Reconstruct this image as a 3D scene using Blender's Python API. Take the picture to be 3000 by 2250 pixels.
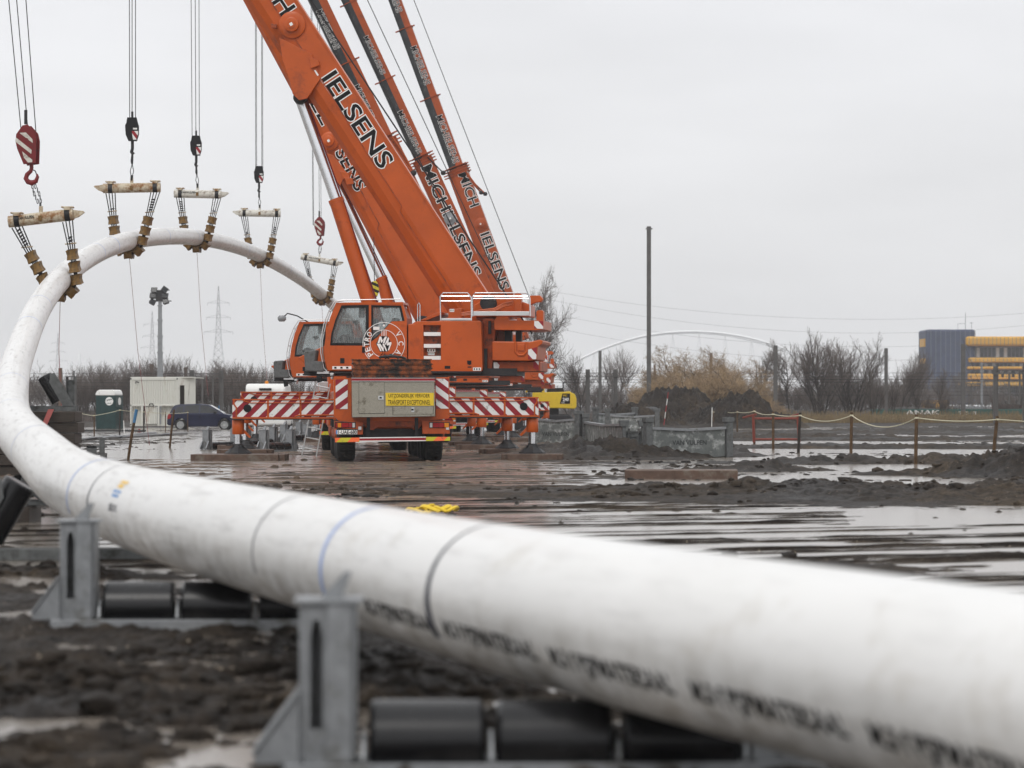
import bpy, math, random
import numpy as np
from mathutils import Vector, Matrix
from mathutils.geometry import tessellate_polygon
R = math.radians
for o in list(bpy.data.objects): bpy.data.objects.remove(o)
SC = bpy.context.scene
COL = SC.collection
rnd = random.Random(7)

# ------------------------------------------------------------------ camera
CH, HY, F = 1.36, 1187.0, 8750.0          # camera height, horizon row and focal length in photo pixels (3000 wide)
cam_d = bpy.data.cameras.new('camera'); cam = bpy.data.objects.new('camera', cam_d); COL.objects.link(cam)
cam.location = (0, 0, CH); cam.rotation_euler = (R(90), 0, 0)
cam_d.sensor_width = 36; cam_d.lens = 105; cam_d.shift_y = (HY - 1125) / 3000
cam_d.clip_start = .5; cam_d.clip_end = 6000
cam_d.dof.use_dof = True; cam_d.dof.focus_distance = 78; cam_d.dof.aperture_fstop = 2.8
SC.camera = cam
# ------------------------------------------------------------------ overcast sky
W = bpy.data.worlds.new('World'); SC.world = W; W.use_nodes = True
nt = W.node_tree; nt.nodes.clear()
def N(t, typ, **kw):
    n = t.nodes.new(typ)
    for k, v in kw.items(): setattr(n, k, v)
    return n
out = N(nt, 'ShaderNodeOutputWorld'); bg = N(nt, 'ShaderNodeBackground'); nt.links.new(bg.outputs[0], out.inputs[0])
sky = N(nt, 'ShaderNodeTexSky', sky_type='NISHITA', sun_disc=False); sky.sun_elevation = R(48); sky.sun_rotation = R(200)
sky.air_density = 1.0; sky.dust_density = 6.0
hs = N(nt, 'ShaderNodeHueSaturation'); hs.inputs['Saturation'].default_value = .15; hs.inputs['Value'].default_value = 1.0
nt.links.new(sky.outputs[0], hs.inputs['Color'])
tc = N(nt, 'ShaderNodeTexCoord'); sp = N(nt, 'ShaderNodeSeparateXYZ'); nt.links.new(tc.outputs['Generated'], sp.inputs[0])
rp = N(nt, 'ShaderNodeValToRGB'); nt.links.new(sp.outputs['Z'], rp.inputs[0])
e = rp.color_ramp.elements
e[0].position = 0.0; e[0].color = (8.75, 8.78, 8.8, 1); e[1].position = 1.0; e[1].color = (12.2, 12.3, 12.5, 1)
m_ = rp.color_ramp.elements.new(.14); m_.color = (8.8, 8.88, 9.15, 1)
mp = N(nt, 'ShaderNodeMapping'); mp.inputs['Scale'].default_value = (3.5, 3.5, 16); nt.links.new(tc.outputs['Generated'], mp.inputs[0])
cn = N(nt, 'ShaderNodeTexNoise'); cn.inputs['Scale'].default_value = 1.6; cn.inputs['Detail'].default_value = 3; nt.links.new(mp.outputs[0], cn.inputs[0])
mr = N(nt, 'ShaderNodeMapRange'); nt.links.new(cn.outputs[0], mr.inputs[0])
mr.inputs[1].default_value = .3; mr.inputs[2].default_value = .7; mr.inputs[3].default_value = .93; mr.inputs[4].default_value = 1.05
mm = N(nt, 'ShaderNodeVectorMath', operation='SCALE'); nt.links.new(rp.outputs[0], mm.inputs[0]); nt.links.new(mr.outputs[0], mm.inputs['Scale'])
mx = N(nt, 'ShaderNodeMix', data_type='RGBA'); mx.inputs[0].default_value = .9
nt.links.new(hs.outputs[0], mx.inputs[6]); nt.links.new(mm.outputs[0], mx.inputs[7]); nt.links.new(mx.outputs[2], bg.inputs[0])
bg.inputs[1].default_value = .1
sd = bpy.data.lights.new('sun', 'SUN'); so = bpy.data.objects.new('sun', sd); COL.objects.link(so)
sd.energy = .9; sd.angle = R(25); sd.color = (1, .97, .93); so.rotation_euler = (R(42), 0, R(-20))
SC.view_settings.view_transform = 'Standard'; SC.view_settings.look = 'None'; SC.view_settings.exposure = 0.12; SC.view_settings.gamma = 1

# ------------------------------------------------------------------ helpers
def P(x, y, d):                                   # photo pixel at distance d -> world point
    return Vector(((x - 1500) / F * d, d, CH + (HY - y) / F * d))
def hitplane(M, axis, val, x, y):                 # where the sight line of a photo pixel meets a plane of the frame M (local point)
    Mi = M.inverted(); o = Mi @ Vector((0, 0, CH)); d = Mi.to_3x3() @ Vector(((x - 1500) / F, 1, (HY - y) / F))
    return o + d * ((val - o[axis]) / d[axis])
def xform(vs, M): return [M @ Vector(v) for v in vs]
class MB:
    def __init__(s): s.v = []; s.f = []
    def add(s, vs, fs):
        o = len(s.v); s.v += [tuple(v) for v in vs]; s.f += [tuple(i + o for i in f) for f in fs]; return s
    def box(s, a, b, M=None):
        x0, y0, z0 = a; x1, y1, z1 = b
        vs = [(x0,y0,z0),(x1,y0,z0),(x1,y1,z0),(x0,y1,z0),(x0,y0,z1),(x1,y0,z1),(x1,y1,z1),(x0,y1,z1)]
        if M: vs = xform(vs, M)
        return s.add(vs, [(0,3,2,1),(4,5,6,7),(0,1,5,4),(1,2,6,5),(2,3,7,6),(3,0,4,7)])
    def cbox(s, c, z, M=None):
        return s.box([c[i] - z[i] / 2 for i in range(3)], [c[i] + z[i] / 2 for i in range(3)], M)
    def prism(s, poly, a, b, ax=1, M=None):       # polygon in the plane across axis ax, from a to b
        def mk(p, t):
            return (p[0], t, p[1]) if ax == 1 else ((p[0], p[1], t) if ax == 2 else (t, p[0], p[1]))
        n = len(poly); vs = [mk(p, a) for p in poly] + [mk(p, b) for p in poly]
        if M: vs = xform(vs, M)
        fs = [(i, (i + 1) % n, n + (i + 1) % n, n + i) for i in range(n)]
        tr = tessellate_polygon([[Vector((p[0], p[1], 0)) for p in poly]])
        fs += [tuple(t) for t in tr] + [tuple(n + i for i in reversed(t)) for t in tr]
        return s.add(vs, fs)
    def holed(s, poly, holes, a, b):
        loops = [poly] + holes; al = [p for l in loops for p in l]; n = len(al)
        vs = [(p[0], a, p[1]) for p in al] + [(p[0], b, p[1]) for p in al]; fs = []; k = 0
        for l in loops:
            m = len(l); fs += [(k + i, k + (i + 1) % m, n + k + (i + 1) % m, n + k + i) for i in range(m)]; k += m
        tr = tessellate_polygon([[Vector((p[0], p[1], 0)) for p in l] for l in loops])
        fs += [tuple(t) for t in tr] + [tuple(n + i for i in reversed(t)) for t in tr]
        return s.add(vs, fs)
    def tube(s, pts, r, n=8, caps=True, flat=1.0):
        pts = [Vector(p) for p in pts]; k = len(pts); rr = r if isinstance(r, (list, tuple)) else [r] * k
        t0 = (pts[1] - pts[0]).normalized(); u = t0.orthogonal().normalized(); vs = []; fs = []
        for i, p in enumerate(pts):
            t = (pts[min(i + 1, k - 1)] - pts[max(i - 1, 0)]).normalized()
            u = (u - t * u.dot(t)).normalized(); w = t.cross(u)
            for j in range(n):
                a = 2 * math.pi * j / n; vs.append(p + (u * math.cos(a) + w * math.sin(a) * flat) * rr[i])
        for i in range(k - 1):
            for j in range(n):
                fs.append((i*n+j, i*n+(j+1) % n, (i+1)*n+(j+1) % n, (i+1)*n+j))
        if caps: fs += [tuple(reversed(range(n))), tuple((k-1)*n + j for j in range(n))]
        return s.add(vs, fs)
    def cyl(s, p0, p1, r, r2=None, n=16): return s.tube([p0, p1], [r, r if r2 is None else r2], n)
    def lathe(s, prof, p, axis, n=20):            # prof: (distance along axis, radius)
        axis = Vector(axis).normalized(); u = axis.orthogonal().normalized(); w = axis.cross(u); p = Vector(p); vs = []; fs = []
        for d, r in prof:
            for j in range(n):
                a = 2 * math.pi * j / n; vs.append(p + axis * d + (u * math.cos(a) + w * math.sin(a)) * r)
        k = len(prof)
        for i in range(k - 1):
            for j in range(n): fs.append((i*n+j, i*n+(j+1) % n, (i+1)*n+(j+1) % n, (i+1)*n+j))
        fs += [tuple(reversed(range(n))), tuple((k-1)*n + j for j in range(n))]
        return s.add(vs, fs)
    def ball(s, c, r, n=10):
        c = Vector(c); rr = r if isinstance(r, (list, tuple)) else (r, r, r); vs = []; fs = []; m = n // 2
        for i in range(1, m):
            for j in range(n):
                a, b = math.pi * i / m, 2 * math.pi * j / n
                vs.append(c + Vector((rr[0]*math.sin(a)*math.cos(b), rr[1]*math.sin(a)*math.sin(b), rr[2]*math.cos(a))))
        for i in range(m - 2):
            for j in range(n): fs.append((i*n+j, (i+1)*n+j, (i+1)*n+(j+1) % n, i*n+(j+1) % n))
        fs += [tuple(range(n)), tuple(reversed([(m-2)*n + j for j in range(n)]))]
        return s.add(vs, fs)
    def move(s, M): s.v = [tuple(M @ Vector(v)) for v in s.v]; return s
    def build(s, name, mat, parent=None, M=None, smooth=False, bevel=0, seg=2):
        me = bpy.data.meshes.new(name); me.from_pydata(s.v, [], s.f); me.validate()
        import bmesh
        bm = bmesh.new(); bm.from_mesh(me); bmesh.ops.recalc_face_normals(bm, faces=bm.faces); bm.to_mesh(me); bm.free()
        for m in (mat if isinstance(mat, (list, tuple)) else [mat]): me.materials.append(m)
        o = bpy.data.objects.new(name, me); COL.objects.link(o)
        if smooth:
            me.polygons.foreach_set('use_smooth', [True] * len(me.polygons))
            try: me.set_sharp_from_angle(angle=R(40))
            except Exception: pass
        if parent is not None: o.parent = parent
        if M is not None: o.matrix_local = M
        if bevel:
            b = o.modifiers.new('bevel', 'BEVEL'); b.width = bevel; b.segments = seg; b.limit_method = 'ANGLE'; b.angle_limit = R(40); b.harden_normals = False
        return o
def tag(o, label, cat, group=None, kind=None):
    if label: o['label'] = label
    if cat: o['category'] = cat
    if group: o['group'] = group
    if kind: o['kind'] = kind
    return o
def empty(name, loc=(0, 0, 0), rz=0, label=None, cat=None, group=None):
    o = bpy.data.objects.new(name, None); COL.objects.link(o); o.location = loc; o.rotation_euler = (0, 0, rz)
    o.empty_display_size = .2
    return tag(o, label, cat, group)
def copy_tree(o, parent=None, skip=()):
    c = o.copy(); COL.objects.link(c)
    if parent is not None: c.parent = parent
    for ch in list(o.children):
        if ch.get('_skip'): continue
        copy_tree(ch, c)
    return c
# ------------------------------------------------------------------ materials
def mat(name, col, rough=.5, metal=0, var=.12, scale=3, bump=0, bscale=20, dirt=None, coat=0, spec=.3, stretch=None):
    m = bpy.data.materials.new(name); m.use_nodes = True; t = m.node_tree; b = t.nodes['Principled BSDF']
    tc = N(t, 'ShaderNodeTexCoord'); src = tc.outputs['Object']
    if stretch:
        mpn = N(t, 'ShaderNodeMapping'); mpn.inputs['Scale'].default_value = stretch; t.links.new(src, mpn.inputs[0]); src = mpn.outputs[0]
    n1 = N(t, 'ShaderNodeTexNoise'); n1.inputs['Scale'].default_value = scale; n1.inputs['Detail'].default_value = 5; n1.inputs['Roughness'].default_value = .65
    t.links.new(src, n1.inputs['Vector'])
    r = N(t, 'ShaderNodeValToRGB'); t.links.new(n1.outputs[0], r.inputs[0])
    r.color_ramp.elements[0].position = .3; r.color_ramp.elements[1].position = .7
    r.color_ramp.elements[0].color = tuple(c * (1 - var) for c in col) + (1,); r.color_ramp.elements[1].color = tuple(min(1, c * (1 + var)) for c in col) + (1,)
    cs = r.outputs[0]
    if dirt:                                       # dirt = (colour, amount 0..1, scale)
        n2 = N(t, 'ShaderNodeTexNoise'); n2.inputs['Scale'].default_value = dirt[2]; n2.inputs['Detail'].default_value = 8; n2.inputs['Roughness'].default_value = .72
        t.links.new(src, n2.inputs['Vector'])
        r2 = N(t, 'ShaderNodeValToRGB'); t.links.new(n2.outputs[0], r2.inputs[0])
        r2.color_ramp.elements[0].position = .62 - dirt[1] * .3; r2.color_ramp.elements[1].position = .74 - dirt[1] * .22
        mxx = N(t, 'ShaderNodeMix', data_type='RGBA'); t.links.new(r2.outputs[0], mxx.inputs[0]); t.links.new(cs, mxx.inputs[6])
        mxx.inputs[7].default_value = tuple(dirt[0]) + (1,); cs = mxx.outputs[2]
    t.links.new(cs, b.inputs['Base Color'])
    b.inputs['Metallic'].default_value = metal; b.inputs['Specular IOR Level'].default_value = spec
    mr = N(t, 'ShaderNodeMapRange'); t.links.new(n1.outputs[0], mr.inputs[0])
    mr.inputs[3].default_value = max(.02, rough - .1); mr.inputs[4].default_value = min(1, rough + .12); t.links.new(mr.outputs[0], b.inputs['Roughness'])
    if coat: b.inputs['Coat Weight'].default_value = coat; b.inputs['Coat Roughness'].default_value = .15
    if bump:
        n3 = N(t, 'ShaderNodeTexNoise'); n3.inputs['Scale'].default_value = bscale; n3.inputs['Detail'].default_value = 6; t.links.new(src, n3.inputs['Vector'])
        bp = N(t, 'ShaderNodeBump'); bp.inputs['Strength'].default_value = bump; bp.inputs['Distance'].default_value = .02
        t.links.new(n3.outputs[0], bp.inputs['Height']); t.links.new(bp.outputs[0], b.inputs['Normal'])
    return m
def stripes(name, c1, c2, period, sx, sz, rough=.4, sy=0, off=0):      # slanted reflective bands painted on a panel
    m = mat(name, c1, rough, var=.05, dirt=((.12, .09, .07), .15, 5)); t = m.node_tree; b = t.nodes['Principled BSDF']
    tc = N(t, 'ShaderNodeTexCoord'); sp = N(t, 'ShaderNodeSeparateXYZ'); t.links.new(tc.outputs['Object'], sp.inputs[0])
    def mul(o, k): q = N(t, 'ShaderNodeMath', operation='MULTIPLY'); t.links.new(o, q.inputs[0]); q.inputs[1].default_value = k; return q.outputs[0]
    a = N(t, 'ShaderNodeMath', operation='ADD'); t.links.new(mul(sp.outputs['X'], sx / period), a.inputs[0]); t.links.new(mul(sp.outputs['Z'], sz / period), a.inputs[1])
    a1 = N(t, 'ShaderNodeMath', operation='ADD'); t.links.new(a.outputs[0], a1.inputs[0]); t.links.new(mul(sp.outputs['Y'], sy / period), a1.inputs[1])
    a2 = N(t, 'ShaderNodeMath', operation='ADD'); t.links.new(a1.outputs[0], a2.inputs[0]); a2.inputs[1].default_value = 100 + off
    fr = N(t, 'ShaderNodeMath', operation='FRACT'); t.links.new(a2.outputs[0], fr.inputs[0])
    gt = N(t, 'ShaderNodeMath', operation='GREATER_THAN'); t.links.new(fr.outputs[0], gt.inputs[0]); gt.inputs[1].default_value = .5
    old = b.inputs['Base Color'].links[0].from_node
    mx2 = N(t, 'ShaderNodeMix', data_type='RGBA'); t.links.new(gt.outputs[0], mx2.inputs[0])
    mx2.inputs[6].default_value = tuple(c1) + (1,); mx2.inputs[7].default_value = tuple(c2) + (1,)
    t.links.new(mx2.outputs[2], old.inputs[6])
    return m
MUD = (.05, .041, .033)
M = {}
M['orange'] = mat('orange_paint', (.455, .078, .006), .40, var=.12, scale=1.2, dirt=((.27, .05, .010), .25, 1.6), coat=.12, bump=.06, bscale=2.5)
M['orange_dirty'] = mat('orange_paint_dirty', (.36, .065, .014), .5, var=.2, scale=4, dirt=((.035, .026, .02), .42, 3))
M['orange_far'] = mat('orange_boom_paint', (.34, .062, .010), .45, var=.15, scale=1.5, dirt=((.1, .04, .025), .2, 2))
M['boomgrey'] = mat('grease_grey_steel', (.030, .033, .035), .45, var=.4, scale=2, dirt=((.10, .10, .10), .15, 4))
M['black'] = mat('black_paint', (.010, .010, .011), .45, var=.2, spec=.2)
M['text'] = mat('black_letters', (.008, .008, .009), .6, var=.1, spec=.12)
M['white'] = mat('white_paint', (.78, .78, .76), .45, var=.05, dirt=((.3, .27, .22), .1, 6))
M['chrome'] = mat('chromed_steel', (.75, .76, .78), .22, 1, var=.05)
M['alu'] = mat('bare_aluminium', (.62, .63, .63), .38, .8, var=.08)
M['treadplate'] = mat('tread_plate_aluminium', (.32, .30, .25), .45, .55, var=.15, scale=40, bump=.5, bscale=60, dirt=((.12, .1, .07), .2, 4))
M['rubber'] = mat('tyre_rubber', (.011, .011, .011), .8, var=.3, scale=8, bump=.3, bscale=30, dirt=(MUD, .35, 5))
M['darksteel'] = mat('dark_steel', (.03, .03, .032), .5, .3, var=.3, dirt=(MUD, .3, 6))
M['galv'] = mat('galvanised_steel', (.27, .28, .29), .5, .6, var=.18, scale=14, dirt=((.12, .115, .10), .2, 3))
M['galv_dark'] = mat('weathered_galvanised_steel', (.12, .125, .125), .6, .3, var=.3, scale=9, dirt=((.05, .05, .045), .3, 4))
M['spangle'] = mat('stained_zinc_panel', (.13, .14, .135), .55, .2, var=.2, scale=4, dirt=((.42, .43, .42), .42, 3.2))
M['roller'] = mat('black_rubber_roller', (.006, .006, .007), .24, 0, var=.3, scale=6, spec=.4)
M['brownpu'] = mat('brown_urethane', (.19, .105, .028), .5, var=.3, scale=9, dirt=((.05, .035, .02), .42, 7))
M['wire'] = mat('steel_wire', (.03, .03, .032), .6, .4, var=.2)
M['redblock'] = mat('dark_red_paint', (.16, .012, .014), .45, var=.2, dirt=((.04, .02, .02), .2, 8))
M['timber'] = mat('wet_dark_timber', (.045, .035, .028), .6, var=.4, scale=5, bump=.4, bscale=12, stretch=(1, 8, 8), dirt=((.02, .018, .016), .3, 4))
M['mattimber'] = mat('muddy_brown_timber', (.10, .062, .045), .55, var=.3, scale=5, bump=.4, bscale=10, dirt=((.15, .125, .10), .35, 3))
M['stake'] = mat('stake_wood', (.085, .05, .025), .8, var=.5, scale=9, dirt=((.04, .03, .02), .3, 6))
M['stakedark'] = mat('tarred_stake_wood', (.03, .024, .02), .7, var=.4, scale=9)
M['rope'] = mat('cream_rope', (.55, .52, .38), .8, var=.1, scale=30)
M['redpaint'] = mat('red_reflective', (.30, .012, .02), .4, var=.08)
M['chevL'] = stripes('chevron_rising', (.74, .74, .72), (.27, .012, .022), .262, .707, -.707)
M['chevR'] = stripes('chevron_falling', (.74, .74, .72), (.27, .012, .022), .262, .707, .707)
M['chevN'] = stripes('chevron_rear', (.74, .74, .72), (.27, .012, .022), .25, .6, -.8)
M['chevM'] = stripes('chevron_rear_mirrored', (.74, .74, .72), (.27, .012, .022), .25, .6, .8)
M['chevF'] = stripes('fluorescent_bands', (.9, .16, .05), (.55, .5, .03), .36, .707, -.707)
M['yellow'] = mat('yellow_paint', (.72, .50, .03), .4, var=.06, dirt=((.25, .18, .05), .12, 4))
M['amber'] = mat('amber_lens', (.6, .2, .01), .2, var=.05)
M['redlens'] = mat('red_lens', (.28, .008, .01), .2, var=.05)
M['clear'] = mat('clear_lens', (.55, .56, .56), .15, var=.05)
M['hose'] = mat('hose_rubber', (.02, .02, .02), .5, var=.2)
M['rustwhite'] = mat('rusty_white_paint', (.54, .48, .36), .5, var=.12, scale=2, dirt=((.22, .10, .03), .62, 4.2))
M['cleanwhite'] = mat('chipped_white_paint', (.60, .58, .52), .45, var=.08, scale=2, dirt=((.13, .08, .045), .36, 5))
def glassmat(name, tint, rough, mix):
    m = bpy.data.materials.new(name); m.use_nodes = True; t = m.node_tree; t.nodes.clear()
    o = N(t, 'ShaderNodeOutputMaterial'); tr = N(t, 'ShaderNodeBsdfTransparent'); tr.inputs[0].default_value = tint + (1,)
    gl = N(t, 'ShaderNodeBsdfPrincipled'); gl.inputs['Base Color'].default_value = (.25, .27, .27, 1); gl.inputs['Roughness'].default_value = rough
    tc = N(t, 'ShaderNodeTexCoord'); mpn = N(t, 'ShaderNodeMapping'); mpn.inputs['Scale'].default_value = (40, 40, 7); t.links.new(tc.outputs['Object'], mpn.inputs[0])
    n = N(t, 'ShaderNodeTexNoise'); n.inputs['Scale'].default_value = 1; n.inputs['Detail'].default_value = 4; t.links.new(mpn.outputs[0], n.inputs[0])
    r = N(t, 'ShaderNodeMapRange'); t.links.new(n.outputs[0], r.inputs[0]); r.inputs[1].default_value = .35; r.inputs[2].default_value = .7
    r.inputs[3].default_value = mix * .5; r.inputs[4].default_value = min(1, mix * 1.7)
    bp = N(t, 'ShaderNodeBump'); bp.inputs['Strength'].default_value = .4; t.links.new(n.outputs[0], bp.inputs['Height']); t.links.new(bp.outputs[0], gl.inputs['Normal'])
    ms = N(t, 'ShaderNodeMixShader'); t.links.new(r.outputs[0], ms.inputs[0]); t.links.new(tr.outputs[0], ms.inputs[1]); t.links.new(gl.outputs[0], ms.inputs[2])
    t.links.new(ms.outputs[0], o.inputs[0]); return m
M['glass'] = glassmat('rain_wet_glass', (.72, .76, .76), .12, .38)
M['darkglass'] = mat('dark_tinted_glass', (.02, .022, .024), .08, var=.3, scale=5)
# ------------------------------------------------------------------ lettering (built-in font turned into mesh)
_tc = {}
def textmesh(s, thick=0.0, spacing=1.0):
    k = (s, thick, spacing)
    if k in _tc: return _tc[k]
    cu = bpy.data.curves.new('t', 'FONT'); cu.body = s; cu.size = 1; cu.extrude = .002; cu.offset = thick; cu.space_character = spacing; cu.resolution_u = 3
    o = bpy.data.objects.new('t', cu); COL.objects.link(o)
    dg = bpy.context.evaluated_depsgraph_get(); dg.update(); me = o.evaluated_get(dg).to_mesh()
    v = [tuple(q.co) for q in me.vertices]; f = [tuple(p.vertices) for p in me.polygons]
    o.evaluated_get(dg).to_mesh_clear(); bpy.data.objects.remove(o); bpy.data.curves.remove(cu)
    _tc[k] = (v, f); return v, f
def lettering(name, s, org, xd, yd, width, height, m, parent, Mx=None, thick=.015, proud=.004, outline=None, skip=False, spacing=1.0, bend=None):
    """text starting at org, running along xd for width, letters standing height tall along yd, centred on org across yd"""
    v0, _ = textmesh(s, 0.0, spacing); xs = [v[0] for v in v0]; ys = [v[1] for v in v0]; x0, w = min(xs), max(xs) - min(xs); y0, h = min(ys), max(ys) - min(ys)
    xd = Vector(xd).normalized(); yd = Vector(yd).normalized(); nn = xd.cross(yd).normalized(); org = Vector(org); res = []
    for th, mm_, pr in ([(thick, m, proud)] if not outline else [(thick + outline[0], outline[1], proud * .4), (thick, m, proud)]):
        v, f = textmesh(s, th, spacing)
        q = []
        for a in v:
            X = (a[0] - x0) / w * width; Y = ((a[1] - y0) / h - .5) * height; Zz = pr + a[2] * 1.0
            q.append(bend(X, Y, Zz) if bend else org + xd * X + yd * Y + nn * Zz)
        o = MB().add(q, f).build(name, mm_, parent, Mx)
        if skip: o['_skip'] = 1
        res.append(o)
    return res
# ------------------------------------------------------------------ ground relief
def _h(ix, iy, s):
    n = (ix.astype(np.int64) * 374761393 + iy.astype(np.int64) * 668265263 + s * 974634777) & 0xffffffff
    n = ((n ^ (n >> 13)) * 1274126177) & 0xffffffff
    return ((n ^ (n >> 16)) & 0xffffff) / float(0xffffff)
def vn(x, y, s=0):
    ix = np.floor(x); iy = np.floor(y); fx = x - ix; fy = y - iy; fx = fx*fx*(3-2*fx); fy = fy*fy*(3-2*fy)
    return (_h(ix, iy, s)*(1-fx) + _h(ix+1, iy, s)*fx)*(1-fy) + (_h(ix, iy+1, s)*(1-fx) + _h(ix+1, iy+1, s)*fx)*fy - .5
def fbm(x, y, f, o, s=0, g=.5):
    t = 0; a = 1
    for i in range(o): t = t + a * vn(x * f + 17.3 * i, y * f - 9.1 * i, s + i); f *= 2.03; a *= g
    return t
def sm(a, b, x): t = np.clip((x - a) / (b - a), 0, 1); return t*t*(3-2*t)
def bump2(X, Y, cx, cy, rx, ry, rot=0):
    c, s = math.cos(rot), math.sin(rot); dx, dy = X - cx, Y - cy; u = (dx*c + dy*s) / rx; v = (-dx*s + dy*c) / ry
    return np.exp(-(u*u + v*v))
RIDGES = []
_r = random.Random(3); v_ = 19.0
while v_ < 60: RIDGES.append((v_, _r.uniform(-5, 9), _r.uniform(3, 10), _r.uniform(.5, 1.2))); v_ += _r.choice([.3, .45, .6, .9, 1.2])
def pipeX(Y): return 1.2 + (8.75 - Y) * .325
def bil(x, y, f, o, s=0, g=.5):
    t = 0; a = 1
    for i in range(o): t = t + a * (np.abs(vn(x * f + 5.3 * i, y * f + 3.7 * i, s + i)) * 2 - .5); f *= 2.1; a *= g
    return t
def ground(X, Y):
    X = np.asarray(X, float); Y = np.asarray(Y, float)
    clod = fbm(X, Y, 1.1, 6, 1, .55); fine = fbm(X, Y, 7, 4, 11, .6); big = fbm(X, Y, .18, 3, 21)
    streak = fbm(X * .35 + Y * .1, Y * 1.0, .7, 4, 31); clump = np.maximum(0, fbm(X, Y, 2.4, 4, 51, .6)); bl = bil(X, Y, 2.2, 5, 61, .62); ruts = bil(X * .22 - Y * .05, Y + .35 * X, 1.6, 4, 71, .6)
    near = 1 - sm(17, 24, Y + np.maximum(0, -(X - pipeX(Y))) * 1.2 * 0)
    side = sm(.5, 2.2, X - pipeX(np.minimum(Y, 34)))               # right of the pipe
    h_near = .02 + .055 * clod + .03 * fine + .05 * big + .08 * clump + .045 * bl
    h_far = .006 + .04 * streak + .025 * clod + .012 * fine + .04 * big + .028 * bl + .05 * ruts
    wet = side * sm(15, 19, Y) * (1 - sm(42, 50, Y - .25 * X)) * (1 - sm(3.2, 5.5, X - (52 - Y) * .02 - .055*Y)*sm(34, 38, Y - .3*X))
    h_wet = -.0125 + .012 * clod + .007 * fine + .012 * big + .012 * bl + .008 * ruts
    pad = sm(44, 50, Y) * (1 - sm(1.0, 3.4, X - (Y - 60) * .015)) * sm(-13.5, -8.5, X) * (1 - sm(180, 200, Y))
    h_pad = .007 + .012 * streak + .010 * clod + .005 * fine + .012 * bl + .012 * ruts
    h = h_near * near + h_far * (1 - near)
    h = h * (1 - pad) + h_pad * pad
    h = h * (1 - wet) + h_wet * wet
    # edges of the laid boards and wheel ruts across the wet area
    vv = Y - .42 * X + .35 * fbm(X, Y, .12, 2, 41); zone = np.clip(wet + pad * (1 - sm(52, 58, Y)), 0, 1)
    for (v0, xc, xw, am) in RIDGES:
        d = np.abs(vv - v0); h = h + zone * am * .018 * np.exp(-(d / .07) ** 2) * np.exp(-((X - xc) / xw) ** 4) * (.75 + vn(X * 1.3, Y * .1, 7) * .9)
    rough = 1 + 1.0 * clod + .9 * clump + .28 * bl
    # banks and heaps of dug mud
    h = h + bump2(X, Y, 6.5, 45, 5.2, 3.6, -.1) * .14 * rough + bump2(X, Y, 3.4, 46.5, 1.6, 1.6) * .05 * rough
    h = h + bump2(X, Y, 10.4, 58, 2.2, 1.6) * .5 * rough + bump2(X, Y, 5.2, 62, 1.3, .8) * .20 * rough + bump2(X, Y, 9.5, 70, 5, 1.0) * .17 * rough
    h = h + bump2(X, Y, 2.6, 78, 2.0, 2.6) * .42 * rough + bump2(X, Y, 5.9, 80, .7, 1.2) * .15 * rough + bump2(X, Y, .9, 83, 1.2, 3) * .25 * rough
    h = h + bump2(X, Y, 12, 95, 7, 3) * .12 * rough + bump2(X, Y, 9, 120, 9, 6) * .18 * rough + bump2(X, Y, 25, 150, 12, 10) * .2 * rough
    h = h + bump2(X, Y, -.35, 26, 3.5, 1.3, -.45) * .05 * rough
    h = h + bump2(X, Y, -2.6, 14.0, .9, .5) * .10 * rough + bump2(X, Y, -1.6, 24, 1.3, .9) * .05 * rough
    h = h + bump2(X, Y, -.55, 15.7, .8, 1.1) * .07
    h = h * (1 - bump2(X, Y, .1, 11.0, 1.2, .45) * .85) - bump2(X, Y, .1, 11.0, 1.1, .3) * .02
    far = sm(170, 260, Y); h = h * (1 - far * .6) + far * .15
    h = h + sm(130, 160, Y) * (1 - sm(8, 12, X)) * sm(2, 6, X) * .1
    # hollows where the puddles lie
    for (px, py, rx, ry, k) in ((9.2, 65, 1.9, 2.4, .2), (5.3, 88, 4.0, 4, .12), (8.5, 110, 5, 4, .1), (-9.5, 86, 1.6, 5, .12), (-7.6, 78, 1.6, 2.5, .08), (-11, 100, 2.0, 5, .1), (6.2, 56, 2.2, 1.3, .12), (8.6, 77, 3.4, 1.3, .12), (13, 77, 2, 1.5, .1),
                            (-2.55, 14.6, .33, .42, .12), (-2.1, 12.7, .30, .22, .11), (2.6, 52, 1.4, 1.6, .06), (12, 90, 5, 2, .12)):
        h = h - bump2(X, Y, px, py, rx, ry) * k
    return h
def gz(x, y): return float(ground(np.array([x]), np.array([y]))[0])
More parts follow.
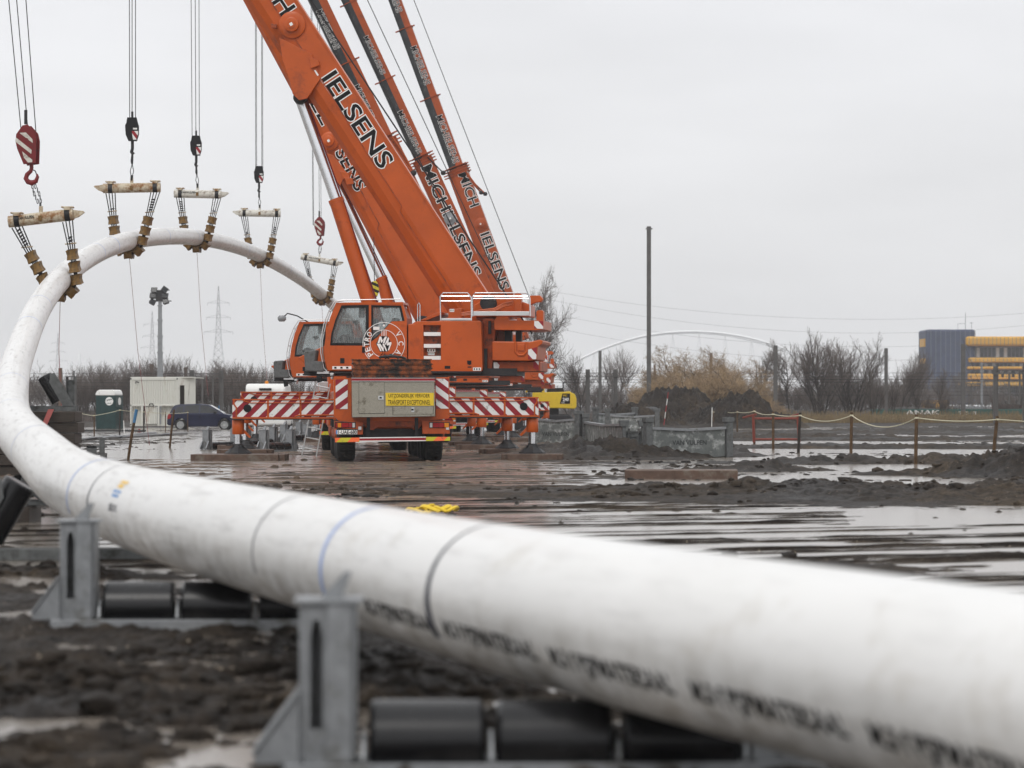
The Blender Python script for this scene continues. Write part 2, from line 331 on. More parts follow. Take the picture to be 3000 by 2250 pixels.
def build_ground():
    ys = [-40, -25, -12, -5, 0, 3, 5]; y = 6.0
    while y < 210: ys.append(y); y *= 1.0034 if y < 17 else (1.0019 if y < 52 else (1.0034 if y < 130 else 1.008))
    while y < 2300: ys.append(y); y *= 1.06
    ys.append(2390)
    us = list(np.linspace(-.205, .205, 620)); s = .205; ext = []
    st = .0012
    while s < 30: st *= 1.25; s += st; ext.append(s)
    us = [-q for q in reversed(ext)] + us + ext
    Yg = np.array(ys)[:, None] * np.ones(len(us))[None, :]; wv = np.maximum(Yg, 6.0)
    Xg = np.clip(np.array(us)[None, :] * wv, -1390, 1390)
    # spread clipped columns so they never coincide
    Xg = Xg + np.arange(len(us))[None, :] * 1e-4
    Zg = ground(Xg, Yg)
    nr, nc = Xg.shape; co = np.stack([Xg, Yg, Zg], -1).reshape(-1, 3)
    i = np.arange((nr - 1) * nc).reshape(nr - 1, nc)[:, :-1].ravel()
    q = np.stack([i, i + 1, i + nc + 1, i + nc], -1)
    me = bpy.data.meshes.new('ground'); me.vertices.add(len(co)); me.vertices.foreach_set('co', co.ravel())
    me.loops.add(q.size); me.loops.foreach_set('vertex_index', q.ravel()); me.polygons.add(len(q))
    me.polygons.foreach_set('loop_start', np.arange(0, q.size, 4)); me.update(calc_edges=True)
    me.polygons.foreach_set('use_smooth', np.ones(len(q), bool))
    o = bpy.data.objects.new('ground', me); COL.objects.link(o); o['kind'] = 'structure'
    return o
def mudmat():
    m = bpy.data.materials.new('wet_mud'); m.use_nodes = True; t = m.node_tree; b = t.nodes['Principled BSDF']
    tc = N(t, 'ShaderNodeTexCoord')
    def noise(s, d, r=.6):
        n = N(t, 'ShaderNodeTexNoise'); n.inputs['Scale'].default_value = s; n.inputs['Detail'].default_value = d; n.inputs['Roughness'].default_value = r
        t.links.new(tc.outputs['Object'], n.inputs[0]); return n
    a = noise(.35, 6); r = N(t, 'ShaderNodeValToRGB'); t.links.new(a.outputs[0], r.inputs[0]); E = r.color_ramp.elements
    E[0].position = .32; E[0].color = (.013, .011, .010, 1); E[1].position = .68; E[1].color = (.060, .048, .036, 1)
    e2 = E.new(.5); e2.color = (.027, .022, .018, 1)
    c = noise(6, 8, .75); r2 = N(t, 'ShaderNodeValToRGB'); t.links.new(c.outputs[0], r2.inputs[0])
    r2.color_ramp.elements[0].position = .35; r2.color_ramp.elements[0].color = (.32, .32, .33, 1); r2.color_ramp.elements[1].position = .72; r2.color_ramp.elements[1].color = (1.9, 1.8, 1.68, 1)
    mu = N(t, 'ShaderNodeMix', data_type='RGBA', blend_type='MULTIPLY'); mu.inputs[0].default_value = 1
    t.links.new(r.outputs[0], mu.inputs[6]); t.links.new(r2.outputs[0], mu.inputs[7])
    # pale sand tracked over the crane pad
    sp = N(t, 'ShaderNodeSeparateXYZ'); t.links.new(tc.outputs['Object'], sp.inputs[0])
    def mr(o, a0, a1):
        q = N(t, 'ShaderNodeMapRange'); t.links.new(o, q.inputs[0]); q.inputs[1].default_value = a0; q.inputs[2].default_value = a1; return q.outputs[0]
    def mul(p, q_): z = N(t, 'ShaderNodeMath', operation='MULTIPLY'); t.links.new(p, z.inputs[0]); t.links.new(q_, z.inputs[1]); return z.outputs[0]
    pad = mul(mul(mr(sp.outputs['Y'], 44, 56), mr(sp.outputs['X'], 1.6, -.2)), mr(sp.outputs['X'], -13, -9))
    d = noise(.8, 5); pad = mul(pad, mr(d.outputs[0], .38, .6))
    mx = N(t, 'ShaderNodeMix', data_type='RGBA'); t.links.new(pad, mx.inputs[0]); t.links.new(mu.outputs[2], mx.inputs[6]); mx.inputs[7].default_value = (.17, .12, .085, 1)
    # small chips of stone and shell
    vo = N(t, 'ShaderNodeTexVoronoi'); vo.inputs['Scale'].default_value = 16; t.links.new(tc.outputs['Object'], vo.inputs[0])
    lt = N(t, 'ShaderNodeMath', operation='LESS_THAN'); t.links.new(vo.outputs['Distance'], lt.inputs[0]); lt.inputs[1].default_value = .13
    g = noise(3, 2); g2 = N(t, 'ShaderNodeMath', operation='GREATER_THAN'); t.links.new(g.outputs[0], g2.inputs[0]); g2.inputs[1].default_value = .58
    mx2 = N(t, 'ShaderNodeMix', data_type='RGBA'); t.links.new(mul(lt.outputs[0], g2.outputs[0]), mx2.inputs[0]); t.links.new(mx.outputs[2], mx2.inputs[6]); mx2.inputs[7].default_value = (.30, .25, .19, 1)
    t.links.new(mx2.outputs[2], b.inputs['Base Color'])
    rr = N(t, 'ShaderNodeMapRange'); t.links.new(a.outputs[0], rr.inputs[0]); rr.inputs[1].default_value = .35; rr.inputs[2].default_value = .65; rr.inputs[3].default_value = .48; rr.inputs[4].default_value = .85
    t.links.new(rr.outputs[0], b.inputs['Roughness']); b.inputs['Specular IOR Level'].default_value = .13
    bp = N(t, 'ShaderNodeBump'); bp.inputs['Strength'].default_value = .9; bp.inputs['Distance'].default_value = .035; nn = noise(14, 8, .7); t.links.new(nn.outputs[0], bp.inputs['Height']); t.links.new(bp.outputs[0], b.inputs['Normal'])
    return m
def watermat():
    m = bpy.data.materials.new('muddy_water'); m.use_nodes = True; t = m.node_tree; b = t.nodes['Principled BSDF']
    b.inputs['Base Color'].default_value = (.22, .19, .16, 1); b.inputs['Roughness'].default_value = .15; b.inputs['IOR'].default_value = 1.5
    tc = N(t, 'ShaderNodeTexCoord'); n = N(t, 'ShaderNodeTexNoise'); n.inputs['Scale'].default_value = 9; n.inputs['Detail'].default_value = 3; t.links.new(tc.outputs['Object'], n.inputs[0])
    bp = N(t, 'ShaderNodeBump'); bp.inputs['Strength'].default_value = .04; bp.inputs['Distance'].default_value = .01; t.links.new(n.outputs[0], bp.inputs['Height']); t.links.new(bp.outputs[0], b.inputs['Normal'])
    return m
g_ob = build_ground(); M['mud'] = mudmat(); g_ob.data.materials.append(M['mud'])
M['water'] = watermat()
def ridges():                                       # edges of boards sunk under the slurry, built as thin mud-coloured ribbons
    R_ = random.Random(12); vs = []; fs = []
    for k in range(360):
        v0 = R_.choice(RIDGES)[0] + R_.gauss(0, .12) if R_.random() < .7 else R_.uniform(19, 60); L = R_.choice([.8, 1.5, 3, 5, 9]) * R_.uniform(.6, 1.2); xc = R_.uniform(-5, 11); n = max(6, int(L / .12)); w = R_.uniform(.012, .035); hm = R_.uniform(.008, .024); ph = R_.uniform(0, 50); o = len(vs)
        xs = np.linspace(xc - L / 2, xc + L / 2, n + 1); ys = v0 + .42 * xs - .35 * fbm(xs, v0 + .42 * xs, .12, 2, 41) + .035 * vn(xs * 1.7 + ph, xs * 0 + 3, 5)
        if ys.min() < 16: continue
        tt = np.linspace(0, 1, n + 1); hh = hm * np.sqrt(np.clip(1 - (2*tt-1)**6, 0, 1)) * (.75 + 1.0 * vn(xs * 2.3 + ph, xs * 0, 8)) + .006 * vn(xs * 14, xs * 0 + ph, 9) - .002
        side = xs - pipeX(np.minimum(ys, 34)); pd = (ys > 47) & ((xs > 1.5) | (xs < -6)); hh = np.where((side < .7) | pd | (xs - .02 * (52 - ys) > .105 * ys + 1.2 * (ys < 34) * 4), -.03, hh)
        for x, y, h_ in zip(xs, ys, hh): vs += [(x, y - w, -.02), (x, y - w * .4, h_), (x, y + w * .5, h_ * .9), (x, y + w * 1.2, -.02)]
        for i in range(n):
            for j in range(3): fs.append((o+i*4+j, o+(i+1)*4+j, o+(i+1)*4+j+1, o+i*4+j+1))
    me = bpy.data.meshes.new('board_edges'); me.from_pydata(vs, [], fs); me.materials.append(M['mud']); o = bpy.data.objects.new('board_edges', me); COL.objects.link(o); o['kind'] = 'stuff'; tag(o, 'thin dark edges of sunken boards breaking the shallow water right of the pipe', 'board edges')
ridges()
wb = MB(); wb.add([(-60, 5, 0), (60, 5, 0), (90, 190, 0), (-90, 190, 0)], [(0, 1, 2, 3)]); w_ob = wb.build('puddle_water', M['water']); w_ob['kind'] = 'structure'

# ------------------------------------------------------------------ the pipeline
CP = [(-.2, 1.6, .545), (2.3, 3.9, .545), (1.55, 6.3, .545), (1.25, 8.6, .545), (.77, 10.03, .545), (-.017, 12.3, .555), (-.93, 15.6, .565), (-1.94, 18.8, .59), (-2.9, 22.4, .605), (-3.66, 25.66, .63),
      (-4.37, 28.8, .69), (-5.27, 33.4, .82), (-6.42, 38.7, 1.0), (-7.82, 46.4, 1.25), (-8.95, 53.4, 1.62), (-9.75, 58.5, 2.08), (-10.38, 63.5, 2.7), (-11.1, 69.3, 3.43),
      (-11.75, 76.2, 4.38), (-12.2, 83.4, 5.28), (-12.35, 90.5, 6.14), (-12.3, 98, 6.85), (-12.15, 106.7, 7.42), (-11.95, 114.8, 7.82), (-11.6, 127, 8.12), (-11.1, 138.6, 8.06),
      (-10.45, 150.3, 7.62), (-9.8, 160, 7.0), (-9.0, 171, 5.9), (-8, 184, 4.1), (-6.8, 198, 1.9), (-5.6, 212, -.4)]
CP[0] = (3.07, 1.6, .545); CP[1] = (2.55, 3.9, .545); CP[2] = (1.93, 6.3, .545); CP[3] = (1.27, 8.6, .545)
def bspline(cp, per=10):
    cp = [Vector(c) for c in cp]; cp = [2*cp[0]-cp[1]] + cp + [2*cp[-1]-cp[-2]]; out = []
    for i in range(1, len(cp) - 2):
        for k in range(per):
            t = k / per; a, b, c, d = cp[i-1], cp[i], cp[i+1], cp[i+2]
            out.append(((1-t)**3*a + (3*t**3-6*t*t+4)*b + (-3*t**3+3*t*t+3*t+1)*c + t**3*d) / 6)
    return out
PL = bspline(CP, 12); PR = .305
SL = [0.0]
for i in range(1, len(PL)): SL.append(SL[-1] + (PL[i] - PL[i-1]).length)
def at_len(s):
    s = max(0, min(SL[-1] - .01, s)); i = np.searchsorted(SL, s) - 1; i = max(0, min(len(PL) - 2, int(i))); t = (s - SL[i]) / (SL[i+1] - SL[i])
    p = PL[i].lerp(PL[i+1], t); d = (PL[min(i+2, len(PL)-1)] - PL[max(i-1, 0)]).normalized(); return p, d
def at_y(y):
    for i in range(len(PL) - 1):
        if PL[i+1].y >= y: t = (y - PL[i].y) / (PL[i+1].y - PL[i].y); return SL[i] + t * (SL[i+1] - SL[i])
def pframe(s):                                     # point, along, up, and the side facing the camera (left is -side)
    p, d = at_len(s); sd_ = d.cross(Vector((0, 0, 1))).normalized(); up = sd_.cross(d).normalized(); return p, d, up, sd_
def pipemat():
    m = bpy.data.materials.new('white_coated_pipe'); m.use_nodes = True; t = m.node_tree; b = t.nodes['Principled BSDF']
    uv = N(t, 'ShaderNodeUVMap'); uv.uv_map = 'along'
    def noise(sx, sy, s, d, r=.65):
        mp = N(t, 'ShaderNodeMapping'); mp.inputs['Scale'].default_value = (sx, sy, 1); t.links.new(uv.outputs[0], mp.inputs[0])
        n = N(t, 'ShaderNodeTexNoise'); n.inputs['Scale'].default_value = s; n.inputs['Detail'].default_value = d; n.inputs['Roughness'].default_value = r; t.links.new(mp.outputs[0], n.inputs[0]); return n.outputs[0]
    def ramp(o, a, bb):
        q = N(t, 'ShaderNodeMapRange'); t.links.new(o, q.inputs[0]); q.inputs[1].default_value = a; q.inputs[2].default_value = bb; return q.outputs[0]
    def mul(p, q_):
        z = N(t, 'ShaderNodeMath', operation='MULTIPLY'); t.links.new(p, z.inputs[0])
        if isinstance(q_, float): z.inputs[1].default_value = q_
        else: t.links.new(q_, z.inputs[1])
        return z.outputs[0]
    sp = N(t, 'ShaderNodeSeparateXYZ'); t.links.new(uv.outputs[0], sp.inputs[0])
    def mix(f, c1, c2, isc=False):
        q = N(t, 'ShaderNodeMix', data_type='RGBA'); t.links.new(f, q.inputs[0])
        if isc: q.inputs[6].default_value = c1
        else: t.links.new(c1, q.inputs[6])
        q.inputs[7].default_value = c2; return q.outputs[2]
    c = mix(mul(ramp(noise(.4, 1.2, 1, 3), .45, .7), .5), (.73, .725, .71, 1), (.63, .62, .595, 1), True)
    # dry scuffs running lengthways
    c = mix(mul(mul(ramp(noise(.9, 16, 1.2, 6, .75), .52, .68), ramp(sp.outputs['X'], 1, 20)), .62), c, (.30, .285, .27, 1))
    # mud splashes on the lower flank (v = .5 is the bottom)
    low = mul(ramp(sp.outputs['Y'], .22, .40), ramp(sp.outputs['Y'], .80, .62))
    c = mix(mul(mul(ramp(noise(3, 6, 1.4, 7, .75), .44, .62), low), .75), c, (.22, .19, .145, 1))
    c = mix(mul(mul(ramp(noise(2.2, 5, 1.1, 6, .7), .56, .66), ramp(sp.outputs['Y'], .12, .24)), .22), c, (.30, .24, .15, 1))
    # rust and dirt where the slings have rubbed
    c = mix(mul(mul(ramp(noise(2.5, 3, 1.0, 6), .50, .70), ramp(sp.outputs['X'], 60, 68)), .18), c, (.32, .24, .16, 1))
    t.links.new(c, b.inputs['Base Color']); b.inputs['Roughness'].default_value = .33; b.inputs['Coat Weight'].default_value = .15
    rr = ramp(noise(2, 4, 1.2, 5), .2, .8); q = N(t, 'ShaderNodeMapRange'); t.links.new(rr, q.inputs[0]); q.inputs[3].default_value = .26; q.inputs[4].default_value = .5; t.links.new(q.outputs[0], b.inputs['Roughness'])
    bp = N(t, 'ShaderNodeBump'); bp.inputs['Strength'].default_value = .12; bp.inputs['Distance'].default_value = .01; t.links.new(noise(1.2, 5, 2, 5), bp.inputs['Height']); t.links.new(bp.outputs[0], b.inputs['Normal'])
    return m
def build_pipe():
    n = 64; vs = []; fs = []; uvs = []
    for i in range(len(PL)):
        p, d, up, sd_ = pframe(SL[i] + 1e-4)
        for j in range(n):
            a = 2 * math.pi * j / n; vs.append(p + (up * math.cos(a) + sd_ * math.sin(a)) * PR)
    for i in range(len(PL) - 1):
        for j in range(n):
            fs.append((i*n+j, i*n+(j+1) % n, (i+1)*n+(j+1) % n, (i+1)*n+j)); uvs.append([(SL[i], j/n), (SL[i], (j+1)/n), (SL[i+1], (j+1)/n), (SL[i+1], j/n)])
    me = bpy.data.meshes.new('pipeline'); me.from_pydata([tuple(v) for v in vs], [], fs); uvl = me.uv_layers.new(name='along')
    uvl.data.foreach_set('uv', [c for f in uvs for q in f for c in q]); me.polygons.foreach_set('use_smooth', [True] * len(fs))
    me.flip_normals() if hasattr(me, 'flip_normals') else None
    me.materials.append(pipemat()); o = bpy.data.objects.new('pipeline', me); COL.objects.link(o)
    return tag(o, 'long white coated steel pipeline curving from the foreground up through five lifting slings', 'pipeline')
pipe = build_pipe()
M['bluemark'] = mat('pale_blue_marking', (.28, .38, .66), .4, var=.15, scale=12)
M['weldmark'] = mat('dark_weld_seam', (.035, .038, .055), .6, var=.4, scale=20)
def ring(s, w, m, name, a0=0.0, a1=2*math.pi, proud=.0015, taper=False):
    vs = []; fs = []; k = 72; K = 2
    for t in range(K):
        for j in range(k + 1):
            a = a0 + (a1 - a0) * j / k; ww = w * ((.25 + 1.6 * (j / k) ** 2) if taper else 1)
            p, d, up, sd_ = pframe(s + (t - .5) * ww); vs.append(p + (up * math.cos(a) + sd_ * math.sin(a)) * (PR + proud))
    for j in range(k): fs.append((j, j+1, k+1+j+1, k+1+j))
    return MB().add(vs, fs).build(name, m, pipe, smooth=True)
for (x_y, w, kind) in ((12.55, .035, 'weld'), (14.5, .065, 'blue'), (16.1, .026, 'weld2'), (22.4, .04, 'weld'), (24.0, .09, 'blue'), (33.5, .05, 'blue'), (43, .05, 'blue'), (53, .06, 'blue'),
                       (66, .07, 'blue'), (71, .05, 'blue'), (88, .06, 'blue'), (91.5, .09, 'blue'), (104, .06, 'blue'), (112, .06, 'blue'), (128, .07, 'blue'), (143, .08, 'blue')):
    s_ = at_y(x_y)
    if kind == 'blue': ring(s_, w, M['bluemark'], 'blue_ring_mark', a0=-2.0, a1=2.1)
    elif kind == 'weld2': ring(s_, w, M['weldmark'], 'weld_seam', a0=.4, a1=-1.95)
    else: ring(s_, w * 1.7, M['weldmark'], 'weld_seam', a0=.6, a1=-2.15, taper=True)
def pipe_bend(s0, ang0):
    def f(X, Y, Z):
        p, d, up, sd_ = pframe(s0 - X); a = -ang0 + Y / PR; return p + (up * math.cos(a) + sd_ * math.sin(a)) * (PR + .0012 + max(0, Z) * .15)
    return f
s_c = at_y(12.38)
for k in range(-1, 6):
    if s_c - k * 1.36 < 1.5: break
    lettering('printed_text', 'M.3 f PIJPMATERIAAL', (0, 0, 0), (1, 0, 0), (0, 1, 0), 1.2, .092, M['text'], pipe, thick=.03, proud=.003, bend=pipe_bend(s_c - k * 1.36, 1.98))
s_l = at_y(20.9)
def patch(s0, s1, a0, a1, m, name):
    vs = []; fs = []; k = 8
    for t in range(k + 1):
        for j in range(k + 1):
            p, d, up, sd_ = pframe(s0 + (s1 - s0) * t / k); a = a0 + (a1 - a0) * j / k; vs.append(p + (up * math.cos(a) + sd_ * math.sin(a)) * (PR + .0015))
    for t in range(k):
        for j in range(k): fs.append((t*(k+1)+j, t*(k+1)+j+1, (t+1)*(k+1)+j+1, (t+1)*(k+1)+j))
    return MB().add(vs, fs).build(name, m, pipe, smooth=True)
M['logoy'] = mat('logo_yellow', (.75, .48, .08), .5, var=.1); M['logob'] = mat('logo_blue', (.10, .25, .52), .5, var=.1)
patch(s_l - .15, s_l + .22, -.72, -.80, M['logoy'], 'logo_band'); patch(s_l - .08, s_l + .18, -.83, -.93, M['logoy'], 'logo_band')
patch(s_l - .15, s_l + .25, -1.0, -1.06, M['logob'], 'logo_band'); patch(s_l - .12, s_l + .22, -1.1, -1.17, M['logob'], 'logo_band')
lettering('printed_text', 'SERIE 37-12', (0, 0, 0), (1, 0, 0), (0, 1, 0), .42, .05, M['weldmark'], pipe, thick=.01, bend=pipe_bend(s_l + .2, 1.42))

# ------------------------------------------------------------------ roller cradles
def roller_mb(p0, p1, r):
    p0, p1 = Vector(p0), Vector(p1); L = (p1 - p0).length
    return MB().lathe([(0, r*.55), (.004, r*.9), (.02, r), (L-.02, r), (L-.004, r*.9), (L, r*.55)], p0, p1 - p0, 36)
def flat_cradle(name, loc, rz, label, sc=1.0, wdt=1.75, group='roller cradles'):
    t = empty(name, loc, rz, label, 'roller cradle', group); t.scale = (sc, sc, sc); hw = wdt / 2
    b = MB(); b.box((-hw-.12, -.16, 0), (hw+.12, -.06, .075)); b.box((-hw-.12, .06, 0), (hw+.12, .16, .075)); b.box((-hw-.14, -.05, .01), (-hw-.05, .05, .075)); b.box((hw+.05, -.05, .01), (hw+.14, .05, .075))
    b.build('base_frame', M['galv'], t, bevel=.005)
    for s in (-1, 1):
        x = s * (hw - .04); p = MB()
        # post of two plates with a slotted side and a flange
        p.box((x-.105, -.125, .085), (x-.088, .125, .66)); p.box((x+.088, -.125, .085), (x+.105, .125, .66)); p.holed([(x-.088, .076), (x+.088, .076), (x+.088, .655), (x-.088, .655)], [[(x-.066, .20), (x-.02, .20), (x-.02, .54), (x-.032, .60), (x-.054, .60), (x-.066, .54)]], -.118, -.10); p.box((x+.0, -.15, .08), (x+.012, -.119, .655)); p.box((x+.075, -.15, .08), (x+.087, -.119, .655)); p.box((x+.0, -.152, .08), (x+.087, -.1505, .655))
        p.box((x-.088, .10, .085), (x+.088, .118, .655)); p.box((x-.125, -.14, .66), (x+.125, .14, .675))
        p.build('post', M['galv'], t, bevel=.004)
        for y in (-.15, .11):
            g = MB(); g.prism([(x - s*-.105, .077), (x + s*.27, .077), (x + s*.27, .11), (x + s*.106, .33)], y, y+.018); g.prism([(x + s*.27, .112), (x + s*.284, .112), (x + s*.12, .335), (x + s*.106, .335)], y - .015, y + .033)
            g.build('gusset', M['galv'], t, bevel=.003)
        c = MB(); c.prism([(x-.03, .676), (x+.05, .676), (x+.085, .77), (x+.06, .775)], -.05, .03); c.build('guide_lug', M['galv'], t)
    n = 3; seg = (wdt - .34) / n
    for i in range(n):
        a = -hw + .17 + i * seg; r = .152
        roller_mb((a+.02, 0, .145), (a+seg-.02, 0, .145), r).build('roller', M['roller'], t, smooth=True)
    for i in range(n + 1):
        a = -hw + .17 + i * seg
        for y in (-.14,):
            q = MB(); q.prism([(-.145, .086), (.145, .086), (.09, .17), (-.06, .19), (-.12, .15)], a-.007, a+.007, ax=0); q.build('bearing_plate', M['galv'], t)
    return t
def vee_cradle(name, loc, rz, label, h0=0.0, posts=True, m='galv_dark'):
    t = empty(name, loc, rz, label, 'roller cradle', 'roller cradles'); b = MB()
    b.box((-1.12, -.16, 0), (1.12, -.05, .10)); b.box((-1.12, .05, 0), (1.12, .16, .10)); b.box((-1.1, -.05, .01), (-1.0, .05, .09)); b.box((1.0, -.05, .01), (1.1, .05, .09))
    b.build('base_frame', M[m], t, bevel=.005)
    for s in (-1, 1):
        roller_mb((s*.76, 0, .19), (s*.47, 0, .68), .145).build('roller', M['roller'], t, smooth=True)
        g = MB(); g.prism([(s*1.08, .10), (s*.86, .10), (s*.60, .55), (s*.62, .72), (s*.70, .74), (s*.86, .5)], -.175, -.155); g.build('bearing_bracket', M[m], t)
        if posts:
            p = MB(); x = s*1.0; p.box((x-.09, -.12, .10), (x-.075, .12, .66)); p.box((x+.075, -.12, .10), (x+.09, .12, .66)); p.box((x-.075, -.02, .10), (x+.075, .0, .6)); p.box((x-.10, -.13, .66), (x+.10, .13, .675)); p.box((x+.04*s+.02, -.13, .58), (x+.04*s+.045, -.10, .78))
            p.build('post', M[m], t, bevel=.003)
    return t
def line_rot(y): p, d = at_len(at_y(y)); return math.atan2(-d.x, d.y)
pa, _ = at_len(at_y(11.35)); flat_cradle('roller_cradle', (pa.x - .165, 11.12, -.03), R(2), 'galvanised roller cradle nearest the camera, at the bottom of the photo')
pa, _ = at_len(at_y(18.3)); flat_cradle('roller_cradle', (pa.x - .03, 18.2, -.01), R(2), 'galvanised roller cradle with black rollers, second along the pipe from the camera', sc=1.0)
pa, _ = at_len(at_y(26.3)); vee_cradle('roller_cradle', (pa.x - .05, 26.3, .0), R(3), 'v shaped cradle with tilted black roller on the mud, third along the pipe', posts=False)
# ------------------------------------------------------------------ mobile cranes
def yawM(x, y, a): return Matrix.Translation((x, y, 0)) @ Matrix.Rotation(a, 4, 'Z')
# turret centre, carrier yaw (its +Y points away from the camera), superstructure heading (its +X is under the boom)
T1 = (-3.35, 77.5); YC = R(4.4)
# crane: turret, foot px (x, y) of boom, tip px, tip distance
CR = [dict(T=(-3.35, 77.5), foot=(1400, 935), tip=(-118, -1405), tz=78.7),
      dict(T=(-4.7, 95.0), foot=(1272, 940), tip=(388, -707), tz=96.2),
      dict(T=(-3.75, 114.5), foot=(1383, 960), tip=(574, -743), tz=113.7),
      dict(T=(-2.75, 134.5), foot=(1462, 960), tip=(759, -565), tz=134.2),
      dict(T=(-2.0, 156.5), foot=(1515, 980), tip=(935, -600), tz=157.2)]
for c in CR:
    tp = P(c['tip'][0], c['tip'][1], c['tz']); d = Vector((tp.x - c['T'][0], tp.y - c['T'][1], 0)); c['tipw'] = tp; c['yaw'] = math.atan2(d.y, d.x)
MC = yawM(*T1, YC); MS = yawM(*T1, CR[0]['yaw'])
def C(x, y, yl): q = hitplane(MC, 1, yl, x, y); return (q.x, q.z)
def S(x, y, v): q = hitplane(MS, 1, v, x, y); return (q.x, q.z)
def z3(pts, v, f=S): return [f(650 + .4747 * a, 750 + .4747 * b, v) for a, b in pts]
def z6(pts, yl): return [C(950 + .1929 * a, 1050 + .1929 * b, yl) for a, b in pts]
YR = -5.5                                           # rear face of the carrier
root1 = empty('mobile_crane', (T1[0], T1[1], 0))
crane_parts = []
def cp(mb, name, m, frame='C', parent=None, **kw):   # a part of the first crane; coordinates are in the carrier or superstructure frame
    if parent is not None: return mb.build(name, m, parent, **kw)
    A = Matrix.Rotation(YC if frame == 'C' else CR[0]['yaw'], 4, 'Z')
    o = mb.build(name, m, root1, A, **kw); o['_f'] = frame; return o
# carrier: chassis, decks
b = MB(); b.box((-.55, YR+.35, .75), (.55, 7.0, 1.25)); b.box((-1.3, -3.8, 1.3), (1.3, 6.4, 1.72)); b.box((-1.36, -3.2, 1.1), (1.36, -1.2, 1.3)); b.box((-1.36, 1.9, 1.0), (1.36, 4.2, 1.3)); cp(b, 'chassis', M['orange'], bevel=.03)
b = MB(); b.box((-1.34, 6.45, .7), (1.34, 8.3, 2.6)); cp(b, 'driving_cab', M['orange'], bevel=.12)
b = MB(); b.box((-1.2, 8.28, 1.7), (1.2, 8.32, 2.45)); b.box((-1.36, 6.9, 1.75), (-1.33, 8.1, 2.4)); cp(b, 'windscreen', M['darkglass'])
b = MB(); b.lathe([(0, 1.1), (.25, 1.1), (.26, .95), (.5, .95)], (0, 0, 1.72), (0, 0, 1), 32); cp(b, 'slewing_ring', M['orange_dirty'], smooth=True)
# rear wall
rw = z6([(140, 290), (150, 880), (210, 940), (240, 955), (1480, 955), (1880, 915), (1905, 890), (1900, 285), (1700, 285), (1690, 885), (415, 895), (415, 300), (230, 290)], YR)
b = MB(); b.prism(rw, YR, YR + .3); cp(b, 'rear_frame', M['orange'], bevel=.01)
b = MB(); b.prism(z6([(380, 880), (1700, 880), (1700, 1000), (1480, 1010), (1420, 1085), (1360, 1085), (1290, 1035), (810, 1035), (750, 1090), (690, 1085), (600, 1010), (380, 1000)], YR), YR + .02, YR + .12)
for x in (930, 1130):
    for y in (945, 980, 1012): b.cyl(Vector((*z6([(x, y)], YR)[0], 0)).xzy + Vector((0, YR - .0, 0)), Vector((*z6([(x, y)], YR)[0], 0)).xzy + Vector((0, YR + .03, 0)), .012, n=8)
cp(b, 'rear_crossmember', M['orange_dirty'], bevel=.01)
b = MB()
for x in (670, 1400):
    q = z6([(x-25, 900), (x+25, 900), (x+25, 1180), (x-25, 1180)], YR); b.prism(q, YR - .03, YR + .02)
b2 = z6([(600, 1060), (1500, 1060), (1500, 1200), (600, 1200)], YR); b.prism(b2, YR + .35, YR + .55); cp(b, 'tow_hitch', M['darksteel'])
# tread plate box
tb = z6([(420, 345), (1672, 345), (1685, 880), (425, 895)], YR - .42)
b = MB(); b.prism(tb, YR - .42, YR - .01); box_ = cp(b, 'tail_box', M['treadplate'], bevel=.008)
b = MB(); b.prism(z6([(415, 302), (1678, 302), (1678, 340), (415, 345)], YR - .44), YR - .44, YR + .02); cp(b, 'reflective_strip', M['redpaint'])
b = MB(); b.prism(z6([(418, 296), (1680, 296), (1680, 303), (418, 303)], YR - .45), YR - .45, YR); b.prism(z6([(418, 339), (1680, 339), (1680, 347), (418, 347)], YR - .45), YR - .45, YR); cp(b, 'strip_edge', M['alu'])
for q, hl in ((((528, 358), (908, 358), (912, 833), (528, 835)), ((820, 568), (900, 568), (900, 626), (820, 626))), (((1045, 728), (1655, 728), (1650, 845), (1045, 855)), ((1322, 742), (1366, 742), (1366, 815), (1322, 815)))):
    pq = z6(q, YR - .42); b = MB(); b.prism(pq, YR - .432, YR - .421); d_ = cp(b, 'locker_door', M['treadplate'], bevel=.003)
    b = MB(); cx = sum(p[0] for p in pq) / 4; cz = sum(p[1] for p in pq) / 4
    ex = [(cx + (p[0] - cx) * 1.018 , cz + (p[1] - cz) * 1.02) for p in pq]; b.prism(ex, YR - .426, YR - .4205); cp(b, 'door_gap', M['black'], parent=d_)
    b = MB(); b.prism(z6(hl, YR - .42), YR - .445, YR - .433, ); cp(b, 'latch', M['alu'], parent=d_)
    b = MB(); hq = z6(hl, YR - .42); hx = sum(p[0] for p in hq) / 4; hz = sum(p[1] for p in hq) / 4; b.box((hx - .035, YR - .449, hz - .02), (hx + .02, YR - .4455, hz + .02)); cp(b, 'latch_recess', M['black'], parent=d_)
sg = z6([(930, 522), (1663, 522), (1663, 718), (935, 718)], YR - .43); b = MB(); b.prism(sg, YR - .443, YR - .4215); sign = cp(b, 'warning_sign', M['yellow'])
x0, x1 = sg[0][0], sg[1][0]; zt, zb = sg[0][1], sg[2][1]
for tx, zz, a0, a1 in (('UITZONDERLIJK VERVOER', .73, .062, .915), ('TRANSPORT EXCEPTIONNEL', .26, .05, .93)):
    lettering('lettering', tx, (x0 + (x1 - x0) * a0, YR - .4432, zb + (zt - zb) * zz), (1, 0, 0), (0, 0, 1), (x1 - x0) * (a1 - a0), (zt - zb) * .37, M['text'], sign, thick=.0, proud=.002)
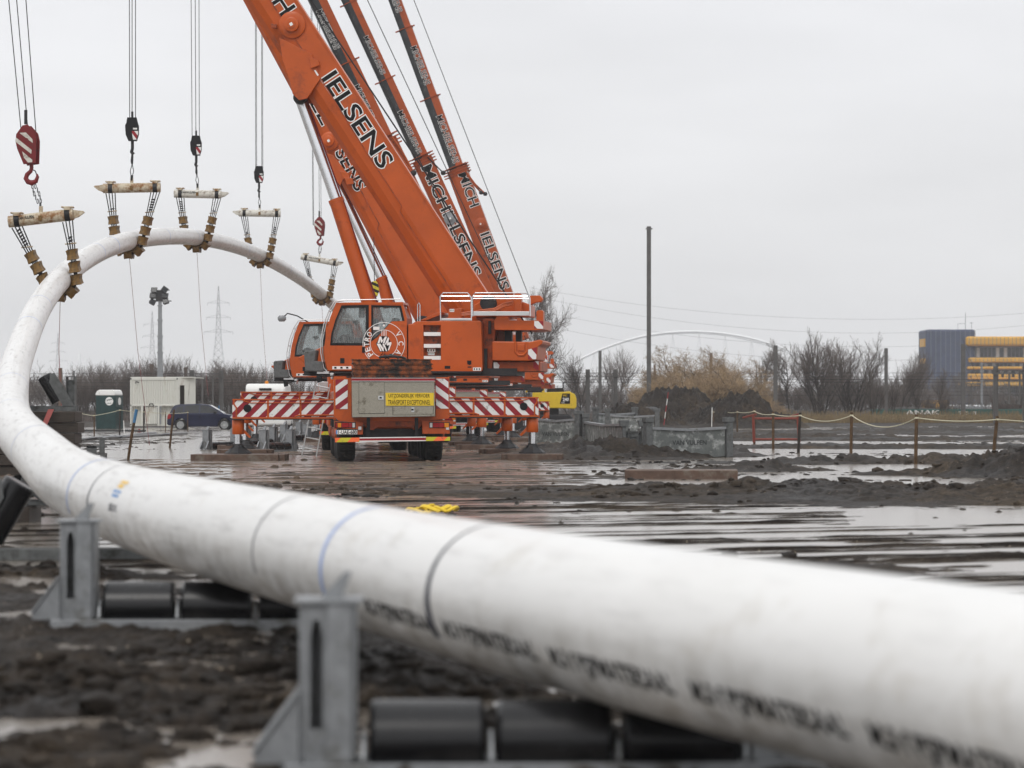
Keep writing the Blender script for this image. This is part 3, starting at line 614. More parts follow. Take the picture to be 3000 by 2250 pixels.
for q, m in ((((172, 320), (355, 320), (355, 768), (172, 768)), 'chevN'), (((1690, 308), (1885, 308), (1888, 762), (1700, 762)), 'chevM')):
    b = MB(); b.prism(z6(q, YR - .01), YR - .012, YR - .002); cp(b, 'chevron_panel', M[m])
# lamps, number plate, bumper
def lampbar(xa, xb, cols):
    b = MB(); b.prism(z6([(xa - 8, 968), (xb + 8, 968), (xb + 8, 1058), (xa - 8, 1058)], YR - .2), YR - .2, YR - .02); hs_ = cp(b, 'tail_lamp', M['black'], bevel=.006); x = xa; w = (xb - xa)
    for f, m in cols:
        b = MB(); b.prism(z6([(x + 3, 980), (x + w*f - 3, 980), (x + w*f - 3, 1048), (x + 3, 1048)], YR - .2), YR - .215, YR - .2005); cp(b, 'lens', M[m], parent=hs_, bevel=.004); x += w * f
lampbar(170, 470, ((.1, 'redlens'), (.2, 'amber'), (.38, 'redlens'), (.17, 'redpaint'), (.15, 'clear')))
lampbar(1600, 1895, ((.15, 'clear'), (.33, 'redlens'), (.27, 'redlens'), (.25, 'amber')))
for q in (((150, 955), (590, 955), (585, 1155), (505, 1158), (505, 1075), (150, 1065)), ((1480, 945), (1905, 945), (1905, 1145), (1490, 1145))):
    b = MB(); b.prism(z6(q, YR - .1), YR - .19, YR - .02); cp(b, 'lamp_bracket', M['orange_dirty'], bevel=.008)
for x in (540, 1872):
    b = MB(); b.prism(z6([(x-24, 1035 if x < 999 else 1040), (x+24, 1035 if x < 999 else 1040), (x+24, 1085), (x-24, 1085)], YR - .2), YR - .205, YR - .191); cp(b, 'reflector', M['clear'], bevel=.005)
pq = z6([(175, 1088), (500, 1088), (500, 1152), (175, 1152)], YR - .2); b = MB(); b.prism(pq, YR - .222, YR - .205); npl = cp(b, 'number_plate', M['white']); npl['_skip'] = 1
b = MB(); b.prism(z6([(176, 1089), (201, 1089), (201, 1151), (176, 1151)], YR - .22), YR - .2235, YR - .2221); cp(b, 'country_band', M['logob'], parent=npl)
px0, px1 = pq[0][0], pq[1][0]; pz = (pq[0][1] + pq[2][1]) / 2
lettering('lettering', '1-UAE-680', (px0 + .058, YR - .222, pz), (1, 0, 0), (0, 0, 1), px1 - px0 - .07, .085, M['text'], npl, thick=.02, proud=.002)
b = MB(); b.prism(z6([(535, 1210), (1545, 1192), (1545, 1245), (535, 1260)], YR - .3), YR - .32, YR - .2); bar = cp(b, 'bumper_bar', M['redpaint'], bevel=.005)
for zq in (((535, 1200), (1545, 1188), (1545, 1202), (535, 1215)), ((535, 1250), (1545, 1242), (1545, 1255), (535, 1266))):
    b = MB(); b.prism(z6(zq, YR - .32), YR - .325, YR - .321); cp(b, 'white_edge', M['white'], parent=bar)
for q in (((162, 1208), (535, 1203), (535, 1268), (165, 1274)), ((1545, 1192), (1912, 1192), (1912, 1250), (1545, 1255))):
    b = MB(); b.prism(z6(q, YR - .32), YR - .335, YR - .24); cp(b, 'marker_board', M['chevF'], bevel=.004)
# wheels: five axles
def wheel(x, y, s, r=.67, w=.46):
    b = MB(); b.lathe([(0, r*.62), (.01, r*.9), (.05, r*.985), (.08, r), (w-.08, r), (w-.05, r*.985), (w-.01, r*.9), (w, r*.62)], (x - w/2, y, r - .01), (1, 0, 0), 40)
    for k in range(40):                              # tread lugs
        a = 2*math.pi*k/40
        for u in (.09, .28):
            Mx = Matrix.Translation((x - w/2 + u, y, r - .01)) @ Matrix.Rotation(a, 4, 'X'); b.box((0, -.03, r - .01), (.12, .03, r + .012), Mx)
    o = cp(b, 'wheel', M['rubber'], smooth=True)
    b = MB(); xs = x + s * (w/2 - .06); b.lathe([(0, r*.60), (.05, r*.60), (.06, r*.5), (.0, r*.42), (.0, r*.25), (.1, r*.2), (.12, .04)], (xs, y, r - .01), (s, 0, 0), 24); cp(b, 'rim', M['orange_dirty'], parent=o, smooth=True)
for y in (-4.55, -2.9, -1.25, 2.6, 4.25):
    for s in (-1, 1): wheel(s * 1.06, y, s)
b = MB()
for y in (-4.55, -2.9, -1.25, 2.6, 4.25): b.cyl((-1, y, .66), (1, y, .66), .09); b.box((-.25, y-.2, .45), (.25, y+.2, .85))
cp(b, 'axles', M['darksteel'])
b = MB()
for s in (-1, 1): b.box((s*1.33 - .03, YR + .3, 1.38), (s*1.33 + .03, -.6, 1.42)); b.box((min(s*.8, s*1.36), YR+.15, 1.40), (max(s*.8, s*1.36), -.6, 1.44))
cp(b, 'mudguard', M['black'])
# outriggers
def outrigger(s, y, zt, zb, xe, padz, name='outrigger'):
    xi = s * 1.28; xo = s * xe; a, c = sorted((xi, xo)); ms = 'chevL' if s < 0 else 'chevR'
    b = MB(); b.box((a, y - .2, zb + .02), (c, y + .2, zt)); o = cp(b, 'outrigger_beam', M[ms], bevel=.01)
    b = MB()                                         # painted edges, ribs and hose line
    b.box((a, y-.225, zt - .02), (c, y+.225, zt + .012)); b.box((a, y-.225, zb - .02), (c, y+.225, zb + .018))
    for f in (.0, .34, .66): x = xi + (xo - xi) * f * .98; b.box((min(x, x+s*.05), y-.216, zb + .018), (max(x, x+s*.05), y-.201, zt - .02))
    b.tube([(xi, y-.215, zt-.085), (xi+(xo-xi)*.82, y-.215, zt-.085), (xi+(xo-xi)*.9, y-.215, zt-.03)], .014, 6)
    b.tube([(xo-s*.1, y-.215, zb+.02), (xo-s*.1, y-.215, zt-.2), (xo-s*.04, y-.215, zt-.12), (xo-s*.04, y-.215, zt-.02)], .02, 6)
    b.tube([(xi, y-.215, zb+.07), (xi+(xo-xi)*.36, y-.215, zb+.065), (xi+(xo-xi)*.4, y-.215, zb+.03)], .02, 6)
    cp(b, 'edge_trim', M['orange'], parent=o, bevel=.004)
    b = MB(); b.box((a, y-.23, zb-.045), (c, y+.23, zb-.021)); cp(b, 'lower_flange', M['darksteel'], parent=o)
    b = MB(); b.lathe([(0, .098), (.012, .098)], (xo - s*.37, y-.201, (zt+zb)/2 + .01), (0, -1, 0), 24); cp(b, 'hole_cover', M['black'], parent=o)
    b = MB(); xj = xo - s*.14
    b.lathe([(0, .135), (.02, .15), (.34, .15), (.36, .135)], (xj, y, zb - .045), (0, 0, -1), 24); b.prism([(xj, zb-.25), (xj - s*.28, zb-.5), (xj-s*.32, zb-.47), (xj, zb-.12)], y-.04, y+.04); cp(b, 'jack_sleeve', M['orange'], parent=o, smooth=True)
    b = MB(); b.cyl((xj, y, zb - .3), (xj, y, padz + .2), .08, n=20); cp(b, 'jack_rod', M['chrome'], parent=o, smooth=True)
    b = MB(); b.lathe([(0, .34), (.02, .34), (.17, .14), (.22, .11), (.24, .11)], (xj, y, padz + .005), (0, 0, 1), 8); b.box((xj-.3, y-.09, padz+.2), (xj+.3, y+.09, padz+.22)); cp(b, 'jack_foot', M['darksteel'], parent=o)
    return xj
PADZ = .16
OUT = [(-1, -3.45, 1.50, 1.045, 3.83), (1, -3.45, 1.55, 1.09, 3.74), (-1, 5.0, 1.72, 1.27, 3.75), (1, 5.0, 1.50, 1.05, 3.75)]
for s, y, zt, zb, xe in OUT: outrigger(s, y, zt, zb, xe, PADZ)
b = MB(); b.box((-1.34, -3.75, .98), (1.34, -3.15, 1.62)); b.box((-1.34, 4.7, 1.0), (1.34, 5.3, 1.75)); cp(b, 'outrigger_box', M['orange'], bevel=.02)
# ladder, mirrors and fittings on the left flank
b = MB(); b.box((-1.6, 4.2, 1.75), (-1.36, 4.7, 2.0)); cp(b, 'storage_tray', M['alu'], bevel=.01)
# ---- superstructure
V = 1.30
b = MB(); b.prism(z3([(640, 705), (1600, 712), (1600, 722), (640, 722)], V), -1.1, V); b.box((-3.6, -1.0, 2.12), (1.9, 1.0, 2.3)); cp(b, 'turntable_deck', M['darksteel'], 'S')
body = z3([(1150, 420), (1190, 420), (1200, 403), (1590, 400), (1600, 410), (1608, 700), (1600, 713), (1150, 713)], V)
rec = z3([(1243, 427), (1350, 427), (1352, 640), (1246, 640)], V)
b = MB(); b.holed(body, [rec], V - .16, V); cp(b, 'engine_housing', M['orange'], 'S', bevel=.012)
b = MB(); b.prism(body, .15, V - .17); cp(b, 'inner_housing', M['orange_dirty'], 'S')
for (ya, yb) in ((470, 493), (543, 566), (617, 640)):
    b = MB(); b.prism(z3([(1246, ya), (1350, ya), (1351, yb), (1247, yb)], V), V - .15, V + .004); cp(b, 'step', M['white'], 'S', bevel=.004)
for q in (((1375, 678), (1410, 678), (1410, 696), (1375, 696)), ((1513, 645), (1540, 645), (1540, 668), (1530, 673), (1515, 668)), ((1517, 682), (1541, 682), (1541, 689), (1517, 689))):
    b = MB(); b.prism(z3(q, V), V + .001, V + .006); cp(b, 'vent', M['black'], 'S')
for q in (((1550, 688), (1600, 688), (1600, 708), (1550, 708)), ((1268, 572), (1318, 572), (1318, 592), (1268, 592)), ((1272, 595), (1312, 595), (1312, 612), (1272, 612)), ((682, 680), (800, 680), (800, 699), (682, 699)), ((1406, 327), (1434, 327), (1434, 345), (1406, 345))):
    vv = V - .157 if 1260 < q[0][0] < 1330 else V
    b = MB(); b.prism(z3(q, vv), vv + .003, vv + .008); st_ = cp(b, 'safety_sticker', M['white'], 'S')
    c0 = z3(q, vv); b = MB(); xm = c0[0][0]; dx = (c0[1][0] - c0[0][0]); zz0, zz1 = c0[2][1], c0[0][1]
    for k, f in enumerate((.1, .42, .72)): b.box((xm + dx * f, vv + .0085, zz0 + (zz1-zz0)*.2), (xm + dx * (f + .12), vv + .011, zz0 + (zz1-zz0)*.8))
    cp(b, 'pictogram', M['text'], parent=st_)
# cab shell with real openings
co = z3([(655, 716), (637, 640), (632, 560), (645, 470), (668, 380), (705, 288), (1115, 284), (1141, 382), (1143, 716)], V)
wi = z3([(668, 552), (676, 478), (700, 395), (738, 305), (905, 302), (905, 553)], V)
wr = z3([(922, 303), (1106, 306), (1128, 400), (1048, 403), (960, 500), (922, 528)], V)
b = MB(); b.holed(co, [wi, wr], V - .06, V); cp(b, 'cab_side', M['orange'], 'S', bevel=.01)
fw = z3([(668, 552), (676, 478), (700, 395), (738, 305), (1106, 306), (1128, 400), (1110, 553)], V)
b = MB(); b.holed(co, [fw], .30, .36); cp(b, 'cab_far_side', M['orange'], 'S', bevel=.01)
def inset(poly, k):
    cx = sum(p[0] for p in poly) / len(poly); cz = sum(p[1] for p in poly) / len(poly); return [(cx + (p[0]-cx)*k, cz + (p[1]-cz)*(k - .01)) for p in poly]
for w_ in (wi, wr):
    b = MB(); b.holed(w_, [inset(w_, .88)], V - .012, V + .004); fr_ = cp(b, 'window_seal', M['black'], 'S')
    b = MB(); b.prism(inset(w_, .9), V - .03, V - .022); cp(b, 'window_pane', M['glass'], parent=fr_)
b = MB(); b.prism(z3([(655, 716), (637, 640), (634, 600), (1143, 600), (1143, 716)], V), .37, V - .07); b.prism(z3([(705, 288), (1115, 284), (1117, 298), (700, 300)], V), .28, V + .01); cp(b, 'cab_floor_and_roof', M['orange'], 'S')
rp_ = z3([(1100, 300), (1140, 384), (1143, 600), (1120, 600), (1118, 390)], V); b = MB(); b.prism(rp_, .37, V - .07); cp(b, 'cab_rear_wall', M['orange_dirty'], 'S')
wsn = z3([(634, 600), (633, 560), (645, 470), (668, 380), (704, 292), (710, 294), (675, 380), (652, 470), (640, 560), (641, 600)], V); b = MB(); b.prism(wsn, .37, V - .07); cp(b, 'windscreen', M['glass'], 'S')
b = MB()                                            # chromed guard rails round the windscreen
for v in (V + .05, V - .25): b.tube([Vector((p[0], v, p[1])) for p in z3([(745, 274), (700, 280), (662, 340), (632, 420), (612, 520), (612, 600), (630, 690), (650, 712)], V)], .014, 8)
for q in ((662, 340), (622, 470), (612, 560), (622, 660)): p = z3([q], V)[0]; b.cyl((p[0], V + .05, p[1]), (p[0], V - .25, p[1]), .012, n=8)
b.tube([Vector((p[0], V, p[1])) for p in z3([(735, 272), (1105, 266)], V)], .012, 8)
cp(b, 'guard_rail', M['alu'], 'S', smooth=True)
b = MB(); gp = z3([(1206, 420), (1206, 300), (1213, 288), (1220, 300), (1220, 420)], V); b.tube([Vector((p[0], V - .08, p[1])) for p in gp], .014, 8); cp(b, 'grab_handle', M['chrome'], 'S', smooth=True)
b = MB(); b.prism(z3([(730, 630), (757, 630), (757, 663), (730, 663)], V), V + .001, V + .006); cp(b, 'lock_plate', M['black'], 'S'); b = MB(); b.prism(z3([(866, 560), (884, 560), (884, 597), (866, 597)], V), V + .001, V + .02); cp(b, 'door_handle', M['black'], 'S')
b = MB(); b.prism(z3([(904, 303), (907, 303), (907, 712), (904, 712)], V), V + .001, V + .005); b.prism(z3([(920, 604), (1143, 604), (1143, 606), (920, 606)], V), V + .001, V + .004); cp(b, 'door_gap', M['text'], 'S')
b = MB(); b.prism(z3([(845, 318), (880, 318), (880, 380), (845, 380)], V - .3), V - .35, V - .28); b.prism(z3([(800, 400), (835, 395), (850, 410), (820, 425)], V - .3), V - .4, V - .3)
b.prism(z3([(670, 600), (690, 500), (720, 480), (880, 520), (900, 600)], V), .5, .62); b.tube([Vector((p[0], .9, p[1])) for p in z3([(720, 590), (700, 520), (675, 500)], V)], .03, 8); cp(b, 'control_console', M['black'], 'S', bevel=.01)
b = MB(); b.prism(z3([(880, 600), (900, 540), (1010, 545), (1040, 380), (1075, 380), (1060, 600)], V), .55, 1.05); cp(b, 'operator_seat', M['boomgrey'], 'S', bevel=.04)
# platform in front of the cab
b = MB(); b.prism(z3([(590, 712), (665, 712), (665, 727), (590, 727)], V), .5, V + .1); b.prism(z3([(665, 722), (690, 722), (680, 760), (672, 760)], V), V - .2, V); cp(b, 'cab_step', M['alu'], 'S', bevel=.005)
b = MB(); b.prism(z3([(508, 600), (515, 585), (585, 580), (575, 650), (620, 650), (630, 715), (515, 712)], V + .1), V - .3, V + .15); cp(b, 'perforated_locker', M['galv_dark'], 'S', bevel=.03)
# company roundel, white on orange
M['decal'] = mat('white_decal', (.80, .80, .78), .45, var=.04)
ctr = z3([(1000, 541)], V)[0]; e_ = z3([(1131, 541)], V)[0]; RO = abs(e_[0] - ctr[0]); cz = ctr[1]
def annul(r0, r1, a0, a1, n=60):
    vs = []; fs = []
    for k in range(n + 1):
        a = a0 + (a1 - a0) * k / n
        for r in (r0, r1): vs.append((ctr[0] + r * math.cos(a), V + .009, cz + r * math.sin(a)))
    for k in range(n): fs.append((2*k, 2*k+1, 2*k+3, 2*k+2))
    return MB().add(vs, fs)
dec = cp(annul(RO * .975, RO, 0, 2*math.pi), 'roundel', M['decal'], 'S'); dec['_skip'] = 1
cp(annul(RO * .63, RO * .655, 0, 2*math.pi), 'inner_ring', M['decal'], parent=dec)
def arc_text(s, a_start, step, h):
    for k, chh in enumerate(s):
        a = a_start - step * k                       # seen from outside, +X runs to the left
        c_ = Vector((ctr[0] - RO * .81 * math.cos(a), V + .009, cz + RO * .81 * math.sin(a))); yd = Vector((-math.cos(a), 0, math.sin(a))); xd = Vector((-math.sin(a), 0, -math.cos(a)))
        lettering('lettering', chh, c_ - xd * h * .38, xd, yd, h * (.3 if chh == 'I' else .76), h, M['decal'], dec, thick=.02, proud=.002)
arc_text('PETRO', R(217), R(17.5), .13); arc_text('VCA', R(33), R(32), .13)
def L2(u, w, pr=.009): return (ctr[0] - RO * u, V + pr, cz + RO * w)
def lq(pts, m, pr): cp(MB().add([L2(u, w, pr) for u, w in pts], [tuple(range(len(pts)))]), 'hook_emblem', m, parent=dec)
lq([(-.37, .0), (-.17, .35), (.17, .35), (.37, .0), (.18, -.37), (-.18, -.37)], M['text'], .008)
for pts in ([(-.30, .02), (-.20, .33), (-.12, .33), (-.06, .15), (.06, .33), (.15, .33), (.03, .02), (-.05, .02), (.01, .2), (-.1, .04), (-.14, .04), (-.15, .2), (-.21, .02)],
            [(.05, -.02), (.2, .31), (.25, .24), (.21, .05), (.35, .08), (.36, .0), (.24, -.32), (.19, -.29), (.27, -.06), (.16, -.09), (.14, -.05), (.17, .1), (.1, -.06)],
            [(-.34, .0), (-.16, -.35), (-.1, -.35), (-.19, -.1), (-.05, -.35), (.0, -.35), (-.02, -.08), (.1, -.35), (.16, -.35), (.02, .0), (-.06, .0), (-.04, -.2), (-.16, .0)]):
    tr = tessellate_polygon([[Vector((p[0], p[1], 0)) for p in pts]]); cp(MB().add([L2(u, w, .011) for u, w in pts], [tuple(t) for t in tr]), 'hook_emblem', M['decal'], parent=dec)
for u in (-.1, -.03, .04, .11): lq([(u-.012, .36), (u+.012, .36), (u+.012, .62), (u-.012, .62)], M['decal'], .009)
b = MB(); b.lathe([(0, RO*.05), (.003, RO*.05)], L2(0, .85, .009), (0, 1, 0), 16); cp(b, 'emblem_dot', M['decal'], parent=dec)
b = MB(); b.tube([L2(-.05, -.40), L2(-.05, -.46), L2(-.16, -.56), L2(-.16, -.7), L2(-.06, -.76), L2(.06, -.72), L2(.1, -.62)], .008, 5); b.tube([L2(.05, -.40), L2(.05, -.5), L2(-.08, -.6), L2(-.07, -.66), L2(.02, -.64)], .008, 5); cp(b, 'emblem_line', M['text'], parent=dec)
b = MB(); b.prism(z3([(930, 436), (972, 436), (972, 456), (930, 456)], V), V - .02, V - .008); cp(b, 'safety_sticker', M['white'], 'S')
# rear machinery, rails and counterweights
b = MB(); b.prism(z3([(1395, 328), (1480, 322), (1480, 398), (1395, 398)], V - .2), .5, V - .25); b.prism(z3([(1550, 300), (1620, 262), (1800, 262), (1900, 300), (1900, 372), (1550, 372)], V - .5), -.6, .55)
b.prism(z3([(1803, 232), (1845, 232), (1845, 350), (1803, 350)], V - .3), .55, .95); b.prism(z3([(1893, 242), (1955, 240), (1974, 262), (1965, 280), (1930, 285), (1893, 300)], V - .5), .2, .5)
b.prism(z3([(1938, 342), (1945, 334), (1975, 334), (1982, 342), (1982, 400), (1938, 400)], V - .4), .45, .8); b.prism(z3([(1210, 400), (1345, 340), (1350, 360), (1250, 400)], V - .3), -.9, .9); cp(b, 'winch_housing', M['orange'], 'S', bevel=.02)
b = MB(); pz_ = z3([(1640, 290)], V - .35)[0]; b.lathe([(0, .2), (.05, .2), (.06, .13), (.3, .13), (.31, .2), (.36, .2)], (pz_[0], .58, pz_[1]), (0, 1, 0), 24); cp(b, 'winch_drum', M['darksteel'], 'S', smooth=True)
b = MB()
for dz in (0, 9, 17): b.tube([Vector((p[0], V - .15, p[1])) for p in z3([(1480, 352 + dz), (1600, 335 + dz), (1680, 325 + dz), (1740, 295 + dz), (1800, 280 + dz)], V - .15)], .022, 8)
cp(b, 'hydraulic_hose', M['orange'], 'S', smooth=True)
def rails(x0, x1, y0, y1, name='safety_rail'):
    b = MB(); v = V - .02
    P3 = lambda a, c, vv=v: Vector((*z3([(a, c)], V)[0], 0)).xzy + Vector((0, vv, 0))
    b.tube([P3(x0, y1), P3(x0 - 2, y0 + 22), P3(x0 + 14, y0), P3(x1 - 22, y0), P3(x1, y0 + 30), P3(x1 + 2, y1)], .017, 8)
    for yy in (y0 + 20, y0 + 35): b.tube([P3(x0 + 3, yy + (15 if x1 - x0 < 250 and yy > y0 + 30 else 0)), P3(x1 - 5, yy + (15 if x1 - x0 < 250 and yy > y0 + 30 else 0))], .014, 8)
    b.tube([P3(x0 + 14, y0), P3(x0 + 14, y0, v - .9)], .014, 8); o = cp(b, name, M['chrome'], 'S', smooth=True)
    q = [P3(x0 + 5, y1 - 30), P3(x1 - 4, y1 - 30), P3(x1 - 4, y1 - 4), P3(x0 + 5, y1 - 4)] if x1 - x0 > 250 else [P3(x0 + 5, y1 - 14), P3(x1, y1 - 14), P3(x1, y1), P3(x0 + 5, y1)]
    b = MB(); b.prism([(p.x, p.z) for p in q], v - .04, v + .02); cp(b, 'toe_board', M['alu'], parent=o, bevel=.004)
rails(1350, 1538, 228, 398); rails(1548, 1900, 228, 372)
b = MB(); b.prism(z3([(1604, 385), (1665, 385), (1690, 400), (1680, 480), (1660, 715), (1608, 715)], V - .35), -1.0, .75); cp(b, 'ballast_frame', M['orange_dirty'], 'S', bevel=.02)
b = MB(); b.prism(z3([(1612, 570), (1632, 570), (1632, 712), (1612, 712)], V - .3), .76, .85); b.cyl(Vector((*z3([(1648, 480)], V - .3)[0], .8)).xzy, Vector((*z3([(1648, 400)], V - .3)[0], .8)).xzy, .04); cp(b, 'ballast_lock', M['boomgrey'], 'S')
VB = 1.1
b = MB(); b.prism(z3([(1682, 448), (1680, 400), (1697, 375), (1765, 375), (1770, 398), (1985, 398), (1984, 452), (1940, 458), (1690, 456)], VB), -VB, VB); cp(b, 'upper_counterweight', M['orange'], 'S', bevel=.03)
b = MB(); b.prism(z3([(1668, 640), (1668, 532), (1680, 526), (1900, 530), (1960, 516), (1982, 524), (1976, 542), (1950, 560), (1944, 640), (1890, 648), (1676, 646)], VB), -VB, VB); lw = cp(b, 'lower_counterweight', M['orange'], 'S', bevel=.03)
b = MB(); uq = z3([(1812, 530), (1812, 590), (1830, 612), (1862, 612), (1882, 590), (1882, 530)], VB); b.tube([Vector((p[0], VB + .005, p[1])) for p in uq], .035, 8); b.prism(z3([(1826, 545), (1868, 545), (1868, 585), (1826, 585)], VB), VB, VB + .03); cp(b, 'casting_rib', M['orange'], parent=lw, bevel=.01)
b = MB(); b.prism(z3([(1672, 652), (1960, 652), (1960, 712), (1672, 712)], VB), -VB, VB - .2); cp(b, 'ballast_base', M['orange_dirty'], 'S', bevel=.02)
b = MB()
for q in ((1748, 1790), (1815, 1850)): b.prism(z3([(q[0], 455), (q[1], 455), (q[1], 530), (q[0], 530)], .4), .2, .5)
cp(b, 'ballast_ram', M['darksteel'], 'S', bevel=.01)
M['chevS'] = stripes('chevron_ballast', (.74, .74, .72), (.27, .012, .022), .3, -.75, .66, off=.4)
for q in (((1928, 402), (1983, 400), (1983, 450), (1928, 447)), ((1890, 578), (1945, 562), (1940, 637), (1890, 637)), ((1672, 655), (1712, 655), (1700, 710), (1672, 708)), ((1918, 648), (1950, 648), (1950, 705), (1918, 690))):
    b = MB(); b.prism(z3(q, VB), VB + .001 - (.2 if q[0][1] > 640 else 0), VB + .006 - (.2 if q[0][1] > 640 else 0)); cp(b, 'chevron_panel', M['chevS'], 'S')
b = MB(); b.prism([(.9, 2.2), (1.8, 2.2), (2.2, 2.6), (1.5, 2.9), (.2, 2.9)], -.6, .2); b.prism([(-3.3, 2.3), (-.2, 2.3), (.2, 2.9), (-1.6, 3.5), (-3.3, 3.6)], -.75, -.55); b.prism([(-3.3, 2.3), (-.2, 2.3), (.2, 2.9), (-1.6, 3.5), (-3.3, 3.6)], .05, .14); b.cyl((-2.2, -1.1, 3.3), (-2.2, .1, 3.3), .18); cp(b, 'boom_bracket', M['orange'], 'S', bevel=.02)
# mirror on a bent arm
b = MB(); b.tube([Vector((p[0], V + .1, p[1])) for p in z3([(690, 740), (640, 745), (610, 742)], V)], .018, 6); b.prism(z3([(583, 738), (616, 738), (620, 775), (590, 782)], V + .1), V + .05, V + .12); cp(b, 'mirror', M['black'], 'S', bevel=.01)
# ---- copies for the four cranes behind
tag(root1, 'nearest orange mobile crane, rear box with yellow exceptional transport sign', 'mobile crane', 'orange mobile cranes in a row')
LB = ['second orange mobile crane, its cab just left of the nearest cab', 'third orange mobile crane, boom between the nearest boom and the dark striped ones', 'fourth orange mobile crane, boom with grey disc and full company name', 'farthest orange mobile crane, its boom the rightmost of all']
roots = [root1]
for i in range(1, 5):
    r = empty('mobile_crane', (CR[i]['T'][0], CR[i]['T'][1], 0), 0, LB[i-1], 'mobile crane', 'orange mobile cranes in a row'); roots.append(r)
    for ch in [c for c in root1.children if '_f' in c and '_skip' not in c and not (i == 1 and c.name.startswith('safety_rail'))]:
        n = copy_tree(ch, r); n.matrix_local = (Matrix.Translation((-.78, 0, .0)) if (i == 1 and ch['_f'] == 'S' and not ch.name.startswith(('upper_c', 'lower_c', 'ballast', 'chevron'))) else Matrix()) @ Matrix.Rotation((YC - R(1.5)) if ch['_f'] == 'C' else CR[i]['yaw'], 4, 'Z')
b = MB(); q = P(905, 945, 94) - roots[1].location; q2 = P(842, 918, 94) - roots[1].location; q3 = P(832, 928, 94) - roots[1].location
b.tube([q, P(870, 925, 94) - roots[1].location, q2, q3], .02, 6); b.build('mirror_arm', M['black'], roots[1], smooth=True)
MB().ball(P(826, 933, 94) - roots[1].location, (.14, .06, .12), 10).build('mirror', M['galv'], roots[1], smooth=True)
M['chY'] = stripes('hook_warning_bands', (.62, .50, .04), (.015, .015, .015), .17, .4, .9)
q = P(1097, 846, 92); bk = MB(); bk.prism([(-.08, .22), (.06, .24), (.13, .10), (.14, -.08), (.08, -.24), (-.02, -.28), (-.10, -.1), (-.12, .1)], -.1, .1); o = bk.build('auxiliary_hook', M['chY'], roots[1], Matrix.Translation(q - roots[1].location), bevel=.02)
MB().tube([(0, 0, .2), (-.02, 0, 1.6)], .012, 6).build('hook_rope', M['wire'], o); MB().tube([(.0, 0, -.26), (.01, 0, -.4), (.08, 0, -.44), (.1, 0, -.36)], .03, 8).build('hook_tip', M['redblock'], o)
# ---- booms: direction from the foot to the tip
PROF = [(-.5, .50), (.5, .50), (.5, -.02), (.47, -.2), (.36, -.36), (.18, -.47), (-.18, -.47), (-.36, -.36), (-.47, -.2), (-.5, -.02)]
def boom_frame(i):
    c = CR[i]; Ms = yawM(*c['T'], c['yaw']); q = hitplane(Ms, 1, -.28, *c['foot']); ft = Ms @ q; tp = c['tipw']; a = (tp - ft).normalized()
    lat = Vector((0, 0, 1)).cross(a).normalized()                # left of the boom = towards the camera
    up = a.cross(lat).normalized(); return ft, a, lat, up, (tp - ft).length
def bsec(f, t0, t1, w, h, prof=PROF, w1=None):
    ft, a, lat, up, L = f; vs = []; k = len(prof)
    for t, s in ((t0, 1), (t1, w1 or 1)):
        for u, v in prof: vs.append(ft + a * t + lat * (u * w * s) + up * (v * h * s))
    fs = [(i, (i+1) % k, k + (i+1) % k, k + i) for i in range(k)] + [tuple(reversed(range(k))), tuple(range(k, 2*k))]
    return MB().add(vs, fs)
def loc_(mb, r): return mb.move(Matrix.Translation(-r.location))
def along(f, x, y, off):                             # where a photo pixel falls on the boom's near side: distance from foot and height across
    ft, a, lat, up, L = f; Mx = Matrix((a, lat, up)).transposed().to_4x4(); Mx.translation = ft; q = hitplane(Mx, 1, off, x, y); return q.x, q.z
def zB(x, y): return 650 + .4822 * x, .4822 * y
def collar(f, t, w, h, r, n=1, gap=.12, m='orange_far', lug=True):
    for k in range(n):
        b = bsec(f, t + k * gap, t + k * gap + .035, w, h)
        ft, a, lat, up, L = f
        if lug:
            c = ft + a * (t + k*gap); Mx = Matrix((a, lat, up)).transposed().to_4x4(); Mx.translation = c
            b.box((0, -.05, h*.45), (.05, .12, h*.45 + .16), Mx); b.box((.0, -.1, -h*.62), (.05, .1, -h*.45), Mx)
        loc_(b, r).build('section_collar', M[m], r)
def boom_text(f, s, pa, pb, h, w, r, outline=True, v=None, th=.006):
    ta, va = along(f, *pa, w/2); tb, vb = along(f, *pb, w/2); ft, a, lat, up, L = f; vv = (va + vb) / 2 if v is None else v
    org = ft + a * ta + lat * (w/2 + .004) + up * vv - r.location
    lettering('boom_lettering', s, org, -a, up, ta - tb, h, M['text'], r, None, thick=th, proud=.006, outline=(.034, M['decal']) if outline else None)
def disc(f, x, y, w, r, ra, rb, m='orange', name='boom_pin'):
    t, v = along(f, x, y, w/2); ft, a, lat, up, L = f; c = ft + a*t + up*v + lat*(w/2) - r.location
    b = MB(); b.lathe([(0, ra), (.05, ra), (.06, ra*.96), (.06, rb), (.16, rb), (.17, rb*.9), (.17, rb*.55), (.19, rb*.5)], c, lat, 32); o = b.build(name, M[m], r, smooth=True)
    b = MB(); Mx = Matrix((a, lat, up)).transposed().to_4x4(); Mx.translation = c; b.box((-.04, .191, -.04), (.04, .196, .04), Mx); b.build('pin_label', M['white'], o)
FR = [boom_frame(i) for i in range(5)]
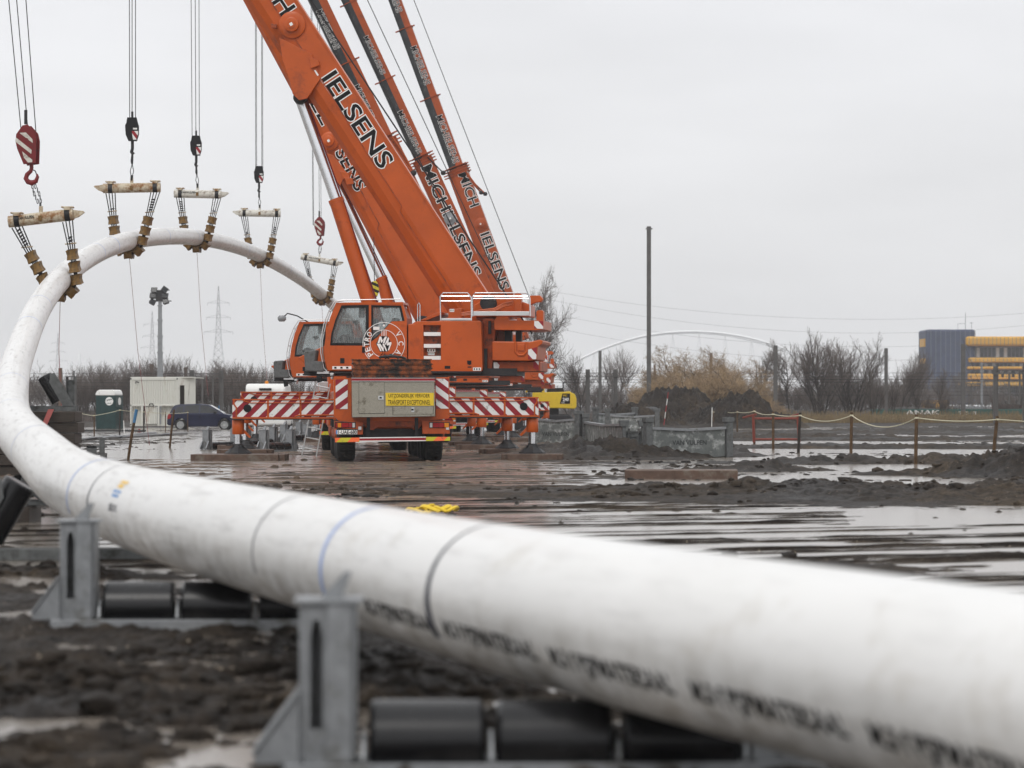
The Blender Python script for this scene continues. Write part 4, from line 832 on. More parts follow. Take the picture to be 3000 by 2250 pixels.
# crane 1 and 2: stout base sections
def base_boom(i, w, h, t_end):
    f = FR[i]; r = roots[i]; L = f[4]
    loc_(bsec(f, -.4, t_end, w, h), r).build('boom_base_section', M['orange'], r, bevel=.03)
    tt = t_end
    for k in range(3):
        sc = .9 - .1 * k; e_ = t_end + (L - t_end) * (k + 1) / 3; loc_(bsec(f, tt - .3, e_, w*sc, h*sc), r).build('boom_section', M['orange_far'], r); collar(f, e_ - .05, w*sc*1.12, h*sc*1.12, r); tt = e_
    b = MB(); ft, a, lat, up, LL = f; c = ft + a * (L - .1) - r.location; b.lathe([(0, .42), (.08, .42), (.1, .36), (.3, .36), (.32, .42), (.4, .42)], c - lat * .2, lat, 24); b.build('head_sheave', M['darksteel'], r, smooth=True)
    b = MB(); Mx = Matrix((a, lat, up)).transposed().to_4x4(); Mx.translation = ft - r.location
    t = 1.2
    while t < t_end: b.box((t, -w/2-.004, -.02), (t+.02, w/2+.004, h*.5 + .005), Mx); t += 2.6
    b.box((-.4, w/2-.1, h*.5-.02), (t_end, w/2 + .02, h*.5+.03), Mx); b.build('stiffener', M['orange'], r)
    b = MB(); b.tube([ft + a*t_ + lat*(w/2+.02) + up*v_ - r.location for t_, v_ in ((.5, -.12), (3.4, -.14), (3.5, -.02), (5, -.03), (8, .02), (t_end, .0))], .013, 6); b.build('hydraulic_line', M['orange_dirty'], r, smooth=True)
W1, H1 = 1.02, 1.16
base_boom(0, W1, H1, 15.0); base_boom(1, 1.0, 1.1, 13.0)
f = FR[0]; r = roots[0]; ft, a, lat, up, L = f
boom_text(f, 'IELSENS', zB(652, 452), zB(1000, 1003), .45, W1, r, v=None, th=.014)
boom_text(f, 'MICH', zB(230, -300), zB(402, 72), .45, W1, r, v=along(f, *zB(652, 452), W1/2)[1], th=.014)
disc(f, *zB(428, 152), W1, r, .35, .19)
def bpoly(f, pts, w, r, name, m, t0=0.0, t1=.06):
    ft, a, lat, up, L = f; Mx = Matrix((a, lat, up)).transposed().to_4x4(); Mx.translation = ft - r.location
    q = [along(f, *zB(x, y), w/2) for x, y in pts]
    for s in (1, -1): MB().prism(q, s*(w/2 + t0), s*(w/2 + t1), M=Mx).build(name, M[m], r, bevel=.012)
bpoly(f, [(372, 372), (350, 230), (450, 280), (548, 330), (600, 480), (520, 600), (470, 610), (432, 572), (408, 470)], W1, r, 'cylinder_bracket', 'orange')
bpoly(f, [(535, 352), (590, 370), (598, 400), (545, 420)], W1, r, 'junction_box', 'orange', .06, .13)
bpoly(f, [(562, 428), (572, 428), (592, 458), (582, 463)], W1, r, 'safety_sticker', 'white', .062, .066)
bpoly(f, [(300, 145), (335, 150), (338, 175), (305, 172)], W1, r, 'hydraulic_valve', 'orange_dirty', .0, .12)
def lift_cylinder(i, top, split, bot, r1, r2):
    c = CR[i]; r = roots[i]; Ms = yawM(*c['T'], c['yaw']); q = [Ms @ hitplane(Ms, 1, -.28, *p) - r.location for p in (top, split, bot)]
    MB().tube([q[2], q[1]], r2, 24).build('lift_cylinder', M['orange'], r, smooth=True)
    d = (q[0] - q[1]).normalized(); MB().tube([q[1], q[0]], r1, 24).build('cylinder_rod', M['chrome'], r, smooth=True)
    MB().tube([q[1] - d*.05, q[1] + d*.06], r2 * 1.06, 24).build('cylinder_gland', M['orange'], r)
    b = MB(); b.cyl(q[0] + Vector((0, -.35, 0)), q[0] + Vector((0, .35, 0)), .17, n=20); b.build('rod_eye', M['darksteel'], r, smooth=True)
    off = Vector((.24, -.1, -.05)); MB().tube([q[2] + off, q[1] + off * .8, q[0] + off * .7], .022, 6).build('hydraulic_line', M['redblock'], r, smooth=True)
lift_cylinder(0, zB(478, 600), zB(697, 1222), (1100, 945), .148, .195)
lift_cylinder(1, zB(690, 1090), (1118, 818), (1140, 900), .135, .185)
f = FR[1]; r = roots[1]
boom_text(f, 'SENS', zB(728, 905), zB(842, 1150), .42, 1.0, r, th=.014)
tS, vS = along(f, *zB(728, 905), .5)
boom_text(f, 'MICHIEL', zB(400, 180), zB(612, 760), .42, 1.0, r, v=vS, th=.014)
disc(f, *zB(655, 858), 1.0, r, .30, .17)
bpoly(f, [(632, 930), (680, 945), (760, 1050), (720, 1130), (690, 1090)], 1.0, r, 'cylinder_bracket', 'orange')
bpoly(f, [(722, 1040), (772, 1050), (780, 1085), (740, 1090)], 1.0, r, 'junction_box', 'orange', .06, .13)
bpoly(f, [(750, 1080), (800, 1085), (806, 1120), (765, 1125)], 1.0, r, 'junction_box', 'orange', .06, .2)
# cranes 3 to 5: telescoped booms with greased undersides
def tele_boom(i, base_end_px, wb, hb, joints, ws, hs, tipw):
    f = FR[i]; r = roots[i]; ft, a, lat, up, L = f; t0 = along(f, *zB(*base_end_px), wb/2)[0]
    loc_(bsec(f, -.4, t0, wb, hb), r).build('boom_base_section', M['orange_far'], r, bevel=.03)
    collar(f, t0 - .3, wb * 1.12, hb * 1.12, r, 4, .14)
    ends = [t0] + [along(f, *zB(*j), ws/2)[0] for j in joints]; nxt = ends[-1] + (L - ends[-1]) / 2; ends += [nxt, L]
    for k in range(len(ends) - 1):
        s = 1 - .07 * k; w, h = ws * s, hs * s
        up_prof = [(-.5, .5), (.5, .5), (.5, .06), (-.5, .06)]; lo = [(-.5, .058), (.5, .058), (.5, -.02), (.44, -.24), (.28, -.42), (-.28, -.42), (-.44, -.24), (-.5, -.02)]
        loc_(bsec(f, ends[k] - .2, ends[k+1], w, h, up_prof), r).build('boom_section', M['orange_far'], r)
        loc_(bsec(f, ends[k] - .2, ends[k+1], w, h, lo), r).build('boom_underside', M['boomgrey'], r)
        collar(f, ends[k+1] - .04, w * 1.13, h * 1.13, r)
    b = MB(); c = ft + a * (L - .1) - r.location; b.lathe([(0, .4), (.08, .4), (.1, .34), (.3, .34), (.32, .4), (.4, .4)], c - lat * .2, lat, 24); b.build('head_sheave', M['darksteel'], r, smooth=True)
    return ends
tele_boom(2, (1028, 835), .9, .95, [(762, 375), (470, -190)], .66, .74, 0)
tele_boom(3, (1212, 965), .84, .92, [(990, 480), (775, 10)], .60, .70, 0)
tele_boom(4, (1425, 1025), 1.0, 1.1, [(1262, 590), (1110, 168)], .70, .82, 0)
boom_text(FR[2], 'MICHIELSENS', zB(592, 62), zB(700, 296), .24, .66, roots[2], th=.014)
boom_text(FR[2], 'MICHIELSENS', zB(815, 520), zB(930, 760), .26, .66, roots[2], th=.014)
boom_text(FR[3], 'MICHIELSENS', zB(872, 222), zB(985, 447), .22, .6, roots[3], th=.006)
boom_text(FR[3], 'MICHIELSENS', zB(1080, 676), zB(1203, 928), .25, .6, roots[3], th=.006)
boom_text(FR[3], 'MICHIELSENS', zB(1228, 1015), zB(1560, 1665), .50, .84, roots[3], th=.014)
boom_text(FR[4], 'MICHIELSENS', zB(985, -170), zB(1085, 70), .32, .7, roots[4], th=.006)
boom_text(FR[4], 'MICHIELSENS', zB(1165, 282), zB(1250, 512), .32, .7, roots[4], th=.006)
boom_text(FR[4], 'MICHIELSENS', zB(1320, 702), zB(1425, 988), .34, .7, roots[4], th=.006)
boom_text(FR[4], 'MICH', zB(1460, 1052), zB(1540, 1250), .50, 1.0, roots[4], th=.014)
boom_text(FR[4], 'IELSENS', zB(1592, 1418), (1482, 845), .50, 1.0, roots[4], th=.014)
disc(FR[3], *zB(1386, 1328), .84, roots[3], .28, .13, 'galv'); disc(FR[4], *zB(1573, 1362), 1.0, roots[4], .33, .16, 'orange_far')
# folded jib stays beside the boom heads
def stay(i, pts, wdt, m='orange_far', rr=.045):
    f = FR[i]; r = roots[i]; ft, a, lat, up, L = f; q = []
    for x, y in pts: t, v = along(f, *zB(x, y), wdt/2 + .05); q.append(ft + a*t + lat*(wdt/2 + .05) + up*v - r.location)
    MB().tube(q, rr, 6).build('jib_stay', M[m], r); MB().ball(q[-1], .12).build('stay_end', M['darksteel'], r)
stay(2, [(1035, 835), (1100, 930), (1165, 1050)], .9); stay(2, [(1022, 860), (1090, 960), (1160, 1055)], .9)
stay(4, [(1480, 1040), (1540, 1120), (1600, 1178)], 1.0); stay(4, [(1488, 1055), (1530, 1120), (1575, 1170)], 1.0)
stay(3, [(1250, 955), (1300, 1005), (1345, 1050)], .84, 'black', .03)
# hoist ropes from the winch up the back of each boom
for i in range(5):
    f = FR[i]; r = roots[i]; ft, a, lat, up, L = f; Ms = yawM(*CR[i]['T'], CR[i]['yaw']); wn = Ms @ Vector((-3.9 if i < 4 else -4.4, .1, 3.2))
    MB().tube([wn - r.location, ft + a * L + up * .75 - r.location], .02, 6).build('hoist_rope', M['wire'], r)
for (x0, y0, x1, y1, i) in ((500, 0, 502, 130, 2), (530, 60, 545, 170, 2),):
    pass
# stacked jack pads on the tail box
q0 = z3([(805, 755), (1300, 755)], 0, lambda x, y, v: C(x, y, YR - .3)); xa, xb = q0[0][0], q0[1][0]; zz = C(0, 750 + 755*.4747, YR - .42)[1] + .012
A = yawM(*T1, YC); NM = ['bottom', 'second from bottom', 'third from bottom', 'topmost']
M['pad'] = mat('oily_orange_steel', (.30, .075, .016), .5, var=.4, scale=4, bump=.5, bscale=12, dirt=((.016, .012, .010), .72, 5))
for k in range(4):
    b = MB(); h = .112; z0 = zz + k * (h + .004); jx = rnd.uniform(-.02, .02)
    b.box((xa + jx, YR - .40, z0), (xb + jx, YR + .5, z0 + h * .18)); b.box((xa + .03 + jx, YR - .37, z0 + h*.18), (xb - .03 + jx, YR + .47, z0 + h*.80)); b.box((xa + jx, YR - .40, z0 + h*.80), (xb + jx, YR + .5, z0 + h))
    o = b.build('jack_pad', M['pad'], None, bevel=.006); o.matrix_world = A; tag(o, 'oily orange steel jack pad on the tail box, %s of the stack' % NM[k], 'jack pad', 'jack pads stacked on the crane tail')
b = MB()
for k in range(5): a_ = k * 1.3; b.tube([(xa + .75 + .12*math.cos(a_) , YR - .2 + .08*math.sin(a_), zz + .47 + .012*k), (xa + .9 + .1*math.sin(a_*2), YR - .1, zz + .56 - .01*k), (xa + 1.2 + .1*math.cos(a_*2), YR - .2, zz + .475 + .01*k)], .028, 6)
o = b.build('coiled_sling', M['hose'], None, smooth=True); o.matrix_world = A; tag(o, 'dirty black sling coiled on top of the pad stack', 'sling', None)

# ------------------------------------------------------------------ hook blocks, spreader beams and roller slings
HK = [dict(y=78.5, bx=(25, 215), by=(650, 628), red=1, top=(75, 362), rp=[(62, 27), (82, 50), (105, 77)], m='rustwhite', name='rusty', nub=1, txt=1, crane=0),
      dict(y=96.0, bx=(302, 470), by=(552, 549), red=0, top=(388, 345), rp=[(380, 379), (387, 387), (397, 397)], m='rustwhite', name='rust streaked', nub=-1, txt=0, crane=1),
      dict(y=113.5, bx=(510, 648), by=(567, 570), red=0, top=(575, 398), rp=[(563, 560), (574, 572), (584, 583)], m='cleanwhite', name='white', nub=1, txt=1, crane=2),
      dict(y=134.0, bx=(700, 822), by=(624, 626), red=0, top=(759, 487), rp=[(749, 748), (752, 751), (767, 766), (770, 769)], m='cleanwhite', name='chipped white', nub=-1, txt=0, crane=3),
      dict(y=157.0, bx=(882, 990), by=(752, 772), red=1, top=(935, 638), rp=[(917, 911), (919, 914), (936, 930), (941, 936)], m='cleanwhite', name='small white', nub=1, txt=1, crane=4)]
ORD = ['first', 'second', 'third', 'fourth', 'fifth']
MS_ = {'t': None}
for hi, h in enumerate(HK):
    Y = h['y']; s_ = at_y(Y); pc, d, up, sd_ = pframe(s_)
    e0 = P(h['bx'][0], h['by'][0], Y); e1 = P(h['bx'][1], h['by'][1], Y); ax = (e1 - e0).normalized(); cen = (e0 + e1) / 2; Lb = (e1 - e0).length; px = F / Y
    dn = Vector((0, 1, 0)); rb = .155; upb = ax.cross(dn) * 1; upb = -upb if upb.z < 0 else upb
    t = empty('spreader_beam', cen); r0 = cen
    def loc(v): return Vector(v) - r0
    b = MB(); b.lathe([(0, rb*.96), (.01, rb), (Lb-.01, rb), (Lb, rb*.96)], loc(e0), ax, 28); b.build('tube', M[h['m']], t, smooth=True)
    nx = e1 if h['nub'] > 0 else e0; b = MB(); sg_ = h['nub']
    b.prism([(0, -.12), (0, .12), (sg_*.1, .10), (sg_*.26, .09), (sg_*.3, .05), (sg_*.14, -.07)], -.06, .06, M=Matrix.Translation(loc(nx))); b.build('end_lug', M[h['m']], t, bevel=.008)
    b = MB(); b.box((-.05, -.03, rb - .02), (.05, .03, rb + .16), Matrix.Translation(loc(cen))); b.build('lifting_eye', M[h['m']], t, bevel=.01)
    b = MB(); b.box((-.05, -rb - .015, -.08), (.05, -rb + .02, .06), Matrix.Translation(loc(cen))); b.build('shackle_plate', M['brownpu'], t, bevel=.01)
    for s in (0, 1):
        c = e0.lerp(e1, .13 if s == 0 else .91)
        b = MB(); dk = Matrix.Translation(loc(c)); b.lathe([(-.07, rb+.006), (.07, rb+.006)], loc(c), ax, 28); b.build('wear_band', M['black'] if hi in (0, 3) else M['darksteel'], t, smooth=True)
        b = MB()
        for yy in (-.12, -.03, .06, .14):
            b.box((-.08, yy - .02, rb - .03), (.08, yy + .02, rb + .05), dk); b.cyl(loc(c) + Vector((-.13, yy, rb + .05)), loc(c) + Vector((.13, yy, rb + .05)), .018, n=8); b.ball(loc(c) + Vector((-.13, yy, rb + .05)), .03, 8); b.ball(loc(c) + Vector((.13, yy, rb + .05)), .03, 8)
        b.build('rope_clamp', M['rustwhite'], t)
    if h['txt']:
        lettering('lettering', 'VAN VULPEN', loc(cen) - ax * (.58 if hi != 2 else .62) - dn * (rb + .003) + upb * .05, ax, upb, .42 if hi == 0 else .58, .08, M['text'], t, thick=.02, proud=.004)
    tag(t, '%s spreader beam on the %s hook from the left' % (h['name'], ORD[hi]), 'spreader beam', 'spreader beams over the pipeline')
    # roller sling: path in the plane of the beam, down one side, round the pipe, up the other
    sl = empty('roller_sling', pc); rr_ = .150; Rr = PR + rr_ * .84; q0 = pc
    def loc2(v): return Vector(v) - q0
    axh = Vector((ax.x, ax.y, 0)).normalized()
    plu = up if abs(up.z) > .3 else Vector((0, 0, 1)); plr = axh; depth = (d - Vector((0, 0, 1)) * 0).normalized()
    A0 = e0.lerp(e1, .13) - Vector((0, 0, rb)); A1 = e0.lerp(e1, .91) - Vector((0, 0, rb))
    cU = (Vector((0, 0, 1)) - d * d.z).normalized() if abs(d.z) < .6 else up; cR = d.cross(cU).normalized()
    if cR.x < 0: cR = -cR
    pts = []                                         # roller centres
    for side, Aa in ((-1, A0), (1, A1)):
        tang = pc + cR * (side * Rr); dist = (tang - Aa).length; nup = 2 if dist > 1.0 else 1
        for k in (2, 1, 0) if hi == 0 else (2, 1, 0):
            fr = k * .335 / dist
            if fr > .75: continue
            pts.append((tang.lerp(Aa, fr), side, (Aa - tang).normalized(), 'up'))
    for a_ in (-45, -90, -135):
        aa = R(a_); 
        pts.append((pc + (cR * math.cos(aa) + cU * math.sin(aa)) * Rr, 0, (cR * -math.sin(aa) + cU * math.cos(aa)), 'ar'))
    b = MB()
    for c, side, tg, kd in pts:
        if kd == 'ar' and a_ is None: continue
        for k in (-1.5, -.5, .5, 1.5):
            o_ = c + d * (k * .16); L2_ = .25
            b2 = MB(); prof = [(-L2_/2, .03), (-L2_/2, rr_), (-L2_/2+.03, rr_*.95), (0, rr_*.84), (L2_/2-.03, rr_*.95), (L2_/2, rr_), (L2_/2, .03)]
            if MS_['t'] is None: MS_['t'] = MB().lathe(prof, (0, 0, 0), (0, 0, 1), 14).build('sling_roller', M['brownpu'], None, smooth=True).data
            ro = bpy.data.objects.new('sling_roller', MS_['t']); COL.objects.link(ro); ro.parent = sl
            ro.matrix_local = Matrix.Translation(loc2(o_) + Vector((rnd.uniform(-.008, .008), 0, rnd.uniform(-.01, .01)))) @ tg.to_track_quat('Z', 'Y').to_matrix().to_4x4()
    bpy.data.objects.remove([o for o in bpy.data.objects if o.name.startswith('sling_roller') and o.parent is None][0]) if any(o.name.startswith('sling_roller') and o.parent is None for o in bpy.data.objects) else None
    b = MB()
    for k, yy in enumerate((-.26, -.09, .09, .26)):
        arc = [pc + (cR * math.cos(R(x)) + cU * math.sin(R(x))) * (Rr) + d * yy for x in range(0, -181, -15)]
        path = [A1 + depth * yy + ax * (yy * .42)] + arc + [A0 + depth * yy + ax * (yy * .42)]; b.tube([loc2(p) for p in path], .017, 6)
    b.build('sling_wires', M['wire'], sl, smooth=True)
    b = MB()                                        # rubber spacers bunched on the wires above the rollers
    for side, Aa in ((-1, A0), (1, A1)):
        tang = pc + cR * (side * Rr); dist = (tang - Aa).length; n_ = {0: (6, 2), 1: (1, 5), 2: (5, 1), 3: (1, 4), 4: (5, 1)}[hi][0 if side < 0 else 1]
        u0 = tang.lerp(Aa, min(.9, .98 / dist)); dirn = (Aa - tang).normalized()
        for k in range(n_):
            for yy in (-.2, .2):
                p_ = u0 + dirn * (.05 + k * .085) + depth * yy; b.lathe([(-.022, .02), (-.006, .05), (.006, .05), (.022, .02)], loc2(p_), dirn, 8)
    b.build('wire_spacers', M['wire'], sl)
    b = MB()
    for side, Aa in ((-1, A0), (1, A1)):
        tang = pc + cR * (side * Rr); dist = (tang - Aa).length; u0 = tang.lerp(Aa, min(.9, .94 / dist)); b.tube([loc2(u0 - plr * .16), loc2(u0 + plr * .14 + Vector((0, 0, .03)))], .018, 6)
    b.build('retaining_bar', M['rustwhite'], sl)
    tag(sl, 'sling of brown rollers cradling the pipe under the %s spreader beam' % {'rusty': 'rusty', 'rust streaked': 'rust streaked', 'white': 'clean white', 'chipped white': 'chipped white', 'small white': 'small far white'}[h['name']], 'roller sling', 'roller slings round the pipeline')
    # tag line hanging from the sling
    gx, gy = [(180, 1190), (438, 1305), (610, 1160), (782, 1110), (962, 1110)][hi]
    top_ = pc - cU * (Rr + .1); bot_ = P(gx, gy, Y - 2)
    mid = top_.lerp(bot_, .5) + Vector((-.05, 0, 0)); o = MB().tube([top_ - top_, mid - top_, bot_ - top_], .008, 5).build('tag_line', M['redblock']); o.location = top_; tag(o, 'thin dark red tag line hanging below the %s roller sling' % ORD[hi], 'tag line', 'tag lines below the slings')
    # hook block
    X0, Y0 = h['top']; tp = P(X0, Y0, Y); blk = empty('hook_block', tp)
    def lb(v): return Vector(v) - tp
    if h['red']:
        sc = 1.0 if hi == 0 else .92; w = .27 * sc
        ol = [(-.06, .0), (-.24, -.22), (-.27, -.40), (-.24, -.60), (-.10, -1.02), (.22, -1.0), (.26, -.62), (.28, -.40), (.25, -.20), (.08, .02)]
        if hi == 0: TM = Matrix.Translation((0, 0, -.06)) @ Matrix.Rotation(R(-4), 4, 'Y') @ Matrix.Scale(1.0, 4)
        else: TM = Matrix.Translation((0, 0, .02)) @ Matrix.Scale(.95, 4)
        b = MB(); b.prism(ol, -.16, -.13); b.prism([(x + .05, z - .02) for x, z in ol], .10, .13); b.move(TM).build('side_plate', M['redblock'], blk, bevel=.006)
        b = MB(); b.lathe([(0, .05), (.0, .24), (.03, .22), (.06, .24), (.1, .24), (.13, .22), (.16, .24), (.16, .05)], (.02, -.09, -.38), (0, 1, 0), 28); b.cyl((.02, -.17, -.38), (.02, .15, -.38), .05); b.move(TM).build('sheave', M['redblock'], blk, smooth=True)
        b = MB()
        for q in ([(-.15, -.19), (.02, -.19), (.18, -.38), (.18, -.48)], [(-.25, -.30), (.14, -.66), (.12, -.76), (-.26, -.42)], [(-.11, -.68), (.14, -.92), (.13, -.98), (.02, -.98), (-.08, -.84)]): b.prism(q, -.168, -.161)
        b.move(TM).build('white_stripe', M['cleanwhite'], blk)
        b = MB(); pts_ = [(.08, -1.0), (.08, -1.12), (.05, -1.2), (-.05, -1.28), (-.09, -1.38), (-.04, -1.47), (.06, -1.51), (.17, -1.47), (.22, -1.36), (.21, -1.28)]
        b.tube([TM @ Vector((x, 0, z)) for x, z in pts_], [.055, .05, .055, .06, .065, .07, .075, .06, .045, .02], 12); b.build('hook', M['redblock'], blk, smooth=True)
        b = MB(); b.tube([TM @ Vector(v) for v in ((.1, 0, -1.16), (.17, 0, -1.2), (.2, 0, -1.3))], .015, 6); b.build('safety_latch', M['black'], blk)
        b = MB(); b.box((-.035, -.03, -.02), (.045, .03, .36)); b.build('rope_socket', M['darksteel'], blk, bevel=.01)
        hb = TM @ Vector((.06, 0, -1.45))
    else:
        b = MB(); k_ = (.9 if hi == 1 else 1.0); ol = [(-.15, .0), (.15, .0), (.19, -.18), (.22, -.26), (.22, -.52), (.15, -.74), (-.12, -.74), (-.2, -.55), (-.22, -.26), (-.18, -.18)]
        b.prism(ol, -.16, -.12); b.prism([(x - .02, z) for x, z in ol], .08, .12); b.prism([(x * .93, z - .01) for x, z in ol[4:8]] + [(-.2, -.3), (.2, -.3)], -.12, .08); b.build('side_plate', M['black'], blk, bevel=.008)
        b = MB(); b.lathe([(0, .17), (.03, .15), (.06, .17), (.09, .15), (.12, .17), (.16, .17)], (0, -.08, -.2), (0, 1, 0), 24); b.build('sheave', M['boomgrey'], blk, smooth=True)
        if 'chB' not in M: M['chB'] = stripes('chevron_block', (.74, .74, .72), (.27, .012, .022), .2, .8, .6)
        b = MB(); b.prism([(.0, -.44), (.205, -.44), (.205, -.52), (.145, -.72), (.04, -.72)], -.168, -.161); b.build('chevron_panel', M['chB'], blk)
        b = MB(); b.prism([(.04, -.34), (.17, -.34), (.17, -.39), (.04, -.39)], -.168, -.161); b.build('maker_plate', M['white'], blk)
        b = MB(); b.box((-.04, -.03, 0), (.03, .03, .2)); b.build('rope_socket', M['darksteel'], blk, bevel=.01) if hi != 3 else None
        b = MB(); b.tube([(.0, 0, -.74), (.0, 0, -1.0), (-.03, 0, -1.1), (.0, 0, -1.17), (.06, 0, -1.12)], [.05, .05, .055, .05, .03], 10); b.build('hook', M['darksteel'], blk, smooth=True); hb = Vector((0, 0, -1.15))
    # ropes up to the boom head
    for (xb_, xt_) in h['rp']:
        p0 = P(xb_, Y0 + 22, Y); p1 = P(xb_ + (xt_ - xb_) * (Y0 + 700) / Y0, -700, Y); tz = CR[h['crane']]['tipw'].z; p1 = p0 + (p1 - p0) * ((tz - p0.z) / (p1.z - p0.z))
        MB().tube([lb(p0), lb(p1)], .0135, 6).build('hoist_rope', M['wire'], blk)
    tag(blk, {0: 'large dark red hook block with white stripes, leftmost of all', 1: 'black hook block above the rust streaked spreader beam', 2: 'black hook block above the clean white spreader beam', 3: 'black hook block above the chipped white beam', 4: 'small dark red hook block nearest the crane booms'}[hi], 'hook block', 'hook blocks hanging from the cranes')
    # chain or wire bridle between hook and beam
    c0 = tp + hb; c1 = cen + Vector((0, 0, rb + .14)); br = empty('lifting_bridle', c0); 
    if h['red']:
        for s in (-.035, .045):
            b = MB(); n_ = 7
            for k in range(n_):
                p_ = (c1 - c0) * (k + .5) / n_ + Vector((s * math.sin(math.pi * (k + .5) / n_) * 1.6, 0, 0)); ll = (c1 - c0).length / n_ * .62
                ringp = [p_ + (Vector((math.cos(a2) * .022, 0, math.sin(a2) * ll)) if k % 2 else Vector((0, math.cos(a2) * .022, math.sin(a2) * ll))) for a2 in [2 * math.pi * q_ / 10 for q_ in range(11)]]
                b.tube(ringp, .011, 5, caps=False)
            b.build('chain', M['darksteel'], br)
    else:
        b = MB(); v = c1 - c0; b.tube([Vector((0, 0, 0)), v * .3 + Vector((-.01, 0, 0)), v * .42], [.035, .045, .03], 8); b.build('shackle', M['darksteel'], br)
        b = MB(); b.tube([v * .4, v * .7 + Vector((-.055, 0, 0)), v], .014, 6); b.tube([v * .4, v * .7 + Vector((.055, 0, 0)), v], .014, 6); b.build('wire_loop', M['wire'], br)
        b = MB(); b.tube([v * .86, v + Vector((0, 0, -.06))], .045, 8); b.build('shackle', M['darksteel'], br)
    tag(br, {0: 'double black chain between the red hook and the rusty beam', 1: 'wire bridle above the rust streaked beam', 2: 'wire bridle above the clean white beam', 3: 'wire bridle above the chipped white beam', 4: 'short chain below the small far red hook'}[hi], 'bridle', 'bridles under the hooks')
# ------------------------------------------------------------------ things standing on the site
def put(mb, name, m, loc, label, cat, group=None, rz=0, **kw):
    o = mb.build(name, m, None, **kw); o.location = loc; o.rotation_euler = (0, 0, rz); return tag(o, label, cat, group)
def G(x, y_px, Y=None):                              # ground point under a photo pixel
    Y = Y or CH * F / (y_px - HY); X = (x - 1500) / F * Y; return Vector((X, Y, gz(X, Y)))
# timber mats under the jacks: thick bolted beams, cut octagonal
def jmat(w, d, h=.15, n=5, cut=.35):
    b = MB()
    for k in range(n):
        y0 = -d/2 + d*k/n; y1 = -d/2 + d*(k+1)/n - .012; c0 = cut * max(0, abs((k + .5)/n - .5) * 2 - .35); hw = w/2 - c0; jt = rnd.uniform(-.02, .02)
        b.box((-hw + jt, y0, -.03), (hw + jt, y1, h - rnd.uniform(0, .012)))
    return b
MATL = [('wide octagonal timber mat under the rear left jack of the nearest crane', (700, 1342), 2.5, 1.8, -1, 0, 0), ('octagonal timber mat under the rear right jack of the nearest crane', (0, 0), 1.5, 1.4, 1, 0, 0),
        ('timber mat under the front left jack of the nearest crane', (0, 0), 1.5, 1.4, -1, 1, 0), ('timber mat under the front right jack of the nearest crane', (0, 0), 1.5, 1.3, 1, 1, 0)]
jl = []
for i in range(5):
    A = yawM(*CR[i]['T'], YC if i == 0 else YC - R(1.5))
    for k, (s, y, zt, zb, xe) in enumerate(OUT):
        p = A @ Vector((s * (xe - .14), y, 0)); jl.append((i, k, p))
WH = ['rear left', 'rear right', 'front left', 'front right']; CN = ['nearest', 'second', 'third', 'fourth', 'farthest']
for i, k, p in jl:
    w, d = ((2.35, 1.7) if (i, k) == (0, 0) else (1.55, 1.3)); b = jmat(w, d, .155 if i == 0 else .15)
    put(b, 'timber_mat', M['mattimber'], (p.x + (0 if (i, k) != (0, 0) else .05), p.y, 0), '%stimber mat under the %s jack of the %s crane' % ('wide octagonal ' if (i, k) == (0, 0) else '', WH[k], CN[i]), 'timber mat', 'timber mats under the crane jacks', R(rnd.uniform(-4, 8)), bevel=.012)
g = G(1995, 1402); put(jmat(2.05*g.y/55, .9, .16, 3, .0), 'timber_mat', M['mattimber'], (g.x, g.y, .01), 'flat brown timber mat lying alone in the mud before the zinc panel', 'timber mat', 'loose timber mats', R(-3), bevel=.012)
g = G(1430, 1290, 106)
# loose plank edges and clods are part of the ground; yellow webbing heap behind the pipe
yl = G(1240, 1512); b = MB()
for k, (dx, dz, rr_) in enumerate(((-.12, .0, .16), (.06, .02, .14), (.2, .0, .1))):
    pts = []
    for j in range(15): a_ = j / 14 * 5.4 + k; pts.append((dx + rr_ * math.cos(a_) + .01*j, .12 * math.sin(a_), .05 + dz + .06 * abs(math.sin(a_ * 1.3)) + .01*k))
    b.tube(pts, .018, 6, flat=1.6)
put(b, 'lifting_strap', M['yellow'], yl, 'heap of yellow lifting strap on the wet mud just behind the pipe', 'strap', smooth=True)
yo = put(MB().tube([(-.25, 0, .02), (-.1, .03, .11), (.08, -.02, .13), (.22, .0, .03)], .025, 6), 'rope_loop', M['brownpu'], yl + Vector((.1, .15, .0)), 'olive rope looped over the yellow strap heap', 'rope', smooth=True)
# ladder against the crane
lx = P(905, 1310, 79.5); b = MB(); t = empty('ladder', (lx.x, lx.y, 0), R(4), 'aluminium ladder leaning on the left flank of the nearest crane', 'ladder')
for s in (-.19, .19): MB().box((s-.016, -.04, 0), (s+.016, .04, 2.0), Matrix.Rotation(R(11), 4, 'Y')).build('stile', M['alu'], t)
b = MB()
for k in range(7): b.cyl((-.18, 0, .2 + k*.28), (.18, 0, .2 + k*.28), .016, n=8)
b.move(Matrix.Rotation(R(11), 4, 'Y')).build('rungs', M['alu'], t)
